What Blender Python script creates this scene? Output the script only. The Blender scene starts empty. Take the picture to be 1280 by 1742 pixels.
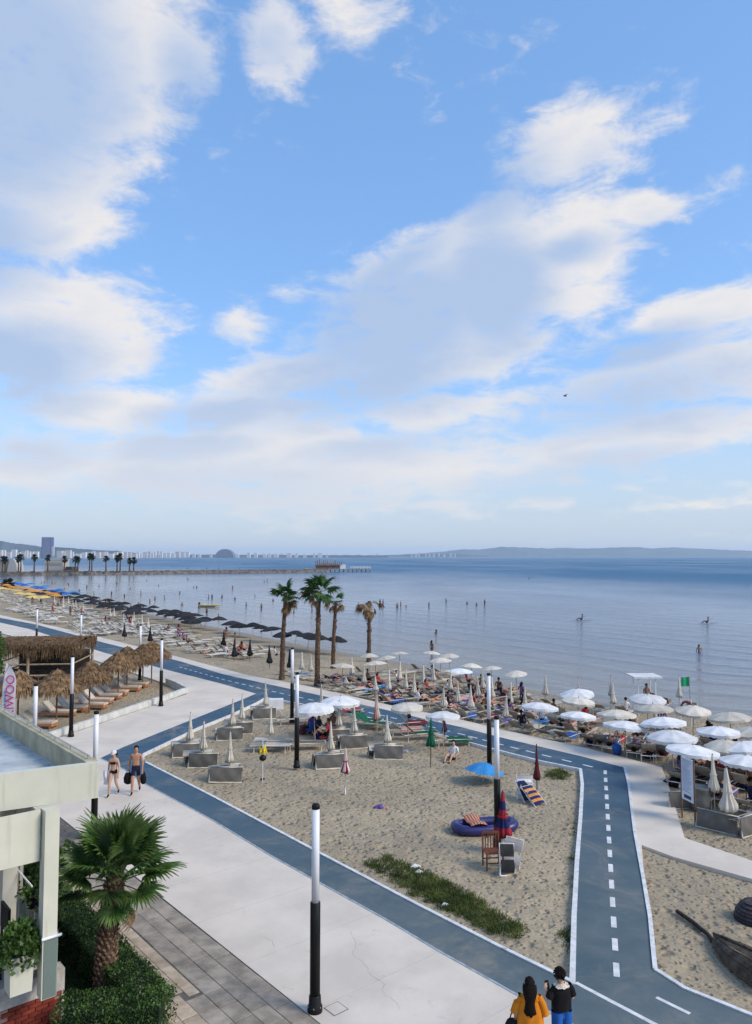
import bpy, bmesh, math, random
import numpy as np
from mathutils import Vector, Matrix
from mathutils.geometry import tessellate_polygon

R = math.radians
PI = math.pi
random.seed(7)
np.random.seed(7)
SC = bpy.context.scene
COL = SC.collection

# ------------------------------------------------------------------ camera
FPX = 1300.0           # focal length in photo pixels (photo is 1280 x 1742)
CAM_H = 9.0
HORIZON = 946.0
PITCH = math.atan((HORIZON - 871.0) / FPX)
SEA_Z = -0.9
cam_d = bpy.data.cameras.new('camera')
cam = bpy.data.objects.new('camera', cam_d)
COL.objects.link(cam)
cam.location = (0, 0, CAM_H)
cam.rotation_euler = (PI / 2 + PITCH, 0, 0)
cam_d.sensor_fit = 'VERTICAL'
cam_d.sensor_height = 36.0
cam_d.lens = 36.0 * FPX / 1742.0
cam_d.clip_start = 0.1
cam_d.clip_end = 120000
SC.camera = cam
SC.render.engine = 'CYCLES'
SC.cycles.use_denoising = True
SC.cycles.max_bounces = 6
SC.cycles.diffuse_bounces = 3
SC.cycles.glossy_bounces = 3
SC.cycles.transmission_bounces = 4
SC.cycles.transparent_max_bounces = 8
SC.cycles.volume_bounces = 1
SC.cycles.caustics_reflective = False
SC.cycles.caustics_refractive = False
SC.view_settings.view_transform = 'Standard'
SC.view_settings.look = 'None'
SC.view_settings.gamma = 1
SC.view_settings.exposure = 0.5


def ray(px, py):
    cx = (px - 640.0) / FPX
    cz = (871.0 - py) / FPX
    s, c = math.sin(PITCH), math.cos(PITCH)
    return Vector((cx, c - cz * s, s + cz * c))


def P(px, py, z=0.0):
    """photo pixel -> point on the horizontal plane z"""
    d = ray(px, py)
    t = (z - CAM_H) / d.z
    return Vector((d.x * t, d.y * t, z))


def PD(px, py, y):
    """photo pixel -> point at forward distance y"""
    d = ray(px, py)
    t = y / d.y
    return Vector((d.x * t, y, CAM_H + d.z * t))


# ------------------------------------------------------------------ node helper
class V:
    """tiny expression wrapper that writes Math nodes"""
    def __init__(s, nt, sock):
        s.nt = nt
        s.s = sock

    def _m(s, op, *a):
        n = s.nt.nodes.new('ShaderNodeMath')
        n.operation = op
        for i, x in enumerate((s,) + a):
            if isinstance(x, V):
                s.nt.links.new(x.s, n.inputs[i])
            else:
                n.inputs[i].default_value = x
        return V(s.nt, n.outputs[0])

    def __add__(s, o): return s._m('ADD', o)
    def __radd__(s, o): return s._m('ADD', o)
    def __sub__(s, o): return s._m('SUBTRACT', o)
    def __rsub__(s, o): return (s * -1.0) + o
    def __mul__(s, o): return s._m('MULTIPLY', o)
    def __rmul__(s, o): return s._m('MULTIPLY', o)
    def __truediv__(s, o): return s._m('DIVIDE', o)
    def max(s, o): return s._m('MAXIMUM', o)
    def min(s, o): return s._m('MINIMUM', o)
    def atan2(s, o): return s._m('ARCTAN2', o)
    def asin(s): return s._m('ARCSINE')
    def sqrt(s): return s._m('SQRT')
    def pow(s, o): return s._m('POWER', o)

    def step(s, a, b, lo=0.0, hi=1.0):
        n = s.nt.nodes.new('ShaderNodeMapRange')
        n.interpolation_type = 'SMOOTHSTEP'
        s.nt.links.new(s.s, n.inputs[0])
        n.inputs[1].default_value = a
        n.inputs[2].default_value = b
        n.inputs[3].default_value = lo
        n.inputs[4].default_value = hi
        return V(s.nt, n.outputs[0])


def combine(nt, x, y, z):
    n = nt.nodes.new('ShaderNodeCombineXYZ')
    for i, a in enumerate((x, y, z)):
        if isinstance(a, V):
            nt.links.new(a.s, n.inputs[i])
        else:
            n.inputs[i].default_value = a
    return n.outputs[0]


def noise(nt, vec, scale, detail=4.0, rough=0.55, dist=0.0):
    n = nt.nodes.new('ShaderNodeTexNoise')
    n.inputs['Scale'].default_value = scale
    n.inputs['Detail'].default_value = detail
    n.inputs['Roughness'].default_value = rough
    n.inputs['Distortion'].default_value = dist
    if vec is not None:
        nt.links.new(vec, n.inputs['Vector'])
    return V(nt, n.outputs['Fac'])


def mixcol(nt, fac, a, b):
    n = nt.nodes.new('ShaderNodeMix')
    n.data_type = 'RGBA'
    if isinstance(fac, V):
        nt.links.new(fac.s, n.inputs[0])
    else:
        n.inputs[0].default_value = fac
    for x, idx in ((a, 6), (b, 7)):
        if isinstance(x, (tuple, list)):
            n.inputs[idx].default_value = (x[0], x[1], x[2], 1)
        else:
            nt.links.new(x, n.inputs[idx])
    return n.outputs[2]


# ------------------------------------------------------------------ world: Nishita sky with broken cloud
SUN_EL, SUN_AZ = R(38.0), R(112.0)      # azimuth from +Y (view direction) towards +X
world = bpy.data.worlds.new('World')
SC.world = world
world.cycles.sampling_method = 'MANUAL'
world.cycles.sample_map_resolution = 256
world.use_nodes = True
wt = world.node_tree
wt.nodes.clear()
wout = wt.nodes.new('ShaderNodeOutputWorld')
bg = wt.nodes.new('ShaderNodeBackground')
sky = wt.nodes.new('ShaderNodeTexSky')
sky.sky_type = 'NISHITA'
sky.sun_disc = False
sky.sun_elevation = SUN_EL
sky.sun_rotation = SUN_AZ
sky.altitude = 0
sky.air_density = 1.0
sky.dust_density = 0.6
sky.ozone_density = 3.5


def px_dir(px, py):
    d = ray(px, py).normalized()
    return math.degrees(math.atan2(d.x, d.y)), math.degrees(math.asin(d.z))


# cloud masses: centre (as seen in the photo), half sizes in pixels, turn, weight
CLOUDS = [
    (100, 60, 280, 215, -14, 1.15), (40, 330, 205, 120, 0, 1.05), (90, 560, 250, 110, -4, 1.1), (290, 110, 110, 150, 30, 0.55),
    (435, 85, 100, 105, 20, 0.72), (560, 10, 150, 75, 0, 0.52),
    (960, 245, 160, 105, -12, 0.8), (965, 430, 135, 150, 0, 1.0), (800, 400, 200, 60, -32, 0.75), (780, 490, 270, 120, -16, 1.1), (720, 600, 280, 90, -8, 0.8),
    (1100, 355, 95, 40, -8, 0.75), (1215, 330, 110, 40, -8, 0.38), (1130, 195, 120, 45, -10, 0.38), (1210, 525, 200, 42, -6, 0.95), (1170, 620, 380, 100, -8, 0.72),
    (440, 553, 95, 40, 0, 0.5), (505, 515, 60, 28, 0, 0.36), (500, 640, 220, 50, -10, 0.85), (430, 700, 210, 50, -6, 0.95), (150, 690, 240, 60, 0, 0.75),
    (1100, 745, 290, 50, -4, 1.0), (420, 785, 540, 85, -2, 0.95), (60, 800, 170, 42, 0, 0.7), (760, 700, 260, 50, -8, 0.7), (700, 790, 620, 90, 0, 0.6),
    (1180, 870, 240, 26, 0, 0.5), (520, 850, 620, 50, 0, 0.55),
]

grp = bpy.data.node_groups.new('cloud_density', 'ShaderNodeTree')
grp.interface.new_socket('Vector', in_out='INPUT', socket_type='NodeSocketVector')
grp.interface.new_socket('Density', in_out='OUTPUT', socket_type='NodeSocketFloat')
grp.interface.new_socket('Mass', in_out='OUTPUT', socket_type='NodeSocketFloat')
gi = grp.nodes.new('NodeGroupInput')
go = grp.nodes.new('NodeGroupOutput')
sep = grp.nodes.new('ShaderNodeSeparateXYZ')
grp.links.new(gi.outputs[0], sep.inputs[0])
gx, gy, gz = (V(grp, sep.outputs[i]) for i in range(3))
az = gx.atan2(gy) * (180 / PI)
el = gz.max(-1.0).min(1.0).asin() * (180 / PI)
zz = gz.max(0.0) + 0.22
pvec = combine(grp, gx / zz, gy / zz, 3.7)
n_warp = noise(grp, pvec, 1.6, 3, 0.5)
n_warp2 = noise(grp, combine(grp, gx / zz + 11.0, gy / zz, 9.1), 1.6, 3, 0.5)
azw = az + (n_warp - 0.5) * 7.0
elw = el + (n_warp2 - 0.5) * 4.0
aevec = combine(grp, azw, elw, 0.0)
tot = None
for (cx, cy, rx, ry, rot, w) in CLOUDS:
    a0, e0 = px_dir(cx, cy)
    k = 57.3 / FPX * 1.15
    mp = grp.nodes.new('ShaderNodeMapping')
    mp.vector_type = 'TEXTURE'
    mp.inputs['Location'].default_value = (a0, e0, 0)
    mp.inputs['Rotation'].default_value = (0, 0, -R(rot))
    mp.inputs['Scale'].default_value = (rx * k, ry * k, 1)
    grp.links.new(aevec, mp.inputs['Vector'])
    gr = grp.nodes.new('ShaderNodeTexGradient')
    gr.gradient_type = 'SPHERICAL'
    grp.links.new(mp.outputs[0], gr.inputs[0])
    g = V(grp, gr.outputs['Fac']) * (1.6 * w)
    if tot is None:
        tot = g
    else:
        n_ = grp.nodes.new('ShaderNodeMath')
        n_.operation = 'SMOOTH_MAX'
        grp.links.new(tot.s, n_.inputs[0])
        grp.links.new(g.s, n_.inputs[1])
        n_.inputs[2].default_value = 0.25
        tot = V(grp, n_.outputs[0])
tot = tot.min(1.15)
# the same broken cover goes on beyond the mapped masses
inside = az._m('ABSOLUTE').step(26.0, 36.0) 
over = el.step(36.0, 44.0)
out_mask = inside.max(over)
gen = noise(grp, combine(grp, gx / zz, gy / zz, 1.3), 1.1, 3, 0.5).step(0.42, 0.68) * 1.0
tot = tot + gen * out_mask
fb = noise(grp, combine(grp, gx / zz, gy / zz, 0.4), 4.2, 7, 0.66, 0.5)
fb2 = noise(grp, combine(grp, az * 0.055, el * 0.13, 0.0), 4.6, 7, 0.64, 0.4)
dens = tot.min(0.95) + (fb - 0.5) * 1.35 + (fb2 - 0.5) * 1.25 - 0.36
dens = dens * el.step(-0.5, 1.5)
grp.links.new(dens.s, go.inputs[0])
grp.links.new(tot.s, go.inputs[1])

tc = wt.nodes.new('ShaderNodeTexCoord')
d0 = wt.nodes.new('ShaderNodeGroup')
d0.node_tree = grp
wt.links.new(tc.outputs['Generated'], d0.inputs[0])
off = wt.nodes.new('ShaderNodeVectorMath')
off.operation = 'ADD'
wt.links.new(tc.outputs['Generated'], off.inputs[0])
off.inputs[1].default_value = (0.090, 0.0, 0.050)
nrm = wt.nodes.new('ShaderNodeVectorMath')
nrm.operation = 'NORMALIZE'
wt.links.new(off.outputs[0], nrm.inputs[0])
d1 = wt.nodes.new('ShaderNodeGroup')
d1.node_tree = grp
wt.links.new(nrm.outputs[0], d1.inputs[0])
sepw = wt.nodes.new('ShaderNodeSeparateXYZ')
wt.links.new(tc.outputs['Generated'], sepw.inputs[0])
D0, D1 = V(wt, d0.outputs[0]), V(wt, d1.outputs[1])
alpha = D0.step(-0.10, 0.56)
shade = (D1 * 0.80 + D0 * 0.42).step(0.22, 1.12) * V(wt, sepw.outputs[2]).step(0.02, 0.24, 0.32, 1.0)
CL_LIT = (0.65, 0.62, 0.595)
CL_DARK = (0.325, 0.41, 0.565)
ccol = mixcol(wt, shade, CL_LIT, CL_DARK)
skm = wt.nodes.new('ShaderNodeVectorMath')
skm.operation = 'SCALE'
wt.links.new(sky.outputs[0], skm.inputs[0])
skm.inputs['Scale'].default_value = 0.15
# thin veil towards the horizon
veil = V(wt, sepw.outputs[2]).step(0.26, -0.02) * 0.85
s0 = mixcol(wt, 0.42, skm.outputs[0], (0.165, 0.375, 0.76))
s1 = mixcol(wt, veil, s0, (0.425, 0.475, 0.52))
fin = mixcol(wt, alpha * 0.93, s1, ccol)
wt.links.new(fin, bg.inputs[0])
bg.inputs[1].default_value = 1.0
wt.links.new(bg.outputs[0], wout.inputs[0])

# ------------------------------------------------------------------ sun behind thin cloud
sun_d = bpy.data.lights.new('sun', 'SUN')
sun_d.energy = 2.2
sun_d.angle = R(24)
sun_d.color = (1.0, 0.88, 0.71)
sun = bpy.data.objects.new('sun', sun_d)
COL.objects.link(sun)
sv = Vector((math.sin(SUN_AZ) * math.cos(SUN_EL), math.cos(SUN_AZ) * math.cos(SUN_EL), math.sin(SUN_EL)))
sun.rotation_euler = sv.to_track_quat('Z', 'Y').to_euler()


# ------------------------------------------------------------------ mesh helpers
class MB:
    """collects shapes; build() links them as ONE mesh object"""
    def __init__(s):
        s.v, s.f, s.m = [], [], []
        s.mi = 0

    def add(s, verts, faces):
        o = len(s.v)
        s.v += [tuple(q) for q in verts]
        s.f += [tuple(i + o for i in f) for f in faces]
        s.m += [s.mi] * len(faces)
        return s

    def box(s, c, d, rot=None):
        hx, hy, hz = d[0] / 2, d[1] / 2, d[2] / 2
        vs = [Vector((x * hx, y * hy, z * hz)) for x in (-1, 1) for y in (-1, 1) for z in (-1, 1)]
        if rot is not None:
            if not isinstance(rot, Matrix):
                rot = Matrix.Rotation(rot, 3, 'Z')
            vs = [rot @ q for q in vs]
        c = Vector(c)
        return s.add([q + c for q in vs], [(0, 1, 3, 2), (4, 6, 7, 5), (0, 4, 5, 1), (2, 3, 7, 6), (0, 2, 6, 4), (1, 5, 7, 3)])

    def tube(s, pts, rad, n=6, cap=True):
        pts = [Vector(p) for p in pts]
        if not isinstance(rad, (list, tuple)):
            rad = [rad] * len(pts)
        vs, fs = [], []
        for i, p in enumerate(pts):
            a = pts[min(i + 1, len(pts) - 1)] - pts[max(i - 1, 0)]
            if a.length < 1e-9:
                a = Vector((0, 0, 1))
            a.normalize()
            ref = Vector((0, 0, 1)) if abs(a.z) < 0.9 else Vector((1, 0, 0))
            u = a.cross(ref).normalized()
            w = a.cross(u)
            for k in range(n):
                t = 2 * PI * k / n
                vs.append(p + u * (math.cos(t) * rad[i]) + w * (math.sin(t) * rad[i]))
        for i in range(len(pts) - 1):
            for k in range(n):
                k2 = (k + 1) % n
                fs.append((i * n + k, i * n + k2, (i + 1) * n + k2, (i + 1) * n + k))
        if cap:
            fs.append(tuple(range(n)))
            fs.append(tuple((len(pts) - 1) * n + k for k in reversed(range(n))))
        return s.add(vs, fs)

    def lathe(s, prof, n=16, c=(0, 0, 0), cap=True, wob=None):
        vs, fs = [], []
        for (r, z) in prof:
            for k in range(n):
                t = 2 * PI * k / n
                rr = r * (wob(t, z) if wob else 1)
                vs.append((c[0] + math.cos(t) * rr, c[1] + math.sin(t) * rr, c[2] + z))
        for i in range(len(prof) - 1):
            for k in range(n):
                k2 = (k + 1) % n
                fs.append((i * n + k, i * n + k2, (i + 1) * n + k2, (i + 1) * n + k))
        if cap:
            fs.append(tuple(reversed(range(n))))
            fs.append(tuple((len(prof) - 1) * n + k for k in range(n)))
        return s.add(vs, fs)

    def grid(s, fn, nu, nv):
        vs = [fn(i / nu, j / nv) for i in range(nu + 1) for j in range(nv + 1)]
        fs = [(i * (nv + 1) + j, (i + 1) * (nv + 1) + j, (i + 1) * (nv + 1) + j + 1, i * (nv + 1) + j + 1) for i in range(nu) for j in range(nv)]
        return s.add(vs, fs)

    def prism(s, poly, z0, z1):
        """horizontal polygon (list of xy) extruded from z0 up to z1"""
        n = len(poly)
        vs = [(p[0], p[1], z1) for p in poly] + [(p[0], p[1], z0) for p in poly]
        area = sum(poly[i][0] * poly[(i + 1) % n][1] - poly[(i + 1) % n][0] * poly[i][1] for i in range(n))
        tris = tessellate_polygon([[Vector((p[0], p[1], 0)) for p in poly]])
        fs = []
        for t in tris:
            a = (Vector(vs[t[1]]) - Vector(vs[t[0]])).cross(Vector(vs[t[2]]) - Vector(vs[t[0]]))
            fs.append(tuple(t) if a.z > 0 else tuple(reversed(t)))
        for i in range(n):
            j = (i + 1) % n
            fs.append((i, n + i, n + j, j) if area > 0 else (i, j, n + j, n + i))
        return s.add(vs, fs)

    def mesh(s, name, mats, smooth=False):
        me = bpy.data.meshes.new(name)
        me.from_pydata(s.v, [], s.f)
        for m in (mats if isinstance(mats, (list, tuple)) else [mats]):
            me.materials.append(m)
        me.polygons.foreach_set('material_index', s.m)
        if smooth:
            me.polygons.foreach_set('use_smooth', [True] * len(s.f))
        me.update()
        return me

    def build(s, name, mats, parent=None, smooth=False):
        return link(name, s.mesh(name, mats, smooth), parent)


def link(name, me, parent=None, loc=None, rz=None):
    o = bpy.data.objects.new(name, me)
    COL.objects.link(o)
    if parent is not None:
        o.parent = parent
    if loc is not None:
        o.location = loc
    if rz is not None:
        o.rotation_euler = (0, 0, rz)
    return o


def tag(o, label=None, cat=None, group=None, kind=None):
    if label: o['label'] = label
    if cat: o['category'] = cat
    if group: o['group'] = group
    if kind: o['kind'] = kind
    return o


def thing(name, label, cat, loc=(0, 0, 0), rz=0.0, group=None):
    o = bpy.data.objects.new(name, None)
    COL.objects.link(o)
    o.empty_display_size = 0.2
    o.location = loc
    o.rotation_euler = (0, 0, rz)
    return tag(o, label, cat, group)


CACHE = {}


def cached(key, fn):
    if key not in CACHE:
        CACHE[key] = fn()
    return CACHE[key]


# ------------------------------------------------------------------ materials
def mat(name, col, rough=0.7, var=0.12, scale=3.0, bump=0.0, bscale=20.0, spec=0.3, metal=0.0, coords='Object', objvar=0.0, col2=None, translucent=0.0):
    m = bpy.data.materials.new(name)
    m.use_nodes = True
    nt = m.node_tree
    b = nt.nodes['Principled BSDF']
    b.inputs['Roughness'].default_value = rough
    b.inputs['Metallic'].default_value = metal
    b.inputs['Specular IOR Level'].default_value = spec
    if coords == 'World':
        g = nt.nodes.new('ShaderNodeNewGeometry')
        vec = g.outputs['Position']
    else:
        t = nt.nodes.new('ShaderNodeTexCoord')
        vec = t.outputs['Object']
    n = noise(nt, vec, scale, 6, 0.6)
    lo = tuple(c * (1 - var) for c in col)
    hi = col2 if col2 else tuple(min(1, c * (1 + var)) for c in col)
    c = mixcol(nt, n.step(0.3, 0.7), lo, hi)
    if objvar:
        oi = nt.nodes.new('ShaderNodeObjectInfo')
        h = nt.nodes.new('ShaderNodeHueSaturation')
        k = V(nt, oi.outputs['Random']) * (2 * objvar) + (1 - objvar)
        nt.links.new(k.s, h.inputs['Value'])
        nt.links.new(c, h.inputs['Color'])
        c = h.outputs[0]
    nt.links.new(c, b.inputs['Base Color'])
    if bump:
        bn = nt.nodes.new('ShaderNodeBump')
        bn.inputs['Strength'].default_value = bump
        bn.inputs['Distance'].default_value = 0.02
        nb = noise(nt, vec, bscale, 5, 0.6)
        nt.links.new(nb.s, bn.inputs['Height'])
        nt.links.new(bn.outputs[0], b.inputs['Normal'])
    if translucent:
        tr = nt.nodes.new('ShaderNodeBsdfTranslucent')
        nt.links.new(c, tr.inputs[0])
        mx = nt.nodes.new('ShaderNodeMixShader')
        mx.inputs[0].default_value = translucent
        nt.links.new(b.outputs[0], mx.inputs[1])
        nt.links.new(tr.outputs[0], mx.inputs[2])
        nt.links.new(mx.outputs[0], nt.nodes['Material Output'].inputs[0])
    return m

# ================================================================== THE SETTING
SHORE_PX = [(1280, 1222), (1120, 1208), (960, 1185), (860, 1163), (750, 1140), (660, 1122), (600, 1112), (520, 1098), (440, 1081), (350, 1063), (280, 1049), (200, 1034), (120, 1017), (50, 1003), (0, 991)]
SHORE = [Vector((420, -330, 0)), Vector((120, -40, 0)), Vector((44, 26, 0))] + [P(x, y, SEA_Z) for x, y in SHORE_PX] + [Vector((-190, 340, 0)), Vector((-262, 430, 0)), Vector((-500, 640, 0)), Vector((-900, 900, 0))]
SHA = np.array([(p.x, p.y) for p in SHORE])


def shore_dist(x, y):
    """signed distance to the waterline, positive inland (x, y arrays)"""
    x = np.asarray(x, float)
    y = np.asarray(y, float)
    best = np.full(x.shape, 1e9)
    sign = np.ones(x.shape)
    for i in range(len(SHA) - 1):
        a, b = SHA[i], SHA[i + 1]
        d = b - a
        L = d @ d
        t = np.clip(((x - a[0]) * d[0] + (y - a[1]) * d[1]) / L, 0, 1)
        qx, qy = a[0] + t * d[0], a[1] + t * d[1]
        r = np.hypot(x - qx, y - qy)
        cr = d[0] * (y - a[1]) - d[1] * (x - a[0])
        m = r < best
        best = np.where(m, r, best)
        sign = np.where(m, np.where(cr > 0, 1.0, -1.0), sign)
    return best * sign


def beach_z(x, y):
    s = shore_dist(x, y)
    z = np.where(s > 0, SEA_Z + 0.032 * s, SEA_Z + 0.05 * s)
    z = z + 0.36 * np.clip((s - 13.2) / 2.2, 0, 1)
    return np.clip(z, -2.2, -0.10)


def bz(x, y):
    return float(beach_z(np.array([x]), np.array([y]))[0])


def G(px, py, up=0.0):
    """photo pixel -> point `up` metres above the sand under it"""
    z = -0.1
    for _ in range(6):
        p = P(px, py, z + up)
        z = bz(p.x, p.y)
    p.z = z
    return p


def vnoise(x, y, seed=0):
    """smooth value noise, numpy"""
    rs = np.random.RandomState(seed)
    T = rs.rand(256, 256)
    xi, yi = np.floor(x).astype(int), np.floor(y).astype(int)
    fx, fy = x - xi, y - yi
    fx, fy = fx * fx * (3 - 2 * fx), fy * fy * (3 - 2 * fy)
    g = lambda a, b: T[a % 256, b % 256]
    return (g(xi, yi) * (1 - fx) + g(xi + 1, yi) * fx) * (1 - fy) + (g(xi, yi + 1) * (1 - fx) + g(xi + 1, yi + 1) * fx) * fy - 0.5


# ---- sand
def sand_material():
    m = bpy.data.materials.new('sand')
    m.use_nodes = True
    nt = m.node_tree
    b = nt.nodes['Principled BSDF']
    g = nt.nodes.new('ShaderNodeNewGeometry')
    vec = g.outputs['Position']
    big = noise(nt, vec, 0.16, 4, 0.6)
    mid = noise(nt, vec, 1.1, 5, 0.6)
    fine = noise(nt, vec, 9.0, 4, 0.65)
    c = mixcol(nt, big.step(0.35, 0.65), (0.42, 0.345, 0.235), (0.335, 0.275, 0.19))
    c = mixcol(nt, mid.step(0.45, 0.72) * 0.6, c, (0.27, 0.225, 0.16))
    c = mixcol(nt, fine.step(0.50, 0.66) * 0.6, c, (0.155, 0.12, 0.08))
    sp = nt.nodes.new('ShaderNodeSeparateXYZ')
    nt.links.new(vec, sp.inputs[0])
    wet = V(nt, sp.outputs[2]).step(SEA_Z + 0.13, SEA_Z - 0.01)
    c = mixcol(nt, wet * 0.75, c, (0.20, 0.17, 0.135))
    nt.links.new(c, b.inputs['Base Color'])
    r = wet * -0.55 + 0.92
    nt.links.new(r.s, b.inputs['Roughness'])
    b.inputs['Specular IOR Level'].default_value = 0.25
    # footprints: soft pits
    vo = nt.nodes.new('ShaderNodeTexVoronoi')
    vo.inputs['Scale'].default_value = 2.6
    nt.links.new(vec, vo.inputs['Vector'])
    pit = V(nt, vo.outputs['Distance']).step(0.05, 0.42)
    vo2 = nt.nodes.new('ShaderNodeTexVoronoi')
    vo2.inputs['Scale'].default_value = 5.5
    nt.links.new(vec, vo2.inputs['Vector'])
    pc = V(nt, vo2.outputs['Distance']).step(0.26, 0.08) * big.step(0.40, 0.58) * 0.22
    c = mixcol(nt, pc, c, (0.15, 0.115, 0.075))
    nt.links.new(c, b.inputs['Base Color'])
    pit2 = V(nt, vo2.outputs['Distance']).step(0.05, 0.4)
    h = pit * 0.7 + pit2 * 0.45 + mid * 0.9 + fine * 0.3
    bn = nt.nodes.new('ShaderNodeBump')
    bn.inputs['Strength'].default_value = 1.0
    bn.inputs['Distance'].default_value = 0.11
    nt.links.new(h.s, bn.inputs['Height'])
    nt.links.new(bn.outputs[0], b.inputs['Normal'])
    return m


M_SAND = sand_material()


def axis(segs):
    out = []
    for a, b, st in segs:
        n = max(1, int(round((b - a) / st)))
        out += [a + (b - a) * i / n for i in range(n)]
    out.append(segs[-1][1])
    return np.array(out)


xs = axis([(-900, -300, 40), (-300, -120, 8), (-120, -30, 1.5), (-30, -12, 0.5), (-12, 26, 0.16), (26, 60, 1.0), (60, 420, 30)])
ys = axis([(-400, 0, 40), (0, 12, 2), (12, 36, 0.16), (36, 70, 0.4), (70, 140, 1.5), (140, 320, 6), (320, 900, 30)])
XX, YY = np.meshgrid(xs, ys, indexing='ij')
ZZ = beach_z(XX, YY)
near = np.clip((60 - np.hypot(XX, YY)) / 40, 0, 1)
ZZ = ZZ + near * (0.05 * vnoise(XX * 0.7, YY * 0.7, 1) + 0.05 * vnoise(XX * 1.9, YY * 1.9, 2) + 0.035 * vnoise(XX * 4.1, YY * 4.1, 3)) * (ZZ > -0.55)
ZZ = np.minimum(ZZ, -0.035)
nx, ny = XX.shape
sv_ = np.stack([XX, YY, ZZ], -1).reshape(-1, 3)
ii, jj = np.meshgrid(np.arange(nx - 1), np.arange(ny - 1), indexing='ij')
q = (ii * ny + jj).ravel()
sf = np.stack([q, q + ny, q + ny + 1, q + 1], -1)
me = bpy.data.meshes.new('ground')
me.from_pydata(sv_.tolist(), [], sf.tolist())
me.materials.append(M_SAND)
me.polygons.foreach_set('use_smooth', [True] * len(me.polygons))
tag(link('ground', me), 'pale grey-brown beach sand with footprints', kind='structure')


# ---- sea
def sea_material():
    m = bpy.data.materials.new('sea_water')
    m.use_nodes = True
    nt = m.node_tree
    b = nt.nodes['Principled BSDF']
    g = nt.nodes.new('ShaderNodeNewGeometry')
    vec = g.outputs['Position']
    at = nt.nodes.new('ShaderNodeAttribute')
    at.attribute_name = 'off_shore'
    s = V(nt, at.outputs['Fac'])
    sp = nt.nodes.new('ShaderNodeSeparateXYZ')
    nt.links.new(vec, sp.inputs[0])
    x, y = V(nt, sp.outputs[0]), V(nt, sp.outputs[1])
    big = noise(nt, combine(nt, x * 0.004, y * 0.0016, 0.0), 1.0, 5, 0.6)
    sp_m = s + (big - 0.5) * 260.0
    deep = sp_m.step(30.0, 300.0)
    c = mixcol(nt, s.step(2.0, 30.0), (0.20, 0.195, 0.18), (0.12, 0.15, 0.19))
    c = mixcol(nt, s.step(25.0, 130.0), c, (0.07, 0.125, 0.20))
    c = mixcol(nt, deep, c, (0.016, 0.115, 0.225))
    rg = deep * 0.10 + 0.11
    # swell that runs parallel to the shore + wind ripples + slicks
    sl = nt.nodes.new('ShaderNodeTexWave')
    sl.wave_type = 'BANDS'
    sl.bands_direction = 'X'
    sl.inputs['Scale'].default_value = 0.06
    sl.inputs['Distortion'].default_value = 3.0
    sl.inputs['Detail'].default_value = 3.0
    sl.inputs['Detail Scale'].default_value = 0.6
    nt.links.new(combine(nt, s, x * 0.25 + y * -0.1, 0.0), sl.inputs['Vector'])
    swell = V(nt, sl.outputs['Fac']).pow(3.0) * s.step(120.0, 4.0)
    rip = noise(nt, combine(nt, x * 0.55 + s * 0.2, y * 0.55 + s * 0.5, 0.0), 1.0, 5, 0.62, 0.4)
    rip2 = noise(nt, combine(nt, x * 0.07, y * 0.16, 4.0), 1.0, 4, 0.55)
    slick = noise(nt, combine(nt, x * 0.010, y * 0.004, 7.0), 1.0, 4, 0.6).step(0.38, 0.62)
    amp = deep * 1.5 + slick * 0.7 + 0.45
    h = rip * (amp * 0.45 + 0.12) + rip2 * amp * 1.0 + swell * 0.42
    bn = nt.nodes.new('ShaderNodeBump')
    bn.inputs['Strength'].default_value = 1.0
    bn.inputs['Distance'].default_value = 0.30
    nt.links.new(h.s, bn.inputs['Height'])
    df = nt.nodes.new('ShaderNodeBsdfDiffuse')
    nt.links.new(c, df.inputs['Color'])
    gl = nt.nodes.new('ShaderNodeBsdfGlossy')
    gl.inputs['Color'].default_value = (0.93, 0.95, 1.0, 1)
    nt.links.new(rg.s, gl.inputs['Roughness'])
    nt.links.new(bn.outputs[0], gl.inputs['Normal'])
    fr = nt.nodes.new('ShaderNodeFresnel')
    fr.inputs['IOR'].default_value = 1.33
    nt.links.new(bn.outputs[0], fr.inputs['Normal'])
    # wave slopes hide part of the mirror at grazing angles, more so where the wind ruffles the water
    lim = V(nt, fr.outputs[0]) * (deep * -0.52 + slick * -0.16 + 0.97) 
    mx = nt.nodes.new('ShaderNodeMixShader')
    nt.links.new(lim.s, mx.inputs[0])
    nt.links.new(df.outputs[0], mx.inputs[1])
    nt.links.new(gl.outputs[0], mx.inputs[2])
    nt.links.new(mx.outputs[0], nt.nodes['Material Output'].inputs[0])
    nt.nodes.remove(b)
    return m


sxs = axis([(-24000, -4000, 4000), (-4000, -600, 400), (-600, -120, 40), (-120, 120, 4), (120, 600, 40), (600, 4000, 400), (4000, 24000, 4000)])
sys_ = axis([(-400, 20, 40), (20, 260, 4), (260, 900, 32), (900, 6000, 400), (6000, 24000, 3000)])
XX, YY = np.meshgrid(sxs, sys_, indexing='ij')
nx, ny = XX.shape
SS = np.clip(-shore_dist(XX, YY), -50, 30000)
sv_ = np.stack([XX, YY, np.full(XX.shape, SEA_Z)], -1).reshape(-1, 3)
ii, jj = np.meshgrid(np.arange(nx - 1), np.arange(ny - 1), indexing='ij')
q = (ii * ny + jj).ravel()
sf = np.stack([q, q + ny, q + ny + 1, q + 1], -1)
keep = (SS.ravel()[sf].max(1) > -45)
me = bpy.data.meshes.new('sea')
me.from_pydata(sv_.tolist(), [], sf[keep].tolist())
a_ = me.attributes.new('off_shore', 'FLOAT', 'POINT')
a_.data.foreach_set('value', SS.ravel().astype(np.float32))
me.materials.append(sea_material())
tag(link('sea', me), 'calm blue-grey sea', kind='structure')

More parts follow.
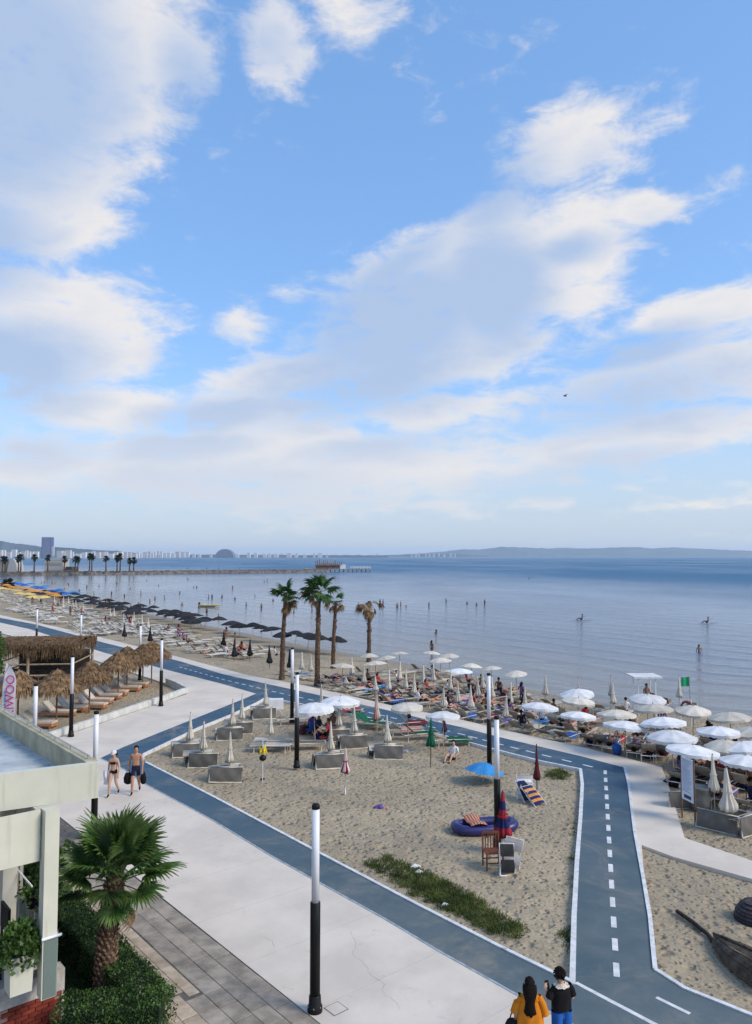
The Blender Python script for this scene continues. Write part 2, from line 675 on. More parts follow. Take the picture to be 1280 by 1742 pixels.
# ---- paved surfaces
def concrete_material():
    m = mat('pale_concrete', (0.63, 0.56, 0.475), 0.8, 0.10, 0.5, 0.12, 40, 0.25, coords='World')
    nt = m.node_tree
    b = nt.nodes['Principled BSDF']
    base = b.inputs['Base Color'].links[0].from_socket
    g = nt.nodes.new('ShaderNodeNewGeometry')
    st = noise(nt, g.outputs['Position'], 1.7, 8, 0.7, 1.2)
    fl = noise(nt, g.outputs['Position'], 14.0, 5, 0.7)
    c = mixcol(nt, st.step(0.56, 0.78) * 0.45, base, (0.36, 0.345, 0.33))
    c = mixcol(nt, fl.step(0.62, 0.72) * 0.26, c, (0.30, 0.29, 0.28))
    nt.links.new(c, b.inputs['Base Color'])
    return m


def asphalt_material():
    m = mat('blue_asphalt', (0.080, 0.128, 0.150), 0.85, 0.16, 0.35, 0.25, 90, 0.25, coords='World', col2=(0.115, 0.148, 0.16))
    nt = m.node_tree
    b = nt.nodes['Principled BSDF']
    base = b.inputs['Base Color'].links[0].from_socket
    g = nt.nodes.new('ShaderNodeNewGeometry')
    pos = g.outputs['Position']
    sp = nt.nodes.new('ShaderNodeSeparateXYZ')
    nt.links.new(pos, sp.inputs[0])
    # nearer stretches are more trodden and grey
    w = noise(nt, pos, 0.9, 7, 0.7, 0.6)
    spk = noise(nt, pos, 30.0, 3, 0.7)
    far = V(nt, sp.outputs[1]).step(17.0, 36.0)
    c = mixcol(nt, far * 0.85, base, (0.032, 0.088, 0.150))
    c = mixcol(nt, w.step(0.48, 0.74) * 0.55, c, (0.16, 0.175, 0.18))
    c = mixcol(nt, spk.step(0.60, 0.72) * 0.35, c, (0.20, 0.23, 0.25))
    sd = noise(nt, pos, 0.33, 6, 0.72, 0.8)
    c = mixcol(nt, sd.step(0.48, 0.72) * 0.55, c, (0.30, 0.265, 0.21))
    ck = noise(nt, pos, 5.0, 6, 0.75, 1.5)
    c = mixcol(nt, ck.step(0.30, 0.36, 1.0, 0.0) * 0.35, c, (0.03, 0.045, 0.06))
    nt.links.new(c, b.inputs['Base Color'])
    return m


M_CONC = concrete_material()
M_ASPH = asphalt_material()
M_LINE = mat('white_road_paint', (0.66, 0.67, 0.67), 0.7, 0.18, 4.0, coords='World', col2=(0.74, 0.74, 0.73))
_nt = M_LINE.node_tree
_g = _nt.nodes.new('ShaderNodeNewGeometry')
_w = noise(_nt, _g.outputs['Position'], 7.0, 7, 0.75, 0.6)
_bb = _nt.nodes['Principled BSDF']
_nt.links.new(mixcol(_nt, _w.step(0.54, 0.70) * 0.65, _bb.inputs['Base Color'].links[0].from_socket, (0.22, 0.24, 0.25)), _bb.inputs['Base Color'])


def pp(l, z=0.0):
    return [tuple(P(x, y, z)[:2]) for x, y in l]


C_UP = [(-250, 1020), (0, 1046), (100, 1067), (200, 1091), (310, 1119), (420, 1148), (520, 1166), (601, 1185), (667, 1200), (785, 1224), (850, 1240), (991, 1271), (1096, 1297), (1126, 1305)]
C_BLUE_UP = [(-250, 1023), (0, 1051), (60, 1062), (180, 1094), (307, 1125), (380, 1147), (480, 1169), (582, 1191), (650, 1206), (735, 1226), (785, 1237), (850, 1254), (991, 1287), (1063, 1306)]
C_BLUE_LOW_FAR = [(436, 1180), (377, 1163), (290, 1141), (180, 1111), (50, 1070), (0, 1059), (-250, 1027)]
C_LOW = [(988, 1309), (919, 1295), (860, 1280), (800, 1264), (760, 1253), (672, 1231), (607, 1217), (540, 1203), (452, 1187)]
B_LOW = [(452, 1187), (437, 1196), (392, 1217), (337, 1239), (245, 1283), (243, 1290), (248, 1297)]
A_RIGHT = [(248, 1297), (360, 1354), (460, 1407), (550, 1455), (700, 1534), (850, 1611), (975, 1672)]
D_LEFT = [(975, 1672), (977, 1560), (982, 1465), (988, 1390), (991, 1335), (988, 1309)]
D_RIGHT = [(1063, 1306), (1070, 1335), (1080, 1415), (1094, 1490), (1106, 1560), (1115, 1650), (1165, 1682), (1280, 1728), (1400, 1776), (1620, 1880)]
A_LEFT = [(171, 1290), (214, 1310), (242, 1331), (360, 1394), (460, 1455), (530, 1494), (655, 1563), (749, 1619), (890, 1698), (1000, 1757), (1230, 1880)]

left_slab = [(780, 1930), (544, 1740), (259, 1513), (98, 1386), (20, 1325), (80, 1262), (320, 1180), (283, 1163), (150, 1119), (0, 1076), (-250, 1033)] + C_UP[:7] + [(500, 1172), (452, 1187)] + B_LOW[1:] + A_RIGHT[1:] + [(1111, 1741), (1380, 1880), (1230, 1930)]
MB().prism(pp(left_slab), -0.8, 0.0).build('promenade', M_CONC)['kind'] = 'structure'
bpy.data.objects['promenade']['label'] = 'wide pale concrete promenade'
right_slab = C_UP[6:] + [(1135, 1327), (1165, 1425), (1280, 1464), (1500, 1535), (1500, 1570), (1280, 1495), (1145, 1457), (1092, 1437), (1096, 1490), (1108, 1560), (1117, 1650), (1167, 1682), (1282, 1728), (1402, 1776), (1622, 1880), (1380, 1880), (1111, 1741)] + D_LEFT + C_LOW[1:] + [(500, 1172)]
tag(MB().prism(pp(right_slab), -0.8, -0.003).build('walkway', M_CONC), 'narrow pale concrete walkway along the beach', kind='structure')
sheet1 = [(171, 1290), (210, 1271), (350, 1215), (415, 1189), (436, 1180)] + B_LOW + A_RIGHT[1:] + [(1111, 1741), (1380, 1880)] + list(reversed(A_LEFT))[:-1]
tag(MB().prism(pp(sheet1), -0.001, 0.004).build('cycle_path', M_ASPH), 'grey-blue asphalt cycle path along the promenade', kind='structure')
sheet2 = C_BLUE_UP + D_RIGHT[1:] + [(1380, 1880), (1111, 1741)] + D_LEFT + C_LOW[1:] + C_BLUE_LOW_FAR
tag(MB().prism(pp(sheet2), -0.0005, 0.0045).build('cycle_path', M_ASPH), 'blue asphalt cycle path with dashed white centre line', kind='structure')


def strip(poly, w, z0, z1, name, label, mt=None, side=0.0):
    """kerb or painted line that follows a polyline of photo points"""
    pts = [P(x, y, 0) for x, y in poly]
    mb = MB()
    L, Rr = [], []
    for i, p in enumerate(pts):
        a = (pts[min(i + 1, len(pts) - 1)] - pts[max(i - 1, 0)]).normalized()
        n = Vector((-a.y, a.x, 0))
        L.append(p + n * (w / 2 + side))
        Rr.append(p - n * (w / 2 - side))
    vs, fs = [], []
    for l, r in zip(L, Rr):
        vs += [(l.x, l.y, z1), (r.x, r.y, z1), (l.x, l.y, z0), (r.x, r.y, z0)]
    for i in range(len(pts) - 1):
        a, b = i * 4, i * 4 + 4
        fs += [(a, a + 1, b + 1, b), (a + 2, a, b, b + 2), (a + 1, a + 3, b + 3, b + 1)]
    e = (len(pts) - 1) * 4
    fs += [(0, 2, 3, 1), (e, e + 1, e + 3, e + 2)]
    mb.add(vs, fs)
    return tag(mb.build(name, mt or M_LINE), label, kind='structure')


KW = 0.10
strip(A_RIGHT, KW, -0.25, 0.035, 'kerb', 'white painted kerb between promenade cycle path and sand')
strip([(974, 1676)] + D_LEFT[1:], KW * 1.25, -0.25, 0.036, 'kerb', 'white painted kerb beside the straight blue path')
strip(C_LOW, KW, -0.25, 0.037, 'kerb', 'white painted kerb along the far side of the sand plot')
strip(B_LOW[:-1], KW, -0.25, 0.038, 'kerb', 'white painted kerb at the narrow end of the sand plot')
strip(D_RIGHT[:6], KW, -0.002, 0.036, 'kerb', 'white kerb between straight blue path and walkway')
strip(D_RIGHT[5:], KW, -0.25, 0.034, 'kerb', 'white kerb along the curve by the sand')
strip([(980, 1672), (1111, 1741), (1380, 1880)], 0.10, 0.003, 0.0085, 'road_marking', 'solid white line across the cycle path junction')
strip([(1117, 1697), (1174, 1725)], 0.09, 0.003, 0.0085, 'road_marking', 'short white dash on the bend')
strip(A_LEFT, 0.06, 0.003, 0.009, 'road_marking', 'thin pale edge line of the promenade cycle path', mat('worn_paint', (0.30, 0.36, 0.40), 0.8, 0.3, 5, coords='World'))


def dashes(a, b, n, ln, w, label):
    for i in range(n):
        c = a.lerp(b, i / (n - 1))
        ang = math.atan2((b - a).y, (b - a).x)
        me = cached(('dash', ln, w), lambda: MB().box((0, 0, 0.006), (ln, w, 0.005)).mesh('road_marking', M_LINE))
        o = link('road_marking', me, None, (c.x, c.y, 0), ang)
        tag(o, label, kind='structure')


dashes(P(1049, 1650), P(1030, 1314), 15, 0.58, 0.13, 'white centre dash of the straight blue path')
dl = [(1000, 1303), (930, 1286), (850, 1266), (785, 1249), (735, 1237), (650, 1217), (582, 1202), (480, 1180), (380, 1156), (300, 1133)]
for (x0, y0), (x1, y1) in zip(dl[:-1], dl[1:]):
    a, b = P(x0, y0), P(x1, y1)
    n = max(2, int(round((b - a).length / 0.95)))
    for k in range(n):
        c = a.lerp(b, k / n)
        ang = math.atan2((b - a).y, (b - a).x)
        for s_ in (0.0,):
            c2 = c + Vector((-math.sin(ang), math.cos(ang), 0)) * s_
            me = cached(('dash', .5, .1), lambda: MB().box((0, 0, 0.006), (0.5, 0.10, 0.005)).mesh('road_marking', M_LINE))
            tag(link('road_marking', me, None, (c2.x, c2.y, 0), ang), 'white dash of the cycle path along the beach', kind='structure')

# ---- stone pavers beside the promenade
U_ = Vector((-0.645, 0.764, 0)).normalized()
N_ = Vector((-0.764, -0.645, 0)).normalized()
O_ = P(544, 1740)
ANG_U = math.atan2(U_.y, U_.x)


def un(s, n, z=0.0):
    p = O_ + U_ * s + N_ * n
    return Vector((p.x, p.y, z))


M_BED = mat('joint_mortar', (0.13, 0.12, 0.105), 0.95, 0.2, 6, coords='World')
M_PAVER = mat('grey_stone_paver', (0.30, 0.258, 0.208), 0.8, 0.28, 2.5, 0.3, 30, 0.3, objvar=0.14, coords='World')
M_TANT = mat('tan_stone_tile', (0.46, 0.35, 0.25), 0.85, 0.22, 3.5, 0.3, 30, 0.3, objvar=0.16, coords='World', col2=(0.52, 0.43, 0.32))
bed = MB().prism([tuple(un(s, n)[:2]) for s, n in ((-4, 0.01), (20, 0.01), (20, 4.5), (-4, 9))], -0.3, -0.012).build('pavement', M_BED)
tag(bed, 'stone paved strip beside the promenade', kind='structure')


def paver_mesh(lu, ln, mt, nm):
    def mk():
        b = 0.012
        mb = MB()
        x, y = lu / 2 - 0.006, ln / 2 - 0.006
        vs = [(-x, -y, -.04), (x, -y, -.04), (x, y, -.04), (-x, y, -.04), (-x, -y, -b * .5), (x, -y, -b * .5), (x, y, -b * .5), (-x, y, -b * .5),
              (-x + b, -y + b, 0), (x - b, -y + b, 0), (x - b, y - b, 0), (-x + b, y - b, 0)]
        fs = [(8, 9, 10, 11)]
        for i in range(4):
            j = (i + 1) % 4
            fs += [(i, j, 4 + j, 4 + i), (4 + i, 4 + j, 8 + j, 8 + i)]
        mb.add(vs, fs)
        return mb.mesh(nm, mt)
    return cached((nm, lu, ln), mk)


rs = random.Random(3)


def lay(row_n, s0, s1, lu, ln, mt, nm):
    s = s0 + rs.random() * lu
    while s < s1:
        o = link(nm, paver_mesh(lu, ln, mt, nm), bed, un(s, row_n, rs.uniform(-0.004, 0.003)), ANG_U)
        o.rotation_euler = (rs.uniform(-.006, .006), rs.uniform(-.006, .006), ANG_U)
        s += lu


for k in range(3):
    lay(0.22 + 0.41 * k, -2.6, 12.5, 0.62, 0.41, M_PAVER, 'paver')
lay(0.22 + 0.41 * 3, -2.6, 2.6, 0.62, 0.41, M_PAVER, 'paver')
for k in range(2):
    lay(1.40 + 0.26 * k, 2.6, 10.5, 0.34, 0.26, M_TANT, 'tile')
for k in range(5):
    lay(1.83 + 0.36 * k, -2.4, 2.7, 0.42, 0.36, M_TANT, 'tile')


# ---- joints and hairline cracks of the promenade
M_JOINT = mat('concrete_joint', (0.42, 0.385, 0.335), .95, .2, 3, coords='World')
prom = bpy.data.objects['promenade']
sh1 = pp(sheet1)


def in_poly(poly, x, y):
    c = False
    for i in range(len(poly)):
        (ax, ay), (bx, by) = poly[i], poly[i - 1]
        if (ay > y) != (by > y) and x < (bx - ax) * (y - ay) / (by - ay) + ax:
            c = not c
    return c


for k in range(11):
    s_ = -2.0 + k * 2.4
    n_ = 0.0
    while n_ > -14 and not in_poly(sh1, *un(s_, n_)[:2]):
        n_ -= .05
    if n_ < -.3:
        c = un(s_, n_ / 2)
        link('joint', MB().box((0, 0, .0005), (.008, abs(n_) - .06, .002)).mesh('joint', M_JOINT), prom, c, ANG_U)
rc = random.Random(19)
for pts in ([(598, 1585), (606, 1607), (598, 1622), (618, 1640), (632, 1655), (648, 1672), (655, 1690), (678, 1705), (684, 1722)], [(640, 1668), (652, 1660), (668, 1662)], [(300, 1560), (318, 1556), (330, 1561)], [(478, 1675), (492, 1684), (506, 1682)], [(440, 1590), (462, 1600), (470, 1612)]):
    w = [P(x + rc.uniform(-3, 3), y, .0015) for x, y in pts]
    f = []
    for a, b in zip(w[:-1], w[1:]):
        for q_ in range(4):
            v_ = a.lerp(b, q_ / 4)
            f.append(v_ + Vector((rc.uniform(-.05, .05), rc.uniform(-.05, .05), 0)))
    vs, fs = [], []
    for i_, p_ in enumerate(f):
        t_ = .003 + .005 * rc.random()
        vs += [(p_.x - t_, p_.y, .0015), (p_.x + t_, p_.y, .0015)]
        if i_:
            fs.append((2 * i_ - 2, 2 * i_ - 1, 2 * i_ + 1, 2 * i_))
    MB().add(vs, fs).build('crack', M_JOINT, prom)

# ================================================================== SHARED MATERIALS
M_WHITE = mat('white_paint', (0.74, 0.75, 0.77), 0.45, 0.05, 3, spec=0.4)
M_BLACK = mat('black_paint', (0.008, 0.008, 0.009), 0.5, 0.25, 3, spec=0.22)
M_OPAL = mat('opal_plastic', (0.72, 0.745, 0.80), 0.30, 0.04, 2, spec=0.5)
M_STEEL = mat('steel', (0.45, 0.46, 0.47), 0.35, 0.1, 4, metal=0.8)
M_WOOD = mat('brown_wood', (0.16, 0.085, 0.045), 0.7, 0.3, 5, 0.3, 40)
M_PALEWOOD = mat('pale_weathered_wood', (0.36, 0.27, 0.19), 0.75, 0.25, 5, 0.3, 40)
M_TEAK = mat('orange_teak', (0.42, 0.17, 0.075), 0.6, 0.2, 6, 0.2, 40)
M_CUSHION = mat('beige_cushion', (0.58, 0.50, 0.40), 0.9, 0.08, 4, 0.2, 60, objvar=0.08)
M_STRAW = mat('dry_straw', (0.14, 0.082, 0.042), 0.95, 0.5, 5, objvar=0.2, col2=(0.28, 0.175, 0.09))
M_BARK = mat('palm_bark', (0.075, 0.043, 0.028), 0.95, 0.45, 6, 0.8, 25, col2=(0.16, 0.10, 0.065))
M_FROND = mat('palm_green', (0.045, 0.115, 0.028), 0.55, 0.35, 2.0, objvar=0.3, translucent=0.25, spec=0.4)
M_FROND_BIG = mat('palm_deep_green', (0.035, 0.115, 0.022), 0.5, 0.4, 2.5, objvar=0.45, translucent=0.28, spec=0.45, col2=(0.115, 0.195, 0.045))
M_DRY = mat('palm_dry', (0.20, 0.135, 0.075), 0.9, 0.35, 3.0, objvar=0.3)
M_LEAF = mat('hedge_leaf', (0.030, 0.080, 0.018), 0.5, 0.55, 3.0, coords='World', translucent=0.25, spec=0.4, col2=(0.085, 0.165, 0.032))


def cloth(name, col, var=0.13, objvar=0.13, tr=0.12):
    return mat(name, col, 0.9, var, 2.5, 0.08, 30, spec=0.15, objvar=objvar, translucent=tr)


M_CANVAS = {
    'white': cloth('white_canvas', (0.72, 0.73, 0.74)),
    'cream': cloth('cream_canvas', (0.62, 0.58, 0.50)),
    'grey': cloth('grey_canvas', (0.46, 0.44, 0.42)),
    'black': cloth('black_thatch_canvas', (0.022, 0.023, 0.026), 0.4, 0.3, 0.0),
    'orange': cloth('orange_canvas', (0.62, 0.27, 0.07)),
    'yellow': cloth('yellow_canvas', (0.68, 0.50, 0.16)),
    'blue': cloth('blue_canvas', (0.03, 0.12, 0.42)),
    'sky': cloth('sky_blue_canvas', (0.045, 0.25, 0.56)),
    'red': cloth('red_canvas', (0.36, 0.035, 0.05)),
    'maroon': cloth('maroon_canvas', (0.13, 0.03, 0.035)),
    'green': cloth('green_canvas', (0.012, 0.11, 0.06)),
    'navy': cloth('navy_canvas', (0.022, 0.028, 0.11)),
    'purple': cloth('purple_cloth', (0.13, 0.09, 0.30)),
    'pink': cloth('pink_cloth', (0.50, 0.27, 0.24)),
}
M_SLING = mat('beige_sling', (0.42, 0.38, 0.32), 0.9, 0.15, 3, 0.1, 60, objvar=0.4)
M_SLING_G = mat('grey_sling', (0.12, 0.112, 0.10), 0.9, 0.15, 3, 0.1, 60, objvar=0.14)
M_CREAMFRAME = mat('cream_frame', (0.60, 0.58, 0.53), 0.6, 0.1, 3, objvar=0.1)

# ================================================================== LAMP POSTS
def lamp_post(px, py, label):
    p = P(px, py)
    t = thing('lamp_post', label, 'lamp post', (p.x, p.y, 0), rs.random() * 6, 'two-tone lamp posts on the promenade')
    link('base_flange', cached('lp_b', lambda: MB().lathe([(0.15, 0), (0.15, 0.10), (0.125, 0.13), (0.118, 0.30), (0.105, 0.32)], 20).mesh('base_flange', M_BLACK, True)), t)
    link('pole', cached('lp_p', lambda: MB().lathe([(0.102, 0.30), (0.102, 2.10), (0.09, 2.11)], 20).mesh('pole', M_BLACK, True)), t)
    link('light_tube', cached('lp_t', lambda: MB().lathe([(0.078, 2.10), (0.078, 3.94)], 20).mesh('light_tube', M_OPAL, True)), t)
    link('access_hatch', cached('lp_h', lambda: MB().box((0, -.098, .72), (.085, .02, .26)).box((0, -.110, .80), (.014, .008, .014)).mesh('access_hatch', M_BLACK)), t)

    if px == 536:
        bo = cached('lp_bo', lambda: MB().lathe([(.014, .095), (.014, .118), (.006, .12)], 6).mesh('bolt', M_STEEL))
        for k in range(6):
            link('bolt', bo, t, (math.cos(k * PI / 3) * .138, math.sin(k * PI / 3) * .138, 0))
    link('seam_ring', cached('lp_s', lambda: MB().lathe([(.081, 2.10), (.081, 2.14)], 20, cap=False).mesh('seam_ring', M_STEEL)), t)
    link('cap', cached('lp_c', lambda: MB().lathe([(0.083, 3.93), (0.083, 4.0), (0.06, 4.03)], 20).mesh('cap', M_BLACK, True)), t)


for a in [(536, 1720, 'black and white lamp post beside the stone pavers'), (121, 1253, 'black and white lamp post at the near end of the low block wall'),
          (274, 1201, 'black and white lamp post at the middle of the low block wall'), (160, 1427, 'black and white lamp post half hidden behind the cafe roof corner'),
          (57, 1341, 'lamp post whose white tube rises behind the cafe parapet'), (505, 1306, 'black and white lamp post on the sand among folded sunbeds'),
          (497, 1229, 'black and white lamp post beside the blue path near the palms'), (833, 1309, 'black and white lamp post on the sand behind the blue parasol'),
          (847, 1443, 'black and white lamp post by the striped closed umbrella'), (238, 1157, 'lamp post behind the straw umbrellas'),
          (62, 1107, 'lamp post beside the far blue path behind the thatched pavilion'), (137, 1124, 'lamp post on the far walkway behind the pavilion roof')]:
    lamp_post(*a)

# ================================================================== UMBRELLAS
def canopy_mesh(r, rise, val, key, col2=None):
    def mk():
        n, npan = 48, 8
        mb = MB()
        rings = 6
        vs, fs = [], []
        for i in range(rings + 1):
            t = i / rings
            for k in range(n):
                a = 2 * PI * k / n
                fr = (k % (n // npan)) / (n // npan)
                sag = math.sin(PI * fr)
                rr = r * t * (1 - 0.045 * sag * t)
                vs.append((math.cos(a) * rr, math.sin(a) * rr, rise * (1 - t ** 1.55) - 0.035 * sag * t * r))
        for i in range(rings):
            for k in range(n):
                k2 = (k + 1) % n
                fs.append((i * n + k, (i + 1) * n + k, (i + 1) * n + k2, i * n + k2))
        mb.add(vs, fs)
        if col2:
            for q in range(len(mb.f)):
                if ((q % n) // (n // npan)) % 2:
                    mb.m[q] = 1
        return mb.mesh('canopy', [M_CANVAS[key]] + ([M_CANVAS[col2]] if col2 else []), True)
    return cached(('can', r, rise, key, col2), mk)


def valance_mesh(r, val, key):
    def mk():
        n, npan = 96, 8
        vs, fs = [], []
        for j, rad in enumerate((1.0, 1.005)):
            for k in range(n):
                a = 2 * PI * k / n
                fr = (k % (n // npan)) / (n // npan)
                sag = math.sin(PI * fr)
                rr = r * rad * (1 - 0.045 * sag)
                z = -0.035 * sag * r - (0 if j == 0 else val * (0.72 + 0.28 * abs(math.sin(PI * k / 4))))
                vs.append((math.cos(a) * rr, math.sin(a) * rr, z + 0.001))
        for k in range(n):
            k2 = (k + 1) % n
            fs.append((k, n + k, n + k2, k2))
        return MB().add(vs, fs).mesh('valance', M_CANVAS[key], True)
    return cached(('val', r, val, key), mk)


def open_umbrella(p, label, group, key='white', r=0.98, h=2.1, rise=0.33, tilt=0.05, val=0.13, detail=True, col2=None, pole=None):
    t = thing('beach_umbrella', label, 'umbrella', (p.x, p.y, p.z), rs.random() * 6.28, group)
    t.rotation_euler = (rs.uniform(-tilt, tilt), rs.uniform(-tilt, tilt), rs.random() * 6.28)
    rim = h - rise
    pm = pole or M_PALEWOOD
    c = link('canopy', canopy_mesh(r, rise, val, key, col2), t, (0, 0, rim))
    link('pole', cached(('upole', h, pm.name), lambda: MB().tube([(0, 0, -0.3), (0, 0, h - 0.01)], 0.022, 8).mesh('pole', pm, True)), t)
    if detail:
        link('valance', valance_mesh(r, val, key), c)
        link('finial', cached(('fin', pm.name), lambda: MB().lathe([(0.03, -0.02), (0.035, 0.02), (0.015, 0.06), (0.004, 0.10)], 8).mesh('finial', pm, True)), t, (0, 0, h))

        def ribs():
            mb = MB()
            for k in range(8):
                a = 2 * PI * k / 8
                mb.tube([(math.cos(a) * r * q, math.sin(a) * r * q, rise * (1 - q ** 1.55) - 0.018) for q in (0.02, 0.5, 0.98)], 0.007, 4)
                mb.tube([(math.cos(a) * 0.02, math.sin(a) * 0.02, rise - 0.5), (math.cos(a) * r * .5, math.sin(a) * r * .5, rise * (1 - .5 ** 1.55) - 0.02)], 0.006, 4)
            return mb.mesh('ribs', M_STEEL)
        link('ribs', cached(('ribs', r, rise), ribs), c)
    return t


def closed_umbrella(p, label, group=None, key='cream', h=1.95, z0=0.78, r=0.15, key2=None, pole=None, lean=0.04, bands=None):
    t = thing('closed_umbrella', label, 'umbrella', (p.x, p.y, p.z), 0, group)
    t.rotation_euler = (rs.uniform(-lean, lean), rs.uniform(-lean, lean), rs.random() * 6.28)
    pm = pole or M_PALEWOOD
    link('pole', cached(('cpole', h, pm.name), lambda: MB().tube([(0, 0, -0.3), (0, 0, h + 0.06)], 0.02, 8).mesh('pole', pm, True)), t)

    def mk():
        n = 32
        prof = []
        H = h - z0
        for i in range(11):
            f = i / 10
            rad = r * (1.0 - 0.78 * f ** 0.8) * (0.82 + 0.30 * math.exp(-((f - 0.12) / 0.14) ** 2))
            prof.append((rad, z0 + H * f))
        prof.append((0.012, h + 0.02))
        mb = MB().lathe(prof, n, wob=lambda a, z: 1 + 0.30 * math.cos(8 * a + z * 1.3) * max(0.15, 1 - (z - z0) / H) + 0.10 * math.cos(3 * a + 1 + z * 3))
        # uneven hem
        for q in range(n):
            x, y, z = mb.v[q]
            mb.v[q] = (x, y, z + 0.05 * math.cos(8 * 2 * PI * q / n) + 0.03 * math.sin(5 * q))
        if key2:
            for q, f in enumerate(mb.f):
                k, i = q % n, q // n
                if bands:
                    if bands(i):
                        mb.m[q] = 1
                elif (k // 4) % 2:
                    mb.m[q] = 1
        return mb.mesh('furled_cloth', [M_CANVAS[key]] + ([M_CANVAS[key2]] if key2 else []), True)
    c = link('furled_cloth', cached(('furl', h, z0, r, key, key2), mk), t)
    link('strap', cached(('strap', h, z0, r, key), lambda: MB().lathe([(r * .72, -.02), (r * .75, 0), (r * .72, .02)], 16, cap=False).mesh('strap', M_CANVAS[key], True)), c, (0, 0, z0 + (h - z0) * .46))
    return t


# ================================================================== SUNBEDS
def sunbed(p, rz, label, group, key='beige', back=35, simple=False, name='sunbed'):
    """head end at -X, foot at +X"""
    sl = {'beige': M_SLING, 'grey': M_SLING_G, 'green': M_CANVAS['green']}[key]
    L, W, Hh = 1.85, 0.6, 0.34
    ca, sa = math.cos(R(back)), math.sin(R(back))
    hx = -0.28                      # hinge

    def frame(mb):
        for s in (-1, 1):
            mb.tube([(hx, s * W / 2, Hh), (L / 2, s * W / 2, Hh)], 0.02, 6)
            mb.tube([(-L / 2, s * W / 2, Hh - .02), (hx, s * W / 2, Hh)], 0.02, 6)
        mb.tube([(L / 2, -W / 2, Hh), (L / 2, W / 2, Hh)], 0.02, 6)
        mb.tube([(-L / 2, -W / 2, Hh - .02), (-L / 2, W / 2, Hh - .02)], 0.02, 6)
        return mb

    def sling(mb):
        mb.grid(lambda u, v: (hx + u * (L / 2 - hx), (v - .5) * (W - .02), Hh + 0.012 - 0.035 * math.sin(PI * v) * math.sin(PI * min(1, u + .1))), 6, 4)
        return mb

    def backr(mb):
        lb = L / 2 + hx
        mb.grid(lambda u, v: (hx - u * lb * ca, (v - .5) * (W - .02), Hh + .012 + u * lb * sa - 0.03 * math.sin(PI * v) * math.sin(PI * u)), 5, 4)
        for s in (-1, 1):
            mb.tube([(hx, s * W / 2, Hh), (hx - lb * ca, s * W / 2, Hh + lb * sa)], 0.016, 5)
        mb.tube([(hx - lb * ca, -W / 2, Hh + lb * sa), (hx - lb * ca, W / 2, Hh + lb * sa)], 0.018, 5)
        return mb
    if simple:
        def mk():
            mb = frame(MB())
            for x in (-.7, .7):
                for s in (-1, 1):
                    mb.tube([(x, s * W / 2, 0), (x, s * W / 2, Hh)], 0.02, 4)
            mb.mi = 1
            sling(mb)
            backr(mb)
            return mb.mesh(name, [M_CREAMFRAME, sl])
        o = link(name, cached(('bed', key, back, name), mk), None, p, rz)
        return tag(o, label, 'sunbed', group)
    t = thing(name, label, 'sunbed', p, rz, group)
    f = link('frame', cached('bedf', lambda: frame(MB()).mesh('frame', M_CREAMFRAME, True)), t)
    link('sling', cached(('beds', key), lambda: sling(MB()).mesh('sling', sl, True)), t)
    link('backrest', cached(('bedb', key, back), lambda: backr(MB()).mesh('backrest', sl, True)), t)
    lg = cached('bedl', lambda: MB().tube([(0, 0, -.06), (0, 0, Hh)], 0.02, 6).mesh('leg', M_CREAMFRAME, True))
    for x in (-.72, .74):
        for s in (-1, 1):
            link('leg', lg, t, (x, s * W / 2, 0))
    return t


def folded_sunbed(p, rz, label, group, lean=0.16, w=1.30, h=0.62):
    """sunbed folded and stood on its long side; sling faces -Y"""
    t = thing('folded_sunbed', label, 'sunbed', p, rz, group)
    t.rotation_euler = (lean, rs.uniform(-.03, .03), rz)

    def fr():
        mb = MB()
        mb.tube([(-w / 2, 0, .03), (-w / 2, 0, h), (w / 2, 0, h), (w / 2, 0, .03), (-w / 2, 0, .03)], 0.022, 6)
        mb.tube([(-w / 2 + .05, .06, .05), (-w / 2 + .05, .06, h - .02), (w / 2 - .05, .06, h - .02), (w / 2 - .05, .06, .05)], 0.02, 6)
        return mb.mesh('frame', M_CREAMFRAME, True)
    link('frame', cached('ff', fr), t)
    link('sling', cached('fs', lambda: MB().grid(lambda u, v: ((u - .5) * (w - .04), -.015 - .05 * math.sin(PI * u) * math.sin(PI * v) + .015 * math.sin(13 * u + 5 * v), .05 + v * (h - .06)), 16, 6).mesh('sling', M_SLING_G, True)), t)
    link('sling', cached('fs2', lambda: MB().grid(lambda u, v: ((u - .5) * (w - .14), .075 + .03 * math.sin(PI * u) * math.sin(PI * v), .06 + v * (h - .10)), 8, 5).mesh('sling', M_SLING_G, True)), t)
    link('headrest', cached('fhd', lambda: MB().grid(lambda u, v: ((u - .5) * (w - .06), .02 + v * .34, h - .01 - .05 * v - .03 * math.sin(PI * u) + .02 * math.sin(9 * u)), 8, 4).tube([(-w / 2 + .02, .02, h), (-w / 2 + .02, .37, h - .05), (w / 2 - .02, .37, h - .05), (w / 2 - .02, .02, h)], .018, 6).mesh('headrest', M_SLING, True)), t)
    lg = cached('fl', lambda: MB().tube([(0, 0, .0), (0, .02, .30), (0, .30, .34)], 0.018, 6).mesh('leg', M_CREAMFRAME, True))
    for x in (-w / 2 + .12, w / 2 - .12):
        link('leg', lg, t, (x, .04, rs.uniform(.05, .3)))
    return t


def shore_dir(p):
    """unit vector from p towards the sea"""
    e = 0.5
    gx_ = float(shore_dist(np.array([p.x + e]), np.array([p.y]))[0] - shore_dist(np.array([p.x - e]), np.array([p.y]))[0])
    gy_ = float(shore_dist(np.array([p.x]), np.array([p.y + e]))[0] - shore_dist(np.array([p.x]), np.array([p.y - e]))[0])
    v = Vector((-gx_, -gy_, 0))
    return v.normalized()


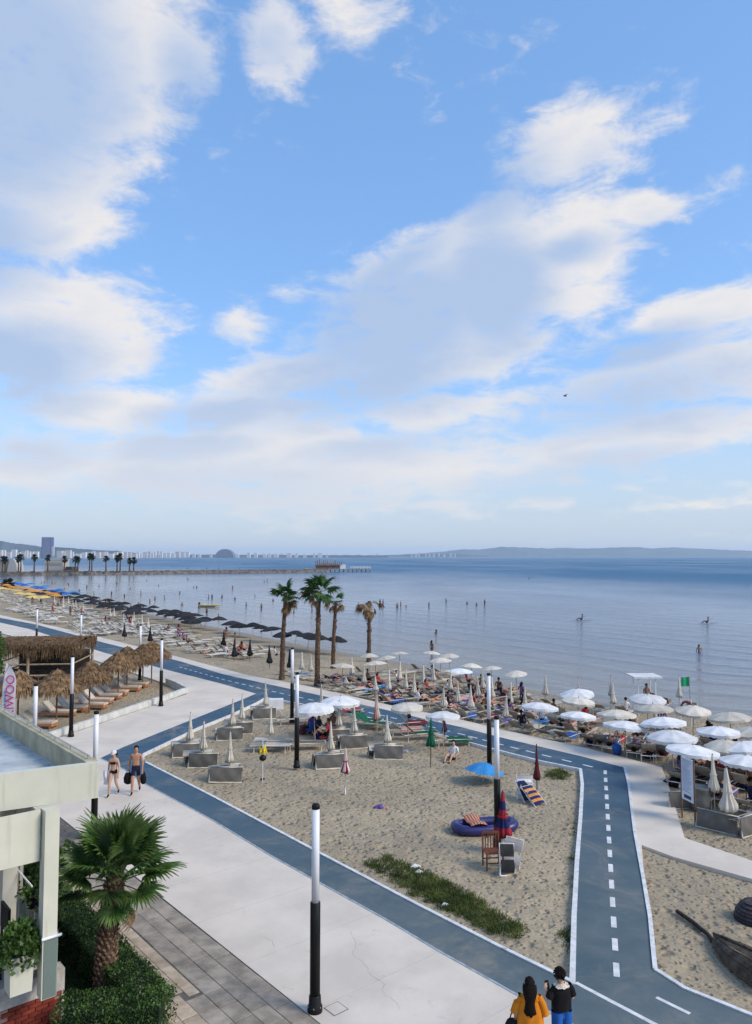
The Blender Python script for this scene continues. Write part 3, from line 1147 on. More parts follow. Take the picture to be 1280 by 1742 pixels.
# ================================================================== FAN PALMS
def fan_mesh(key, lp, rf, nseg, mt, span=205, droop=0.35, seed=0):
    """petiole along +X, then a pleated fan in the XY plane"""
    def mk():
        r_ = random.Random(seed)
        mb = MB()
        mb.tube([(0, 0, 0), (lp * .5, 0, .02), (lp, 0, 0)], [.022, .016, .012], 5)
        for k in range(nseg):
            a = R(-span / 2 + span * k / (nseg - 1)) + r_.uniform(-.03, .03)
            ln = rf * (1 - 0.28 * abs(a / R(span / 2)) ** 2) * r_.uniform(.9, 1.06)
            d = Vector((math.cos(a), math.sin(a), 0))
            pr = Vector((-math.sin(a), math.cos(a), 0))
            w = rf * R(span) / nseg * 0.50
            o = Vector((lp, 0, 0))
            dr = droop * r_.uniform(.6, 1.4)
            rows = []
            for f, ww in ((0.0, 0.08), (0.35, .75), (0.6, 1.0), (.82, .5), (1.0, .03)):
                c = o + d * (ln * f) + Vector((0, 0, -dr * ln * max(0, f - .45) ** 2 * 2.2))
                z = w * .35 * (1 if f < .7 else .4)
                rows.append((c - pr * (w * ww * min(1, f + .45)) + Vector((0, 0, z)), c - Vector((0, 0, z * .6)), c + pr * (w * ww * min(1, f + .45)) + Vector((0, 0, z))))
            vs = [v for rr in rows for v in rr]
            fs = []
            for i in range(len(rows) - 1):
                b = i * 3
                fs += [(b, b + 1, b + 4, b + 3), (b + 1, b + 2, b + 5, b + 4)]
            mb.add(vs, fs)
        return mb.mesh('frond', mt)
    return cached(('fan', key), mk)


def put_frond(t, me, z, az, elv, roll=0.0, r0=0.05, name='frond', s=1.0):
    o = link(name, me, t)
    d = Vector((math.cos(az) * math.cos(elv), math.sin(az) * math.cos(elv), math.sin(elv)))
    o.matrix_local = Matrix.Translation((math.cos(az) * r0, math.sin(az) * r0, z)) @ Matrix.Rotation(az, 4, 'Z') @ Matrix.Rotation(-elv, 4, 'Y') @ Matrix.Rotation(roll, 4, 'X') @ Matrix.Scale(s, 4)
    return o


def trunk_mesh(key, h, r0, r1, lean=(0, 0), rings=40, n=14, mt=None, seed=0):
    def mk():
        r_ = random.Random(seed)
        vs, fs = [], []
        for i in range(rings + 1):
            f = i / rings
            for k in range(n):
                a = 2 * PI * k / n
                rad = (r0 + (r1 - r0) * min(1, f * 1.4)) * (1 + .08 * (i % 2) + r_.uniform(-.07, .07)) * (1 + .35 * max(0, .06 - f) / .06)
                vs.append((lean[0] * f * f + math.cos(a) * rad, lean[1] * f * f + math.sin(a) * rad, h * f - .1 * (f == 0)))
        for i in range(rings):
            for k in range(n):
                k2 = (k + 1) % n
                fs.append((i * n + k, i * n + k2, (i + 1) * n + k2, (i + 1) * n + k))
        fs.append(tuple(rings * n + k for k in range(n)))
        return MB().add(vs, fs).mesh('trunk', mt or M_BARK)
    return cached(('trunk', key), mk)


def beach_palm(px, py, top_py, label, green, dry, seed, r=1.0, lean=0.0, tw=0.2, upright=True):
    p = G(px, py)
    # crown height from the pixel of the crown's heart
    t = thing('palm_tree', label, 'palm tree', p, 0, 'tall fan palms behind the beach')
    h = CAM_H - p.z - (top_py - HORIZON) / FPX * p.y
    rr = random.Random(seed)
    link('trunk', trunk_mesh(('bp', seed), h, tw, tw * .72, (lean, 0), 46, 12, seed=seed), t)
    gm = [fan_mesh(('bg', i, r), .55 * r, .75 * r, 17, M_FROND, 215, .45, i) for i in range(3)]
    dm = [fan_mesh(('bd', i, r), .55 * r, .62 * r, 13, M_DRY, 120, .9, 10 + i) for i in range(3)]
    for k in range(green):
        e = R(rr.uniform(-25, 85)) if upright else R(rr.uniform(20, 75))
        o = put_frond(t, gm[k % 3], h - .05, rr.uniform(0, 6.28), e, rr.uniform(-.5, .5), .06, s=rr.uniform(.8, 1.1))
        o.location.x += lean
    for k in range(dry):
        o = put_frond(t, dm[k % 3], h - .1 - rr.uniform(0, .25), rr.uniform(0, 6.28), R(rr.uniform(-75, 12)), rr.uniform(-.7, .7), tw * .7, 'dry_frond', s=rr.uniform(.7, 1.1))
        o.location.x += lean
    # dead leaf bases hanging on the trunk
    for k in range(10):
        f = rr.uniform(.25, .85)
        o = put_frond(t, dm[k % 3], h * f, rr.uniform(0, 6.28), R(-86), 0, tw * .8, 'dry_frond', s=rr.uniform(.30, .55))
        o.location.x += lean * f * f


beach_palm(480, 1156, 1012, 'tall palm with a ragged green crown and dry fronds hanging out sideways', 12, 8, 11, 1.05, .25, .19)
beach_palm(540, 1167, 1006, 'tallest palm with the widest green crown, beside the walkway', 16, 6, 12, 1.15, .1, .20)
beach_palm(567, 1137, 1022, 'thin palm with a small yellowing crown and ragged trunk', 4, 8, 13, .95, .25, .19)
beach_palm(628, 1126, 1022, 'nearly bare palm with drooping dry fronds', 0, 16, 14, 1.35, .05, .20)

# ================================================================== STRAW UMBRELLAS AND PAVILION
def straw_strands(mb, ring_r, ring_z, drop, out, n, rnd, w=.03, jit=.12):
    for k in range(n):
        a = 2 * PI * k / n + rnd.uniform(-.05, .05)
        r0 = ring_r * rnd.uniform(.9, 1.02)
        z0 = ring_z + rnd.uniform(-.04, .05)
        d = drop * rnd.uniform(.7, 1.25)
        o = out * rnd.uniform(.6, 1.3)
        c, s = math.cos(a), math.sin(a)
        t = Vector((-s, c, 0)) * (w * rnd.uniform(.5, 1.4))
        p0 = Vector((c * r0, s * r0, z0))
        p1 = Vector((c * (r0 + o * .7), s * (r0 + o * .7), z0 - d * .45))
        p2 = Vector((c * (r0 + o), s * (r0 + o), z0 - d)) + Vector((rnd.uniform(-1, 1), rnd.uniform(-1, 1), 0)) * jit * .4
        mb.add([p0 - t, p0 + t, p1 + t, p1 - t, p2 + t * .3, p2 - t * .3], [(0, 1, 2, 3), (3, 2, 4, 5)])


def straw_mesh(R0=1.35):
    rnd = random.Random(5)
    mb = MB()
    n = 28
    mb.lathe([(R0 * .98, 0.0), (R0 * .66, .33), (R0 * .36, .60), (.10, .86), (.03, .98)], n, wob=lambda a, z: 1 + .04 * math.sin(5 * a + z * 9))
    for rr_, zz_ in ((R0 * .12, .88), (R0 * .38, .63), (R0 * .64, .38), (R0 * .86, .16)):
        straw_strands(mb, rr_, zz_, .34, .30, int(70 + 190 * rr_), rnd)
    straw_strands(mb, R0 * .97, .02, .42, .10, 240, rnd)
    return mb.mesh('thatch', M_STRAW)


def straw_umbrella(px, py, label, R0=1.3, h=2.05):
    p = P(px, py, -.1)
    t = thing('straw_umbrella', label, 'umbrella', p, rs.random() * 6, 'straw umbrellas of the lounge plot')
    link('thatch', cached(('straw', R0), lambda: straw_mesh(R0)), t, (0, 0, h))
    link('pole', cached('strp', lambda: MB().tube([(0, 0, -.2), (0, 0, 2.9)], .045, 8).mesh('pole', M_WOOD, True)), t)

    def spokes():
        mb = MB()
        for k in range(8):
            a = 2 * PI * k / 8
            mb.tube([(0, 0, .82), (math.cos(a) * 1.2, math.sin(a) * 1.2, -.02)], .018, 4)
        return mb.mesh('spokes', M_WOOD)
    link('spokes', cached('strs', spokes), t, (0, 0, h))


for a in [(96, 1234, 'straw umbrella over the pair of beige loungers near the banner', 1.35), (152, 1213, 'straw umbrella beside the tall post of the pavilion', 1.25), (201, 1188, 'straw umbrella in front of its taller neighbour', 1.2),
          (216, 1176, 'straw umbrella between two others above the loungers', 1.35), (243, 1170, 'straw umbrella next to the wall lamp post', 1.2), (258, 1163, 'straw umbrella that overhangs the pale path', 1.35), (30, 1236, 'straw umbrella behind the white feather banner', 1.2)]:
    straw_umbrella(*a)


def pavilion():
    fl = P(14, 1169)
    t = thing('thatched_pavilion', 'open wooden pavilion with flat shaggy straw roof', 'pavilion', (-23.6, 55.0, -.1), R(6))
    W, D, H = 5.6, 5.6, 2.95
    rnd = random.Random(8)
    for x in (-W / 2 + .2, -.3, W / 2 - .2):
        for y in (-D / 2 + .2, D / 2 - .2):
            link('post', cached('pvp', lambda: MB().tube([(0, 0, -.1), (0, 0, H)], .10, 8).mesh('post', M_PALEWOOD, True)), t, (x, y, 0))
    for z in (1.0, 1.75, H - .1):
        for y in (-D / 2 + .2, D / 2 - .2):
            MB().tube([(-W / 2 + .2, y, z), (W / 2 - .2, y, z)], .06, 6).build('rail', M_PALEWOOD, t)
        for x in (-W / 2 + .2, W / 2 - .2):
            MB().tube([(x, -D / 2 + .2, z), (x, D / 2 - .2, z)], .05, 6).build('rail', M_PALEWOOD, t)
    mb = MB()
    mb.grid(lambda u, v: ((u - .5) * W, (v - .5) * D, H + .05 + .28 * math.sin(PI * v) + .06 * rnd.uniform(-1, 1)), 24, 24)
    mb.box((0, 0, H - .02), (W - .3, D - .3, .08))
    # shaggy top and hanging fringe
    for k in range(2600):
        x, y = (rnd.random() - .5) * W, (rnd.random() - .5) * D
        z = H + .05 + .28 * math.sin(PI * (y / D + .5)) + rnd.uniform(-.02, .1)
        a = rnd.uniform(-.5, .5) - PI / 2
        d = Vector((math.cos(a), math.sin(a), rnd.uniform(-.5, .1))) * rnd.uniform(.25, .6)
        w = Vector((-d.y, d.x, 0)).normalized() * .025
        p0 = Vector((x, y, z))
        mb.add([p0 - w, p0 + w, p0 + d + w * .3, p0 + d - w * .3], [(0, 1, 2, 3)])
    for k in range(1500):
        s = rnd.random() * 4
        e, f = int(s), s - int(s) - .5
        x, y = [(f * W, -D / 2), (W / 2, f * D), (f * W, D / 2), (-W / 2, f * D)][e]
        p0 = Vector((x * rnd.uniform(.97, 1.03), y * rnd.uniform(.97, 1.03), H + rnd.uniform(.0, .2)))
        w = Vector((1, 0, 0) if e in (0, 2) else (0, 1, 0)) * .03
        d = Vector((rnd.uniform(-.12, .12), rnd.uniform(-.12, .12), -rnd.uniform(.35, 1.05)))
        mb.add([p0 - w, p0 + w, p0 + d + w * .3, p0 + d - w * .3], [(0, 1, 2, 3)])
    mb.build('thatch_roof', M_STRAW, t)
    dark = mat('dark_wicker', (0.05, 0.042, 0.036), .8, .4, 6, .4, 40)
    MB().box((0, D / 2 - .5, 1.1), (W - .6, .12, 2.2)).build('back_panel', dark, t)
    MB().box((-.4, -.4, .55), (3.2, .7, 1.1)).box((-.4, -.5, 1.12), (3.4, .9, .06)).build('bar_counter', dark, t)
    for k in range(4):
        MB().tube([(-1.8 + k * .9, -1.3, 0), (-1.8 + k * .9, -1.3, .72)], .03, 6).box((-1.8 + k * .9, -1.3, .75), (.36, .36, .06)).build('stool', M_PALEWOOD, t)


pavilion()


def wooden_lounger(px, py, rz, label):
    p = P(px, py, -.1)
    t = thing('wooden_lounger', label, 'lounger', p, rz, 'wooden loungers with beige cushions')

    def fr():
        mb = MB()
        for s in (-1, 1):
            mb.box((0, s * .31, .22), (1.95, .05, .10))
        for k in range(12):
            mb.box((-.9 + k * .163, 0, .255), (.09, .58, .025))
        return mb.mesh('frame', M_TEAK)
    link('frame', cached('wlf', fr), t)
    lg = cached('wll', lambda: MB().box((0, 0, .09), (.07, .06, .22)).mesh('leg', M_TEAK))
    for x in (-.85, .93):
        for s in (-1, 1):
            link('leg', lg, t, (x, s * .31, 0))
    link('end_board', cached('wle', lambda: MB().box((1.0, 0, .2), (.04, .66, .17)).mesh('end_board', M_TEAK)), t)

    def cu():
        mb = MB()
        n = 18

        def pt(u, w, v):
            s = u * 2.0
            if s < .75:
                x, z = -.95 + .75 * (1 - math.cos(R(45))) + s * math.cos(R(45)), .27 + (.75 - s) * math.sin(R(45))
            else:
                x, z = -.95 + .75 + (s - .75), .27
            nx_, nz_ = (math.sin(R(45)), math.cos(R(45))) if s < .75 else (0, 1)
            th = .10 * w * (1 - .10 * (abs((s * 2.5) % 1 - .5) < .06))
            return (x + nx_ * th, (v - .5) * .60, z + nz_ * th + .012)
        mb.grid(lambda u, v: pt(u, 1, v), n, 3)
        mb.grid(lambda u, v: pt(u, 0, 1 - v), n, 3)
        mb.grid(lambda u, v: pt(u, v, 0), n, 1)
        mb.grid(lambda u, v: pt(u, 1 - v, 1), n, 1)
        mb.grid(lambda u, v: pt(0, 1 - v, u), 3, 1)
        mb.grid(lambda u, v: pt(1, v, u), 3, 1)
        return mb.mesh('cushion', M_CUSHION)
    link('cushion', cached('wlc', cu), t)


for i, (x, y, a) in enumerate([(62, 1238, -6), (96, 1219, -4), (118, 1211, -4), (152, 1206, -5), (163, 1198, -5), (178, 1190, -4), (190, 1184, -4), (213, 1176, -4), (226, 1170, -4)]):
    wooden_lounger(x, y, R(a), ['beige cushioned wooden lounger beside the cafe parapet', 'beige cushioned wooden lounger in the row under the straw umbrellas'][i > 0])


# ---- low wall of pale blocks round the lounge plot
def block_wall():
    t = thing('block_wall', 'low wall of pale concrete blocks along the lounge plot', 'wall', P(92, 1254))
    inv = Matrix.Translation(-t.location)
    mt = mat('pale_block', (0.56, 0.56, 0.53), .85, .12, 3, .2, 30, objvar=.08, coords='World')
    line = [P(60, 1266), P(120, 1246), P(200, 1219), P(280, 1192), P(319, 1178), P(300, 1168), P(284, 1162)]
    L = .5
    me = cached('blk', lambda: MB().box((0, 0, .17), (L - .012, .2, .36)).mesh('block', mt))
    for a, b in zip(line[:-1], line[1:]):
        n = max(1, int(round((b - a).length / L)))
        for k in range(n):
            c = a.lerp(b, (k + .5) / n) + Vector((0, 0, rs.uniform(-.01, .01)))
            o = link('block', me, t, c - t.location, math.atan2((b - a).y, (b - a).x) + rs.uniform(-.015, .015))
            o.scale.x = (b - a).length / n / L


block_wall()

# ================================================================== CAFE BUILDING
M_STUCCO = mat('pale_green_stucco', (0.60, 0.60, 0.50), .8, .05, 1.2, .1, 50, spec=.2)
M_STUCCO2 = mat('grey_white_stucco', (0.54, 0.53, 0.47), .8, .06, 1.2, .1, 50, spec=.2)
M_PARAPET = mat('beige_parapet_render', (0.44, 0.39, 0.26), .9, .22, 2.5, .4, 25, coords='World', col2=(0.50, 0.46, 0.33))
M_ROOFS = mat('pale_roof_membrane', (0.42, 0.47, 0.49), .55, .16, 1.4, .15, 12, coords='World', col2=(0.52, 0.57, 0.59))
M_BRICK = mat('red_brick', (0.24, 0.045, 0.028), .85, .25, 8, .4, 50, objvar=.22)
M_MORTAR = mat('pale_mortar', (0.30, 0.22, 0.19), .95, .1, 6)
M_LEDGE = mat('stone_ledge', (0.50, 0.45, 0.40), .8, .22, 5, .4, 30, col2=(0.58, 0.55, 0.52))
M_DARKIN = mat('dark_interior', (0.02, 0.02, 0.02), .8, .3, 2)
for _m in (M_STUCCO, M_STUCCO2):            # faint rain streaks and grime
    _nt = _m.node_tree
    _g = _nt.nodes.new('ShaderNodeNewGeometry')
    _mp = _nt.nodes.new('ShaderNodeMapping')
    _mp.inputs['Scale'].default_value = (5, 5, .35)
    _nt.links.new(_g.outputs['Position'], _mp.inputs['Vector'])
    _n = noise(_nt, _mp.outputs[0], 1.6, 6, .65)
    _bb = _nt.nodes['Principled BSDF']
    _nt.links.new(mixcol(_nt, _n.step(.52, .74) * .38, _bb.inputs['Base Color'].links[0].from_socket, (.33, .32, .26)), _bb.inputs['Base Color'])
M_GLASS = bpy.data.materials.new('greenish_glass')
M_GLASS.use_nodes = True
_b = M_GLASS.node_tree.nodes['Principled BSDF']
_b.inputs['Base Color'].default_value = (0.62, 0.80, 0.72, 1)
_b.inputs['Roughness'].default_value = .03
_b.inputs['Transmission Weight'].default_value = .75
_b.inputs['IOR'].default_value = 1.2

ZR = 5.0
F_ = Vector((0.887, 0.46, 0)).normalized()
W_ = Vector((0.764, 0.645, 0)).normalized()
CN = P(169, 1298, ZR)
cafe = thing('cafe_building', 'pale green cafe terrace with flat roof, parapet and red brick base', 'building', (CN.x - 1.0, CN.y - .4, 0))


def cpart(name, mb, mt, smooth=False, parent=None):
    o = mb.build(name, mt, parent or cafe, smooth)
    if parent is None:
        o.matrix_parent_inverse = Matrix.Translation(-cafe.location)
    return o


def wall_poly(a, b, th, z0, z1, side):
    d = (b - a).normalized()
    n = Vector((-d.y, d.x, 0)) * th * side
    return MB().prism([tuple(v[:2]) for v in (a, b, b + n, a + n)], z0, z1)


def sub(v, z=0):
    return Vector((v.x, v.y, z))


# roof slab
A0 = CN - F_ * 7.0
B0 = CN + U_ * 16.0
rl = [CN, B0, B0 - F_ * 7.0, A0]
cpart('roof', MB().prism([tuple((v)[:2]) for v in (CN - F_ * .1 + U_ * .1, B0, B0 - F_ * 7, A0 + U_ * .1)], ZR - .62, ZR - .44), M_ROOFS)
# front fascia, long parapet, coping
cpart('fascia', wall_poly(A0, CN, .16, ZR - .66, ZR, 1), M_STUCCO)
cpart('parapet', wall_poly(CN + U_ * .17, B0, .16, ZR - .66, ZR - .02, 1), M_PARAPET)
for k in range(16):
    a = CN + U_ * (.17 + k * 1.0)
    o = cpart('coping_stone', wall_poly(a + U_ * .006, a + U_ * .994, .22, ZR - .018, ZR + .022, 1), M_PARAPET)
    o.location += Vector((.02, .017, 0))
mb = MB()
for k in range(16):
    q = CN + U_ * (.4 + k * 1.0) + Vector((-.06, -.05, 0))
    mb.tube([(q.x, q.y, ZR), (q.x, q.y, ZR + .09)], .012, 5)
q0, q1 = CN + U_ * .3 + Vector((-.06, -.05, 0)), CN + U_ * 15.5 + Vector((-.06, -.05, 0))
mb.tube([(q0.x, q0.y, ZR + .09), (q1.x, q1.y, ZR + .09)], .014, 6)
cpart('parapet_rail', mb, M_STEEL)
# roofing sheets: ribs across the roof
for k in range(14):
    a = CN + U_ * (.5 + k * .55) - F_ * .25
    cpart('roof_seam', wall_poly(a, a - F_ * 6.0, .04, ZR - .445, ZR - .415, 1), M_ROOFS)
# column, beam under the fascia, hanging panel
COLC = PD(83.5, 1500, 14.42)
COLC.z = 0
cpart('column', MB().box((COLC.x, COLC.y, (1.0 + 4.34) / 2), (.255, .255, 3.34), math.atan2(W_.y, W_.x)), M_STUCCO)
bp_ = COLC + U_ * .13
cpart('beam', wall_poly(bp_ + U_ * .02, bp_ + U_ * 12, .22, 3.98, 4.335, 1), M_STUCCO2)
pa = COLC - W_ * .16 + U_ * .05
cpart('hanging_panel', wall_poly(pa - W_ * 4.0, pa, .06, 3.42, 4.335, 1), M_STUCCO)
c2 = PD(14, 1500, 15.4)
cpart('column', MB().box((c2.x, c2.y, 2.65), (.26, .26, 3.35), math.atan2(W_.y, W_.x)), M_STUCCO2)
c3 = COLC + U_ * 5.5 - W_ * .1
cpart('column', MB().box((c3.x, c3.y, 2.4), (.22, .22, 3.2), math.atan2(W_.y, W_.x)), M_STUCCO2)
# base wall with stone ledge and bricks
E0 = P(111, 1646, 1.0)
E0.z = 0
D0_ = E0 - W_ * 6
led = MB()
led.prism([tuple(v[:2]) for v in (D0_, E0, E0 + U_ * .30, D0_ + U_ * .30)], .60, 1.0)
cpart('stone_ledge', led, M_LEDGE)
cpart('base_wall', MB().prism([tuple(v[:2]) for v in (D0_ + U_ * .06, E0 - W_ * .05 + U_ * .06, E0 - W_ * .05 + U_ * 8, D0_ + U_ * 8)], -.2, .598), M_MORTAR)
cpart('floor', MB().prism([tuple(v[:2]) for v in (D0_ + U_ * .31, E0 - W_ * .05 + U_ * .31, E0 - W_ * .05 + U_ * 8, D0_ + U_ * 8)], .62, .93), M_LEDGE)
# corner post of pale stone
cpart('corner_post', wall_poly(E0 + U_ * .004, E0 + U_ * .12, .05, -.2, .598, 1), M_STUCCO)
bm_ = cached('brickm', lambda: MB().box((0, 0, 0), (.226, .05, .068)).mesh('brick', M_BRICK))
for r_ in range(9):
    for k in range(4):
        s = .17 + k * .24 + (.12 if r_ % 2 else 0)
        c = E0 - W_ * s + U_ * .045
        o = link('brick', bm_, cafe, Vector((c.x, c.y, .555 - r_ * .08)) - cafe.location, math.atan2(W_.y, W_.x))
wp = E0 - W_ * 1.17 + U_ * .05
cpart('wood_panel', wall_poly(wp - W_ * 2.0, wp, .05, -.2, .598, 1), M_PALEWOOD)
# glass railing beside the column
gr = COLC + W_ * .14
for k in range(3):
    a = COLC + W_ * .17 + U_ * (.06 + k * 1.35)
    g_ = cpart('glass_panel', wall_poly(a, a + U_ * 1.25, .02, 1.02, 2.0, 1), M_GLASS)
    cpart('railing_post', MB().tube([(a.x, a.y, .95), (a.x, a.y, 2.06)], .03, 8), M_STEEL, True)
a = COLC + W_ * .17
b = a + U_ * 4.2
cpart('handrail', MB().tube([(a.x, a.y, 2.07), (b.x, b.y, 2.07)], .03, 8), M_STEEL, True)
a2 = COLC - W_ * .15 - U_ * .15
b2 = COLC + W_ * .2 - U_ * .15
cpart('handrail', MB().tube([(a2.x, a2.y, 2.08), (b2.x, b2.y, 2.08)], .028, 8), M_WHITE, True)
gf = COLC - W_ * .10 - U_ * .145
cpart('glass_panel', wall_poly(gf, gf + W_ * .24, .015, 1.02, 2.05, 1), M_GLASS)
# interior: back wall, door frame, sloping white bar
bw = D0_ + U_ * 4.4
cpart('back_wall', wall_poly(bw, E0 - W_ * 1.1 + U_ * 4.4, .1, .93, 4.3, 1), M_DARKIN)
for px in (30, 36):
    q = PD(px, 1500, 16.2)
    cpart('door_frame', MB().box((q.x, q.y, 2.2), (.06, .06, 2.5), ANG_U), M_STUCCO2)
q0, q1 = PD(22, 1470, 15.6), PD(55, 1508, 15.0)
cpart('sloping_bar', MB().tube([q0, q1], .018, 6), M_WHITE)


# ================================================================== FOLIAGE MASSES
def leaf_cloud(mb, pts, size, rnd, up=.3):
    for p in pts:
        a, e = rnd.uniform(0, 6.28), rnd.uniform(-.9, 1.2)
        d = Vector((math.cos(a) * math.cos(e), math.sin(a) * math.cos(e), math.sin(e) + up)).normalized()
        s = size * rnd.uniform(.6, 1.35)
        w = d.cross(Vector((rnd.uniform(-1, 1), rnd.uniform(-1, 1), rnd.uniform(-1, 1)))).normalized() * s * .38
        mb.add([p, p + d * s * .5 + w, p + d * s, p + d * s * .5 - w], [(0, 1, 2, 3)])


def planter(px, base_py, d, w, label, leaves=1500, h=.62):
    c = PD(px, base_py, d)
    t = thing('planter', label, 'planter', c, math.atan2(W_.y, W_.x))
    MB().lathe([(w * .62, 0), (w * .70, h)], 4).build('box', M_STUCCO, t).rotation_euler = (0, 0, PI / 4)
    rnd = random.Random(int(px))
    pts = []
    for k in range(leaves):
        a, u = rnd.uniform(0, 6.28), rnd.random() ** .5
        rr_ = w * .95 * u
        pts.append(Vector((math.cos(a) * rr_, math.sin(a) * rr_ * .8, h + .55 * math.sqrt(max(0, 1 - u * u)) * rnd.uniform(.4, 1.05) - .30 * u * u * rnd.random())))
    mb = MB()
    leaf_cloud(mb, pts, .09, rnd)
    mb.build('foliage', M_LEAF, t)
    MB().lathe([(w * .3, h - .05), (w * .6, h + .1), (w * .5, h + .3), (.05, h + .42)], 10).build('inner_twigs', mat('twig_dark', (.02, .03, .015), .9), t)


planter(31, 1684, 14.25, .42, 'white planter box with spilling shrub on the cafe ledge', 2200, .66)
# hanging flower pot in the terrace
q = PD(57, 1530, 15.6)
t = thing('flower_pot', 'small dark flower pot with trailing plant on the cafe terrace', 'flower pot', q)
MB().lathe([(.10, -.15), (.15, .1), (.16, .12)], 12).build('pot', M_BLACK, t, True)
mb = MB()
leaf_cloud(mb, [Vector((rs.gauss(0, .14), rs.gauss(0, .14), .15 + rs.random() * .2 - .25 * rs.random())) for _ in range(260)], .09, rs)
mb.build('foliage', M_LEAF, t)
# leafy shrub seen through the terrace
for (px, py, d, rad, lab) in [(48, 1480, 17.6, .75, 'leafy dark shrub growing behind the cafe terrace')]:
    q = PD(px, py, d)
    t = thing('shrub', lab, 'shrub', (q.x, q.y, .9))
    mb = MB()
    leaf_cloud(mb, [Vector((rs.gauss(0, rad * .5), rs.gauss(0, rad * .5), (q.z - .9) + rs.gauss(0, rad * .5))) for _ in range(1500)], .13, rs)
    mb.build('foliage', M_LEAF, t)
    MB().tube([(0, 0, 0), (.05, 0, q.z - .9)], [.05, .02], 6).build('stem', M_BARK, t)
# dark seat back on the terrace
q = PD(10, 1556, 14.9)
t = thing('terrace_chair', 'dark chair back showing above the cafe planter', 'chair', (q.x, q.y, .93), ANG_U)
MB().box((0, 0, q.z - .93 - .05), (.5, .05, .45)).build('backrest', M_BLACK, t)
MB().box((0, -.22, .44), (.5, .45, .05)).build('seat', M_BLACK, t)
for x in (-.22, .22):
    for y in (-.4, 0):
        MB().tube([(x, y, 0), (x, y, .44 if y else q.z - .93)], .02, 6).build('leg', M_BLACK, t)

# ---- garden bed: hedge, lawn
M_SOILGRASS = mat('dark_lawn', (0.028, 0.050, 0.014), .95, .4, 5, .5, 30, coords='World', col2=(0.045, 0.08, 0.02))
tag(MB().prism([tuple(un(s, n)[:2]) for s, n in ((2.0, 2.5), (12.5, 2.5), (12.5, 5.2), (3.0, 5.2))], -.1, .02).build('lawn', M_SOILGRASS), 'small dark lawn beside the cafe', kind='structure')
rnd = random.Random(21)
mb = MB()
for k in range(9000):
    s, n = rnd.uniform(2.3, 9), rnd.uniform(2.4, 4.6)
    p = un(s, n, .02)
    a = rnd.uniform(0, 6.28)
    hgt = rnd.uniform(.05, .13)
    w = Vector((math.cos(a), math.sin(a), 0)) * .008
    tip = p + Vector((rnd.uniform(-.04, .04), rnd.uniform(-.04, .04), hgt))
    mb.add([p - w, p + w, tip], [(0, 1, 2)])
tag(mb.build('lawn_grass', mat('lawn_blades', (0.05, 0.10, 0.02), .7, .4, 3, coords='World', translucent=.2)), 'short grass of the cafe garden', kind='stuff')


def hedge(path, label, hw=.38, hh=.78, density=2600):
    p0 = un(*path[0])
    t = thing('hedge', label, 'hedge', p0)
    rnd = random.Random(len(label))
    pts = [un(*q) - p0 for q in path]
    mb, core = MB(), MB()
    for a, b in zip(pts[:-1], pts[1:]):
        L = (b - a).length
        d = (b - a) / L
        n = Vector((-d.y, d.x, 0))
        core.prism([tuple(v[:2]) for v in (a + n * (hw - .05), b + n * (hw - .05), b - n * (hw - .05), a - n * (hw - .05))], 0, hh - .06)
        cnt = int(density * L)
        lp = []
        for k in range(cnt):
            s = rnd.uniform(-.2, L + .2)
            f = rnd.random()
            # perimeter of the cross-section: side, top, side
            per = rnd.random() * (2 * hh + 2 * hw)
            if per < hh:
                o, z = hw, per
            elif per < hh + 2 * hw:
                o, z = hw - (per - hh), hh
            else:
                o, z = -hw, per - hh - 2 * hw
            lump = .025 * math.sin(s * 5.1 + o * 7) + .02 * math.sin(s * 11.3 + z * 9)
            k_ = 1 + lump - .10 * rnd.random()
            lp.append(a + d * s + n * o * k_ + Vector((0, 0, z * (1 + lump * .6) - .05 * rnd.random())))
        leaf_cloud(mb, lp, .042, rnd, .5)
    mb.build('foliage', M_LEAF, t)
    core.build('inner_twigs', mat('hedge_core', (.010, .020, .008), .95), t)


hedge([(12.5, 2.60), (2.1, 2.60)], 'clipped green hedge along the tan stone tiles', density=3000)
hedge([(1.50, 2.55), (2.45, 3.95)], 'clipped green hedge across the front of the cafe garden', hw=.42, density=5200)

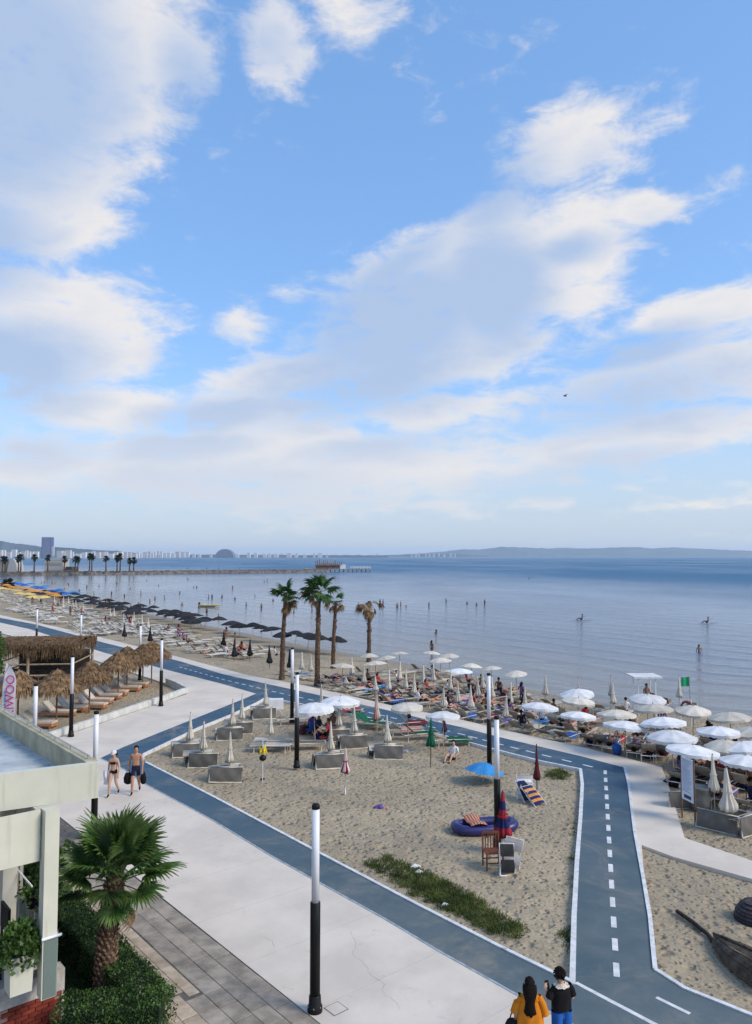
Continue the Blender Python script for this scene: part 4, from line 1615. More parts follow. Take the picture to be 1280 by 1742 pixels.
# ---- big fan palm
def big_palm():
    p = P(178, 1700)
    t = thing('fan_palm', 'stout fan palm with deep green fronds in the cafe garden', 'palm tree', p)
    h = 2.45
    tr = link('trunk', trunk_mesh('big', h, .19, .165, (.16, .1), 30, 16, seed=4), t)
    sc = cached('scale', lambda: MB().add([(0, -.05, 0), (0, .05, 0), (.05, .035, .13), (.05, -.035, .13), (.085, 0, .10)], [(0, 1, 2, 3), (2, 4, 3), (1, 4, 2), (0, 3, 4), (0, 4, 1)]).mesh('leaf_base', mat('palm_leaf_base', (.17, .105, .068), .9, .35, 9, .4, 40, objvar=.35)))
    k = 0
    rows = 24
    for i in range(rows):
        z = .05 + i * (h - .15) / rows
        f = z / h
        for j in range(12):
            a = 2 * PI * (j + .5 * (i % 2)) / 12 + rs.uniform(-.08, .08)
            rad = (.19 + (.165 - .19) * min(1, f * 1.4)) * .97
            o = link('leaf_base', sc, tr, (.16 * f * f + math.cos(a) * rad, .1 * f * f + math.sin(a) * rad, z + rs.uniform(-.02, .02)), a)
            o.scale = (.8, .8, rs.uniform(.6, 1.0))
    rr_ = random.Random(9)
    gm = [fan_mesh(('Bg', i), .62, .78, 30, M_FROND_BIG, 190 + 15 * i, .28, 40 + i) for i in range(4)]
    N = 27
    for k in range(N):
        f = k / N
        e = R(86 - 92 * f + rr_.uniform(-9, 9))
        o = put_frond(t, gm[k % 4], h + .05 - .25 * f, k * 2.399 + rr_.uniform(-.2, .2), e, rr_.uniform(-.35, .35), .08 + .06 * f, s=rr_.uniform(.82, 1.05) * (1 - .12 * f))
        o.location += Vector((.16, .1, 0))
    o = put_frond(t, gm[1], h - .30, R(-75), R(-22), .1, .15, s=.62)
    o.location += Vector((.16, .1, 0))
    dm = fan_mesh('Bd', .7, .7, 16, M_DRY, 110, .9, 77)
    for k in range(4):
        o = put_frond(t, dm, h - .3, rr_.uniform(0, 6.28), R(-70), 0, .18, 'dry_frond', s=.6)
        o.location += Vector((.16, .1, 0))


big_palm()

# ---- leafy tree beside the pavilion (only its edge shows)
q = PD(-26, 1100, 44.0)
t = thing('leafy_tree', 'bright green leafy tree at the edge of the pavilion', 'tree', (q.x, q.y, 0))
MB().tube([(0, 0, -.1), (.1, 0, 1.6), (.05, .1, 3.4)], [.14, .10, .04], 8).build('trunk', M_BARK, t)
mb = MB()
rnd = random.Random(31)
pts = []
for k in range(5200):
    v = Vector((rnd.gauss(0, 1), rnd.gauss(0, 1), rnd.gauss(0, 1))).normalized() * rnd.uniform(.55, 1.0)
    cl = .8 + .25 * math.sin(v.x * 5) * math.cos(v.z * 6 + v.y * 4)
    pts.append(Vector((v.x * 1.35 * cl, v.y * 1.3 * cl, 3.3 + v.z * 1.9 * cl)))
leaf_cloud(mb, pts, .15, rnd)
mb.build('crown', mat('bright_leaf', (.06, .13, .025), .55, .5, 2, translucent=.25), t)

# ---- feather banner
def banner():
    q = PD(13, 1210, 33.0)
    t = thing('feather_banner', 'white feather banner with pink lettering behind the cafe parapet', 'banner', (PD(4, 1210, 33.0).x, q.y, 0), R(4))
    top = 4.5
    MB().tube([(0, 0, 0), (0, 0, 3.4), (.06, 0, 3.95), (.25, 0, 4.35), (.5, 0, 4.45)], [.025, .02, .015, .012, .01], 6).build('pole', M_STEEL, t)
    fl = cloth('banner_white', (.72, .70, .74), .05, 0)

    def outline(v):
        z = 1.5 + v * 2.95
        x1 = .54 if z < 3.6 else .54 - .38 * ((z - 3.6) / .85) ** 1.8
        x0 = .01 if z < 3.4 else .01 + .12 * ((z - 3.4) / 1.05) ** 1.5
        return x0, max(x1, x0 + .02), z
    f = MB()
    for yy, fl_ in ((-.012, 0), (.012, 1)):
        f.grid(lambda u, v: ((lambda o: (o[0] + (o[1] - o[0]) * (u if fl_ else 1 - u), yy + .03 * math.sin(v * 7 + u * 2), o[2]))(outline(v))), 8, 24)
    fo = f.build('flag', fl, t, True)
    pinkm = mat('banner_pink', (.52, .05, .24), .8, .1)
    cu = bpy.data.curves.new('lettering', 'FONT')
    cu.body = 'KIWOO'
    cu.size = .50
    cu.extrude = .003
    cu.materials.append(pinkm)
    tx = bpy.data.objects.new('lettering_tmp', cu)
    COL.objects.link(tx)
    dg = bpy.context.evaluated_depsgraph_get()
    me = bpy.data.meshes.new_from_object(tx.evaluated_get(dg))
    bpy.data.objects.remove(tx)
    me.name = 'lettering'
    lo = link('lettering', me, fo)
    lo.rotation_euler = (PI / 2, -PI / 2, 0)
    lo.location = (.50, -.075, 2.15)
    mb = MB()
    r_ = random.Random(2)
    z = 1.9
    while z < 3.3:
        l_ = r_.uniform(.05, .12)
        mb.box((.13, -.06, z), (.07, .004, l_))
        z += l_ + .04
    mb.build('small_print', mat('banner_blue', (.16, .18, .42), .8, .1), fo)


banner()

# ================================================================== PEOPLE
SKIN = {'tan': mat('skin_tan', (.42, .225, .14), .6, .08, 4), 'pale': mat('skin_pale', (.52, .32, .23), .6, .08, 4), 'brown': mat('skin_silhouette_brown', (.17, .09, .06), .6, .1, 4), 'deep': mat('skin_silhouette_tan', (.25, .14, .095), .6, .1, 4)}  # brown and deep carry silhouette darkness in the skin colour, mainly for bathers
HAIRM = mat('dark_hair', (.010, .007, .006), .75, .4, 20, .4, 90, spec=.1)
HAIRL = mat('light_brown_hair', (.13, .07, .035), .6, .4, 20, .4, 90)
WEAR = {}


def wear(name):
    cols = {'navy': (.015, .018, .045), 'black': (.010, .010, .012), 'white': (.70, .70, .72), 'red': (.35, .03, .04), 'blue': (.02, .10, .36), 'orange': (.60, .20, .015),
            'green': (.03, .16, .09), 'pink': (.5, .15, .2), 'purple': (.14, .07, .26), 'grey': (.25, .25, .26), 'teal': (.03, .2, .25)}
    if name not in WEAR:
        WEAR[name] = mat('fabric_' + name, cols[name], .9, .12, 6, .25, 40, spec=.15)
    return WEAR[name]


BONES = [('pelvis', 'spine'), ('spine', 'chest'), ('chest', 'neck'), ('neck', 'head0'), ('head0', 'head1'), ('head1', 'head2')]
for s in 'LR':
    BONES += [('chest', 'sh' + s), ('sh' + s, 'el' + s), ('el' + s, 'wr' + s), ('wr' + s, 'ha' + s), ('pelvis', 'hip' + s), ('hip' + s, 'kn' + s), ('kn' + s, 'an' + s), ('an' + s, 'to' + s)]
# facing +Y, x to the body's right; metres for a 1.72 m adult
STAND = dict(pelvis=(0, 0, .96), spine=(0, .01, 1.13), chest=(0, 0, 1.33), neck=(0, -.005, 1.475), head0=(0, .015, 1.535), head1=(0, .02, 1.61), head2=(0, .01, 1.675),
             shR=(.165, 0, 1.40), elR=(.215, -.02, 1.13), wrR=(.225, .03, .89), haR=(.222, .055, .80),
             hipR=(.085, 0, .90), knR=(.095, .02, .50), anR=(.10, -.02, .085), toR=(.115, .13, .035))
RAD = dict(pelvis=(.135, .10), spine=(.115, .085), chest=(.135, .095), neck=(.048, .05), head0=(.062, .075), head1=(.078, .095), head2=(.055, .068),
           sh=(.058, .058), el=(.040, .040), wr=(.027, .027), ha=(.030, .020), hip=(.088, .09), kn=(.058, .06), an=(.038, .042), to=(.040, .026))


def full(pose):
    j = dict(STAND)
    for k, v in list(j.items()):
        if k.endswith('R'):
            j[k[:-1] + 'L'] = (-v[0], v[1], v[2])
    j.update(pose)
    return j


POSES = {
    'stand': {},
    'walk': dict(knR=(.09, .16, .52), anR=(.09, .20, .10), toR=(.10, .34, .05), knL=(-.09, -.02, .51), anL=(-.09, -.28, .17), toL=(-.10, -.20, .06), elR=(.24, -.10, 1.14), wrR=(.25, -.08, .90), haR=(.25, -.06, .80), elL=(-.24, .02, 1.13), wrL=(-.25, .12, .90), haL=(-.25, .15, .81)),
    'akimbo': dict(elR=(.36, -.06, 1.16), wrR=(.20, .04, 1.02), haR=(.13, .08, 1.0), knL=(-.11, .05, .5), anL=(-.16, .02, .085), toL=(-.19, .15, .035)),
    'arms_fwd': dict(elR=(.23, .08, 1.14), wrR=(.12, .28, 1.16), haR=(.08, .36, 1.18), elL=(-.23, .08, 1.14), wrL=(-.12, .28, 1.17), haL=(-.07, .36, 1.2)),
    'sit': dict(pelvis=(0, 0, .12), spine=(0, -.06, .30), chest=(0, -.10, .50), neck=(0, -.09, .645), head0=(0, -.07, .70), head1=(0, -.06, .775), head2=(0, -.07, .84), shR=(.165, -.10, .57), elR=(.24, -.04, .33), wrR=(.20, .16, .25), haR=(.16, .24, .24), shL=(-.165, -.10, .57), elL=(-.24, -.04, .33), wrL=(-.20, .16, .25), haL=(-.16, .24, .24),
                hipR=(.085, .03, .11), knR=(.12, .42, .33), anR=(.11, .68, .06), toR=(.12, .80, .03), hipL=(-.085, .03, .11), knL=(-.14, .40, .36), anL=(-.11, .62, .06), toL=(-.12, .74, .03)),
    'lie': dict(pelvis=(0, 0, .10), spine=(0, -.17, .105), chest=(0, -.37, .12), neck=(0, -.515, .13), head0=(0, -.575, .14), head1=(0, -.65, .15), head2=(0, -.715, .14), shR=(.165, -.44, .11), elR=(.27, -.20, .07), wrR=(.22, .02, .07), haR=(.20, .10, .07), shL=(-.165, -.44, .11), elL=(-.32, -.55, .07), wrL=(-.18, -.72, .08), haL=(-.10, -.75, .09),
                hipR=(.085, .06, .09), knR=(.10, .46, .14), anR=(.10, .87, .06), toR=(.12, .93, .14), hipL=(-.085, .06, .09), knL=(-.11, .44, .30), anL=(-.10, .70, .05), toL=(-.11, .82, .04)),
}


def body_mesh(key, pose, skin, top, bottom, style, hair, fingers=False, rscale=1.0):
    """style: 'shorts' | 'bikini' | 'dressed' | 'trousers'"""
    ck = ('body', key)
    if ck in CACHE:
        return CACHE[ck]
    j = full(pose if isinstance(pose, dict) else POSES[pose])
    bones = list(BONES)
    rad = {}
    for k in j:
        rad[k] = RAD.get(k) or RAD[k[:-1]]
    if fingers:
        for s in 'LR':
            w, h = Vector(j['wr' + s]), Vector(j['ha' + s])
            d = (h - w).normalized()
            side = d.cross(Vector((0, 0, 1)))
            if side.length < .2:
                side = Vector((0, 1, 0))
            side.normalize()
            inn = d.cross(side).normalized()
            for f in range(4):
                a, b = 'f%d%sa' % (f, s), 'f%d%sb' % (f, s)
                ln = (.034, .040, .037, .028)[f]
                q = h + d * .02 + side * (.027 - .018 * f)
                j[a] = tuple(q + d * ln)
                j[b] = tuple(q + d * ln * 1.6 + inn * ln * .7)
                rad[a], rad[b] = (.0085, .0085), (.0075, .0075)
                bones += [('ha' + s, a), (a, b)]
            a, b = 'th%sa' % s, 'th%sb' % s
            q = w + d * .035 + side * .03
            j[a], j[b] = tuple(q + d * .015), tuple(q + d * .05 + inn * .012)
            rad[a], rad[b] = (.010, .010), (.0085, .0085)
            bones += [('wr' + s, a), (a, b)]
    names = list(j)
    idx = {n: i for i, n in enumerate(names)}
    me = bpy.data.meshes.new('skeleton')
    me.from_pydata([j[n] for n in names], [(idx[a], idx[b]) for a, b in bones], [])
    o = bpy.data.objects.new('skeleton', me)
    COL.objects.link(o)
    o.modifiers.new('Skin', 'SKIN')
    sub_ = o.modifiers.new('Sub', 'SUBSURF')
    sub_.levels = sub_.render_levels = 2 if fingers else 1
    for i, n in enumerate(names):
        r = rad[n]
        me.skin_vertices[0].data[i].radius = (r[0] * rscale, r[1] * rscale)
        me.skin_vertices[0].data[i].use_root = (n == 'pelvis')
    dg = bpy.context.evaluated_depsgraph_get()
    out = bpy.data.meshes.new_from_object(o.evaluated_get(dg))
    bpy.data.objects.remove(o)
    bpy.data.meshes.remove(me)
    out.name = 'person'
    mats = [SKIN[skin], wear(top) if top else SKIN[skin], wear(bottom), HAIRL if hair == 'light' else HAIRM, wear('black')]
    out.materials.clear()
    for m in mats:
        out.materials.append(m)
    A = np.array([j[a] for a, b in bones])
    B = np.array([j[b] for a, b in bones])
    n = len(out.polygons)
    cen = np.empty(n * 3)
    out.polygons.foreach_get('center', cen)
    cen = cen.reshape(-1, 3)
    D_ = B - A
    t = np.clip(np.einsum('ijk,jk->ij', cen[:, None, :] - A[None], D_) / np.maximum((D_ ** 2).sum(1), 1e-9), 0, 1)
    q = A[None] + t[..., None] * D_[None]
    dist = np.linalg.norm(cen[:, None, :] - q, axis=2)
    bi = dist.argmin(1)
    mi = np.zeros(n, int)
    for f in range(n):
        a, b = bones[bi[f]]
        tt = t[f, bi[f]]
        m = 0
        ab = a[:-1] if a[-1] in 'LR' else a
        if a == 'pelvis' and b == 'spine':
            m = {'shorts': 2 if tt < .45 else 0, 'bikini': 2 if tt < .12 else 0, 'dressed': 1, 'trousers': 2 if tt < .35 else 1}[style]
        elif a == 'pelvis':
            m = 2
        elif ab == 'hip':
            m = {'shorts': 2 if tt < .62 else 0, 'bikini': 2 if tt < .06 else 0, 'dressed': 2 if tt < .7 else 0, 'trousers': 2}[style]
        elif ab == 'kn':
            m = 2 if style == 'trousers' else 0
        elif a == 'spine':
            m = {'shorts': 0, 'bikini': 1 if tt > .62 else 0, 'dressed': 1, 'trousers': 1}[style]
        elif a == 'chest' and b.startswith('sh'):
            m = 1 if style in ('dressed', 'trousers') else 0
        elif a == 'chest':
            m = 1 if style in ('dressed', 'trousers') and tt < .5 else (1 if style == 'bikini' and tt < .1 else 0)
        elif ab == 'sh':
            m = 1 if style in ('dressed', 'trousers') and tt < .75 else 0
        elif ab == 'an':
            m = 4 if tt > .15 else 0
        elif a == 'head1' or a == 'head0':
            m = 0
        mi[f] = m
    out.polygons.foreach_set('material_index', mi.tolist())
    out.polygons.foreach_set('use_smooth', [True] * n)
    CACHE[ck] = out
    out['head'] = list(j['head1'])
    return out


def hair_mesh(key, hm, length=0.0, bun=False):
    """cap of hair around the head centre (origin), facing +Y"""
    def mk():
        mb = MB()
        n, m = 14, 8
        vs, fs = [], []
        for i in range(m + 1):
            th = PI * .62 * i / m
            for k in range(n):
                a = 2 * PI * k / n
                back = -math.sin(a)           # +1 at the back (-Y)
                tmax = .40 + .6 * max(0, min(1, (back + .55) / 1.1))
                t_ = th * tmax
                r_ = 1 + .05 * math.sin(5 * a + i) + (.12 if bun else .02)
                vs.append((math.sin(t_) * math.cos(a) * .092 * r_, math.sin(t_) * math.sin(a) * .108 * r_ - .012, math.cos(t_) * .112 * r_ + .012))
        for i in range(m):
            for k in range(n):
                k2 = (k + 1) % n
                fs.append((i * n + k, (i + 1) * n + k, (i + 1) * n + k2, i * n + k2))
        mb.add(vs, fs)
        if length:
            # fall of hair down the back
            def fall(u, v):
                w = (.100 * (1 - .15 * v) + .018 * math.sin(9 * v)) * (1 if v < .9 else .6)
                a = (u - .5) * PI * 1.05
                return (math.sin(a) * w * 1.1, -.035 - math.cos(a) * w * .85 - .085 * min(1, v * 2.2), .03 - v * length + .015 * math.sin(u * 19))
            mb.grid(fall, 12, 10)
            mb.grid(lambda u, v: tuple(Vector(fall(1 - u, v)) * .94), 12, 10)
        if bun:
            r_ = random.Random(4)
            for k in range(60):
                d = Vector((r_.gauss(0, 1), r_.gauss(0, 1) - .5, r_.gauss(0, 1) + .5)).normalized()
                p = Vector((d.x * .10, d.y * .115 - .02, d.z * .11 + .02))
                mb.lathe([(.004, -.02), (.022, 0), (.004, .02)], 5, p)
        return mb.mesh('hair', hm, True)
    return cached(('hair', key), mk)


def person(key, p, rz, label, group=None, pose='stand', skin='tan', top=None, bottom='navy', style='shorts', hair='dark', long=0.0, scale=1.0, fingers=False, cap=None, bun=False, tilt=0.0):
    me = body_mesh(key, pose, skin, top, bottom, style, hair, fingers)
    o = link('person', me, None, p, rz)
    o.scale = (scale,) * 3
    tag(o, label, 'person', group)
    h = Vector(me['head'])
    ho = link('hair', hair_mesh((hair, long, bun), HAIRL if hair == 'light' else HAIRM, long, bun), o, h)
    if pose == 'lie':
        ho.rotation_euler = (R(90), 0, 0)
    if cap:
        link('cap', cached(('cap', cap), lambda: MB().lathe([(.102, -.005), (.104, .05), (.08, .10), (.02, .125)], 14).box((0, .12, .005), (.13, .12, .012)).mesh('cap', wear(cap), True)), o, h + Vector((0, .0, .025)))
    return o


# ---- the couple walking on the promenade
pw, pm = P(193, 1354), P(231, 1350)
WALKW = dict(POSES['walk'])
WALKW.update(shR=(.15, 0, 1.395), shL=(-.15, 0, 1.395))
ww_ = person('walker_w', (pw.x, pw.y, 0.0), R(174), 'person in dark bikini and white cap walking with a white towel', None, WALKW, 'pale', 'black', 'black', 'bikini', 'dark', .12, .965, True, 'white')
MB().grid(lambda u, v: (math.cos(u * 2 * PI) * .138, math.sin(u * 2 * PI) * .112 + (.012 * abs(math.sin(u * 4 * PI)) if u < .5 else 0), 1.235 + .085 * v * (1 if u < .5 else .5)), 28, 3).build('bikini_top', wear('black'), ww_, True)
person('walker_m', (pm.x, pm.y, 0.0), R(186), 'bare-chested person in navy shorts walking with two black bags', None, 'walk', 'tan', None, 'navy', 'shorts', 'dark', 0, 1.04, True)
for dx, lab, w, hh in ((-.29, 'black shoulder bag hanging from the walker in navy shorts, bulging', .30, .42), (.29, 'slim black bag in the other hand of the walker in navy shorts', .2, .42)):
    b = thing('bag', lab, 'bag', (pm.x + dx, pm.y - .02, .36), R(10))
    MB().lathe([(w * .25, 0), (w * .5, .06), (w * .55, hh * .55), (w * .34, hh)], 12, wob=lambda a, z: 1 - .35 * abs(math.sin(a))).build('bag_body', wear('black'), b, True)
    MB().tube([(-w * .25, 0, hh - .02), (-w * .12, 0, hh + .07), (w * .12, 0, hh + .07), (w * .25, 0, hh - .02)], .012, 5).build('handle', wear('black'), b)
tw = thing('towel', 'white towel carried by the person in the white cap', 'towel', (pw.x - .26, pw.y - .02, .42), R(12))
MB().grid(lambda u, v: ((u - .5) * .26 * (1 - .2 * v) + .02 * math.sin(v * 6), .035 * math.sin(u * 9 + v * 2), v * .52), 12, 8).grid(lambda u, v: ((.5 - u) * .24 * (1 - .2 * v), .06 + .035 * math.sin(u * 8 + v * 2), v * .50), 12, 8).build('cloth', wear('white'), tw, True)

# ---- the two women on the path below the camera
PW1 = dict(elR=(.22, .04, 1.14), wrR=(.15, .22, 1.08), haR=(.10, .28, 1.1), elL=(-.24, -.03, 1.13), wrL=(-.24, .05, .90), haL=(-.23, .08, .82))
q = P(903, 1838)
o1 = person('orange_w', (q.x, q.y, 0.0), R(-8), 'person with long dark hair in a loose orange top, seen from behind', None, PW1, 'tan', 'orange', 'orange', 'dressed', 'dark', .55, .99, True)


def tunic(u, v):
    a = u * 2 * PI
    z = 1.44 - v * .80
    w = .115 + .065 * min(1, v * 3) + .075 * v
    fold = 1 + .07 * math.sin(a * 7 + v * 2) * v
    return (math.cos(a) * w * fold * 1.05, math.sin(a) * (w * .72) * fold, z)


MB().grid(tunic, 42, 14).build('tunic', wear('orange'), o1, True)
for s in (-1, 1):
    MB().tube([(s * .15, 0, 1.43), (s * .215, 0, 1.30), (s * .265, .01, 1.12)], [.056, .064, .074], 14, False).build('sleeve', wear('orange'), o1, True)
q2 = P(957, 1812)
PW2 = dict(elR=(.25, .02, 1.15), wrR=(.04, .22, 1.12), haR=(-.04, .26, 1.14), elL=(-.25, .05, 1.16), wrL=(-.20, .27, 1.24), haL=(-.16, .33, 1.28), head0=(-.015, .02, 1.535), head1=(-.02, .04, 1.605))
o2 = person('black_w', (q2.x, q2.y, 0.0), R(14), 'person in black top and bright blue trousers holding a phone', None, PW2, 'pale', 'black', 'blue', 'trousers', 'dark', 0, .96, True, bun=True)


def tee(u, v):
    a = u * 2 * PI
    z = 1.455 - v * .44
    w = (.075 + .10 * min(1, v * 4.5)) * (1 + .06 * v)
    f = 1 + .03 * math.sin(a * 6 + v * 5)
    return (math.cos(a) * w * f * 1.02, math.sin(a) * w * .74 * f + .005, z)


MB().grid(tee, 32, 12).build('t_shirt', wear('black'), o2, True)
for s in (-1, 1):
    MB().tube([(s * .14, 0, 1.43), (s * .20, .01, 1.32), (s * .235, .02, 1.22)], [.06, .074, .075], 12, False).build('sleeve', wear('black'), o2, True)


def collar(u, v):
    a = u * 2 * PI
    w = .058 + .07 * v
    return (math.cos(a) * w * 1.25, math.sin(a) * w * 1.0, 1.475 - .05 * v + .012 * math.sin(a * 9))


MB().grid(collar, 24, 3).build('lace_collar', mat('lace', (.55, .50, .42), .9, .5, 30), o2, True)


def legs_(s):
    return lambda u, v: (s * .093 + math.cos(u * 2 * PI) * (.105 - .012 * v), math.sin(u * 2 * PI) * (.115 - .02 * v), .99 - v * .88)


for s in (-1, 1):
    MB().grid(legs_(s), 16, 8).build('trouser_leg', wear('blue'), o2, True)
# phone in the hands
hp = o2.matrix_basis @ Vector((-.12, .335, 1.27))
t = tag(MB().box((0, 0, 0), (.075, .012, .15), Matrix.Rotation(R(14), 3, 'Z') @ Matrix.Rotation(R(-25), 3, 'X')).build('phone', wear('black')), 'dark phone held up by the person in blue trousers', 'phone')
t.location = hp
# dark strap bag of the orange-topped person
hb = o1.matrix_basis @ Vector((-.30, -.02, .72))
b = thing('bag', 'dark shoulder bag beside the orange top', 'bag', hb)
MB().lathe([(.08, 0), (.13, .04), (.14, .2), (.10, .28)], 12, wob=lambda a, z: 1 - .3 * abs(math.sin(a))).build('bag_body', wear('black'), b, True)
MB().tube([(-.06, 0, .26), (.02, 0, .5), (.12, 0, .68)], .012, 5).build('strap', wear('black'), b)

# ---- bathers
BATH = [('b0', 'stand', 'deep', None, 'navy', 'shorts', 'dark', 0), ('b1', 'akimbo', 'brown', None, 'red', 'shorts', 'dark', 0), ('b2', 'stand', 'deep', 'black', 'black', 'bikini', 'dark', .2),
        ('b3', 'walk', 'deep', 'blue', 'blue', 'bikini', 'light', .2), ('b4', 'arms_fwd', 'brown', 'black', 'black', 'dressed', 'dark', 0), ('b5', 'walk', 'brown', None, 'black', 'shorts', 'dark', 0)]
DESC = {'b0': 'bather in navy shorts standing in the shallow sea', 'b1': 'bather in red shorts with a hand on the hip in the shallow sea', 'b2': 'bather in a black bikini standing in the shallow sea', 'b3': 'bather in a blue bikini wading through the sea', 'b4': 'bather in a black top reaching forward in the sea', 'b5': 'bather in black shorts wading through the sea'}


def bather(px, py, k=None, depth=.28, label=None, rz=None, land=False, group='bathers in the shallow sea'):
    b = BATH[k if k is not None else rs.randrange(len(BATH))]
    if land:
        p = G(px, py)
    else:
        p = P(px, py, SEA_Z)
        p.z = SEA_Z - depth
    return person(b[0], p, rs.random() * 6.28 if rz is None else rz, label or DESC[b[0]], group, b[1], b[2], b[3], b[4], b[5], b[6], b[7], rs.uniform(.94, 1.05))


SWIM = [(71, 992), (76, 992), (89, 993), (94, 993), (117, 995), (169, 998), (199, 995), (222, 1002), (264, 1020), (280, 1019), (223, 1032), (236, 1034), (244, 1035), (330, 1000), (335, 1000), (355, 1018), (361, 1018), (378, 1017), (434, 1015), (396, 1002), (450, 990), (455, 990), (419, 1033),
        (338, 1034), (331, 1056), (500, 1042), (531, 1036), (538, 1035), (647, 1028), (652, 1029), (676, 1033), (682, 1033), (691, 1033), (730, 1032), (759, 1025), (795, 1027), (811, 1030), (825, 1030), (742, 1077), (298, 1053), (282, 1051), (445, 1035), (610, 1030), (148, 1001), (306, 1010), (270, 997), (110, 1003), (135, 1008), (160, 1012), (190, 1014), (212, 1016), (240, 1012), (255, 1026), (310, 1030), (352, 1044), (372, 1050), (180, 990), (250, 988), (320, 986), (400, 1020), (465, 1022), (900, 985), (905, 983), (1190, 1110)]
for i, (x, y) in enumerate(SWIM):
    bather(x, y, i % 6, .95 if y < 988 or x > 890 else rs.choice((.4, .55, .7, .85, 1.05, 1.2)), label='lone swimmer with the sea up to the chest, far out' if x == 1190 else None)
for x, y in [(239, 1046), (231, 1047), (186, 1035), (181, 1036), (170, 1034), (160, 1033), (400, 1106), (322, 1062), (385, 1092), (735, 1118), (104, 1028), (70, 1030), (55, 1033), (90, 1045), (120, 1050), (205, 1044)]:
    bather(x, y, label='beachgoer standing among the umbrellas by the waterline', land=True, group='beachgoers by the waterline')

# ================================================================== BEACH UMBRELLAS, SUNBEDS AND BATHERS' THINGS
PAVED = [pp(left_slab), pp(right_slab)]


def on_paving(x, y, m=0.0):
    for poly in PAVED:
        c = False
        for i in range(len(poly)):
            (ax, ay), (bx, by) = poly[i], poly[i - 1]
            if (ay > y) != (by > y) and x < (bx - ax) * (y - ay) / (by - ay) + ax:
                c = not c
        if c:
            return True
    return False


def G_free(px, py, up):
    """like G, but a thing whose foot would land on the paving stands lower and further out on the sand"""
    for k in range(14):
        p = G(px, py, up - .06 * k)
        d = shore_dir(p)
        if not on_paving(p.x, p.y) and not on_paving(p.x - d.x * .5, p.y - d.y * .5):
            break
    return p, up - .06 * k


TOWELS = ['navy', 'purple', 'red', 'pink', 'blue', 'maroon', 'white', 'sky']


def towel_on(bed_p, rz, col, label, group):
    def mk():
        r_ = random.Random(3)
        return MB().grid(lambda u, v: (-.25 + u * 1.05, (v - .5) * .66, .375 - .02 * math.sin(PI * v) - (.16 * max(0, abs(v - .5) - .42) / .08) + .012 * math.sin(u * 14 + v * 5)), 12, 10).mesh('towel', M_CANVAS[col], True)
    o = link('towel', cached(('towel', col), mk), None, bed_p, rz)
    return tag(o, label, 'towel', group)


LIE_V = [('l0', 'tan', None, 'navy', 'shorts', 0), ('l1', 'brown', 'black', 'black', 'bikini', .2), ('l2', 'tan', 'red', 'red', 'bikini', .2), ('l3', 'brown', None, 'purple', 'shorts', 0)]
SIT_V = [('s0', 'brown', 'navy', 'navy', 'dressed', 0), ('s1', 'tan', 'red', 'black', 'dressed', .2), ('s2', 'brown', None, 'navy', 'shorts', 0), ('s3', 'tan', 'purple', 'navy', 'dressed', .2), ('s4', 'pale', 'white', 'navy', 'dressed', 0)]
G_BED = 'sunbeds on the beach between walkway and sea'
TNAME = {'sky': 'pale blue'}


def bed_pair(p, sides=(-1, 1), key='beige', simple=False, busy=.5, gap=.82, lab='beige sunbed set out beside an umbrella between walkway and sea', group=G_BED):
    d = shore_dir(p)
    tn = Vector((-d.y, d.x, 0))
    rz = math.atan2(d.y, d.x)
    for s in sides:
        q = p + tn * (gap * s * rs.uniform(.9, 1.15)) + d * rs.uniform(-.5, .3)
        if on_paving(q.x, q.y) or on_paving(q.x - d.x, q.y - d.y):
            q = q + d * 1.1
            if on_paving(q.x, q.y) or on_paving(q.x - d.x, q.y - d.y):
                continue
        q.z = bz(q.x, q.y)
        a = rz + rs.uniform(-.14, .14)
        sunbed(q, a, lab, group, key, rs.choice([0, 30, 30, 45]), simple)
        if simple:
            continue
        u = rs.random()
        if u < busy * .5:
            v = rs.choice(LIE_V)
            person(v[0], (q.x, q.y, q.z + .33), a - PI / 2, 'sunbather lying on a beige sunbed near the walkway', 'sunbathers on the beach', 'lie', v[1], v[2], v[3], v[4], 'dark', v[5])
        elif u < busy:
            v = rs.choice(SIT_V)
            person(v[0], (q.x + d.x * .2, q.y + d.y * .2, q.z + .34), a - PI / 2 + rs.uniform(-1, 1), 'beachgoer sitting up on a sunbed under the white umbrellas', 'sunbathers on the beach', 'sit', v[1], v[2], v[3], v[4], 'dark', v[5])
        if rs.random() < busy * .9:
            c = rs.choice(TOWELS)
            towel_on(q, a, c, '%s towel spread on a beige sunbed' % TNAME.get(c, c), 'towels on the sunbeds')


G_UW = 'open pale umbrellas on the beach'
# canopy centre in the photo, colour, width in pixels
OPEN = [(880, 1143, 'cream', 40), (986, 1175, 'white', 56), (981, 1190, 'cream', 58), (916, 1198, 'white', 62), (982, 1214, 'white', 64), (1050, 1212, 'cream', 64), (1061, 1231, 'white', 70), (1101, 1184, 'white', 60), (1116, 1202, 'cream', 66),
        (1134, 1225, 'white', 78), (1145, 1247, 'white', 80), (1173, 1273, 'white', 86), (1178, 1203, 'cream', 60), (1223, 1241, 'white', 74), (1234, 1263, 'cream', 70), (1272, 1267, 'white', 76), (1268, 1291, 'white', 82), (1247, 1216, 'cream', 70), (1290, 1240, 'cream', 74),
        (581, 1131, 'cream', 42), (641, 1127, 'cream', 42), (662, 1118, 'cream', 36), (681, 1111, 'cream', 26), (630, 1114, 'cream', 26), (732, 1110, 'cream', 26), (751, 1121, 'cream', 40), (765, 1114, 'cream', 28), (782, 1140, 'white', 46), (800, 1131, 'cream', 30), (839, 1136, 'cream', 36),
        (695, 1199, 'cream', 56), (755, 1215, 'white', 56), (1310, 1262, 'white', 80), (1320, 1300, 'white', 84)]
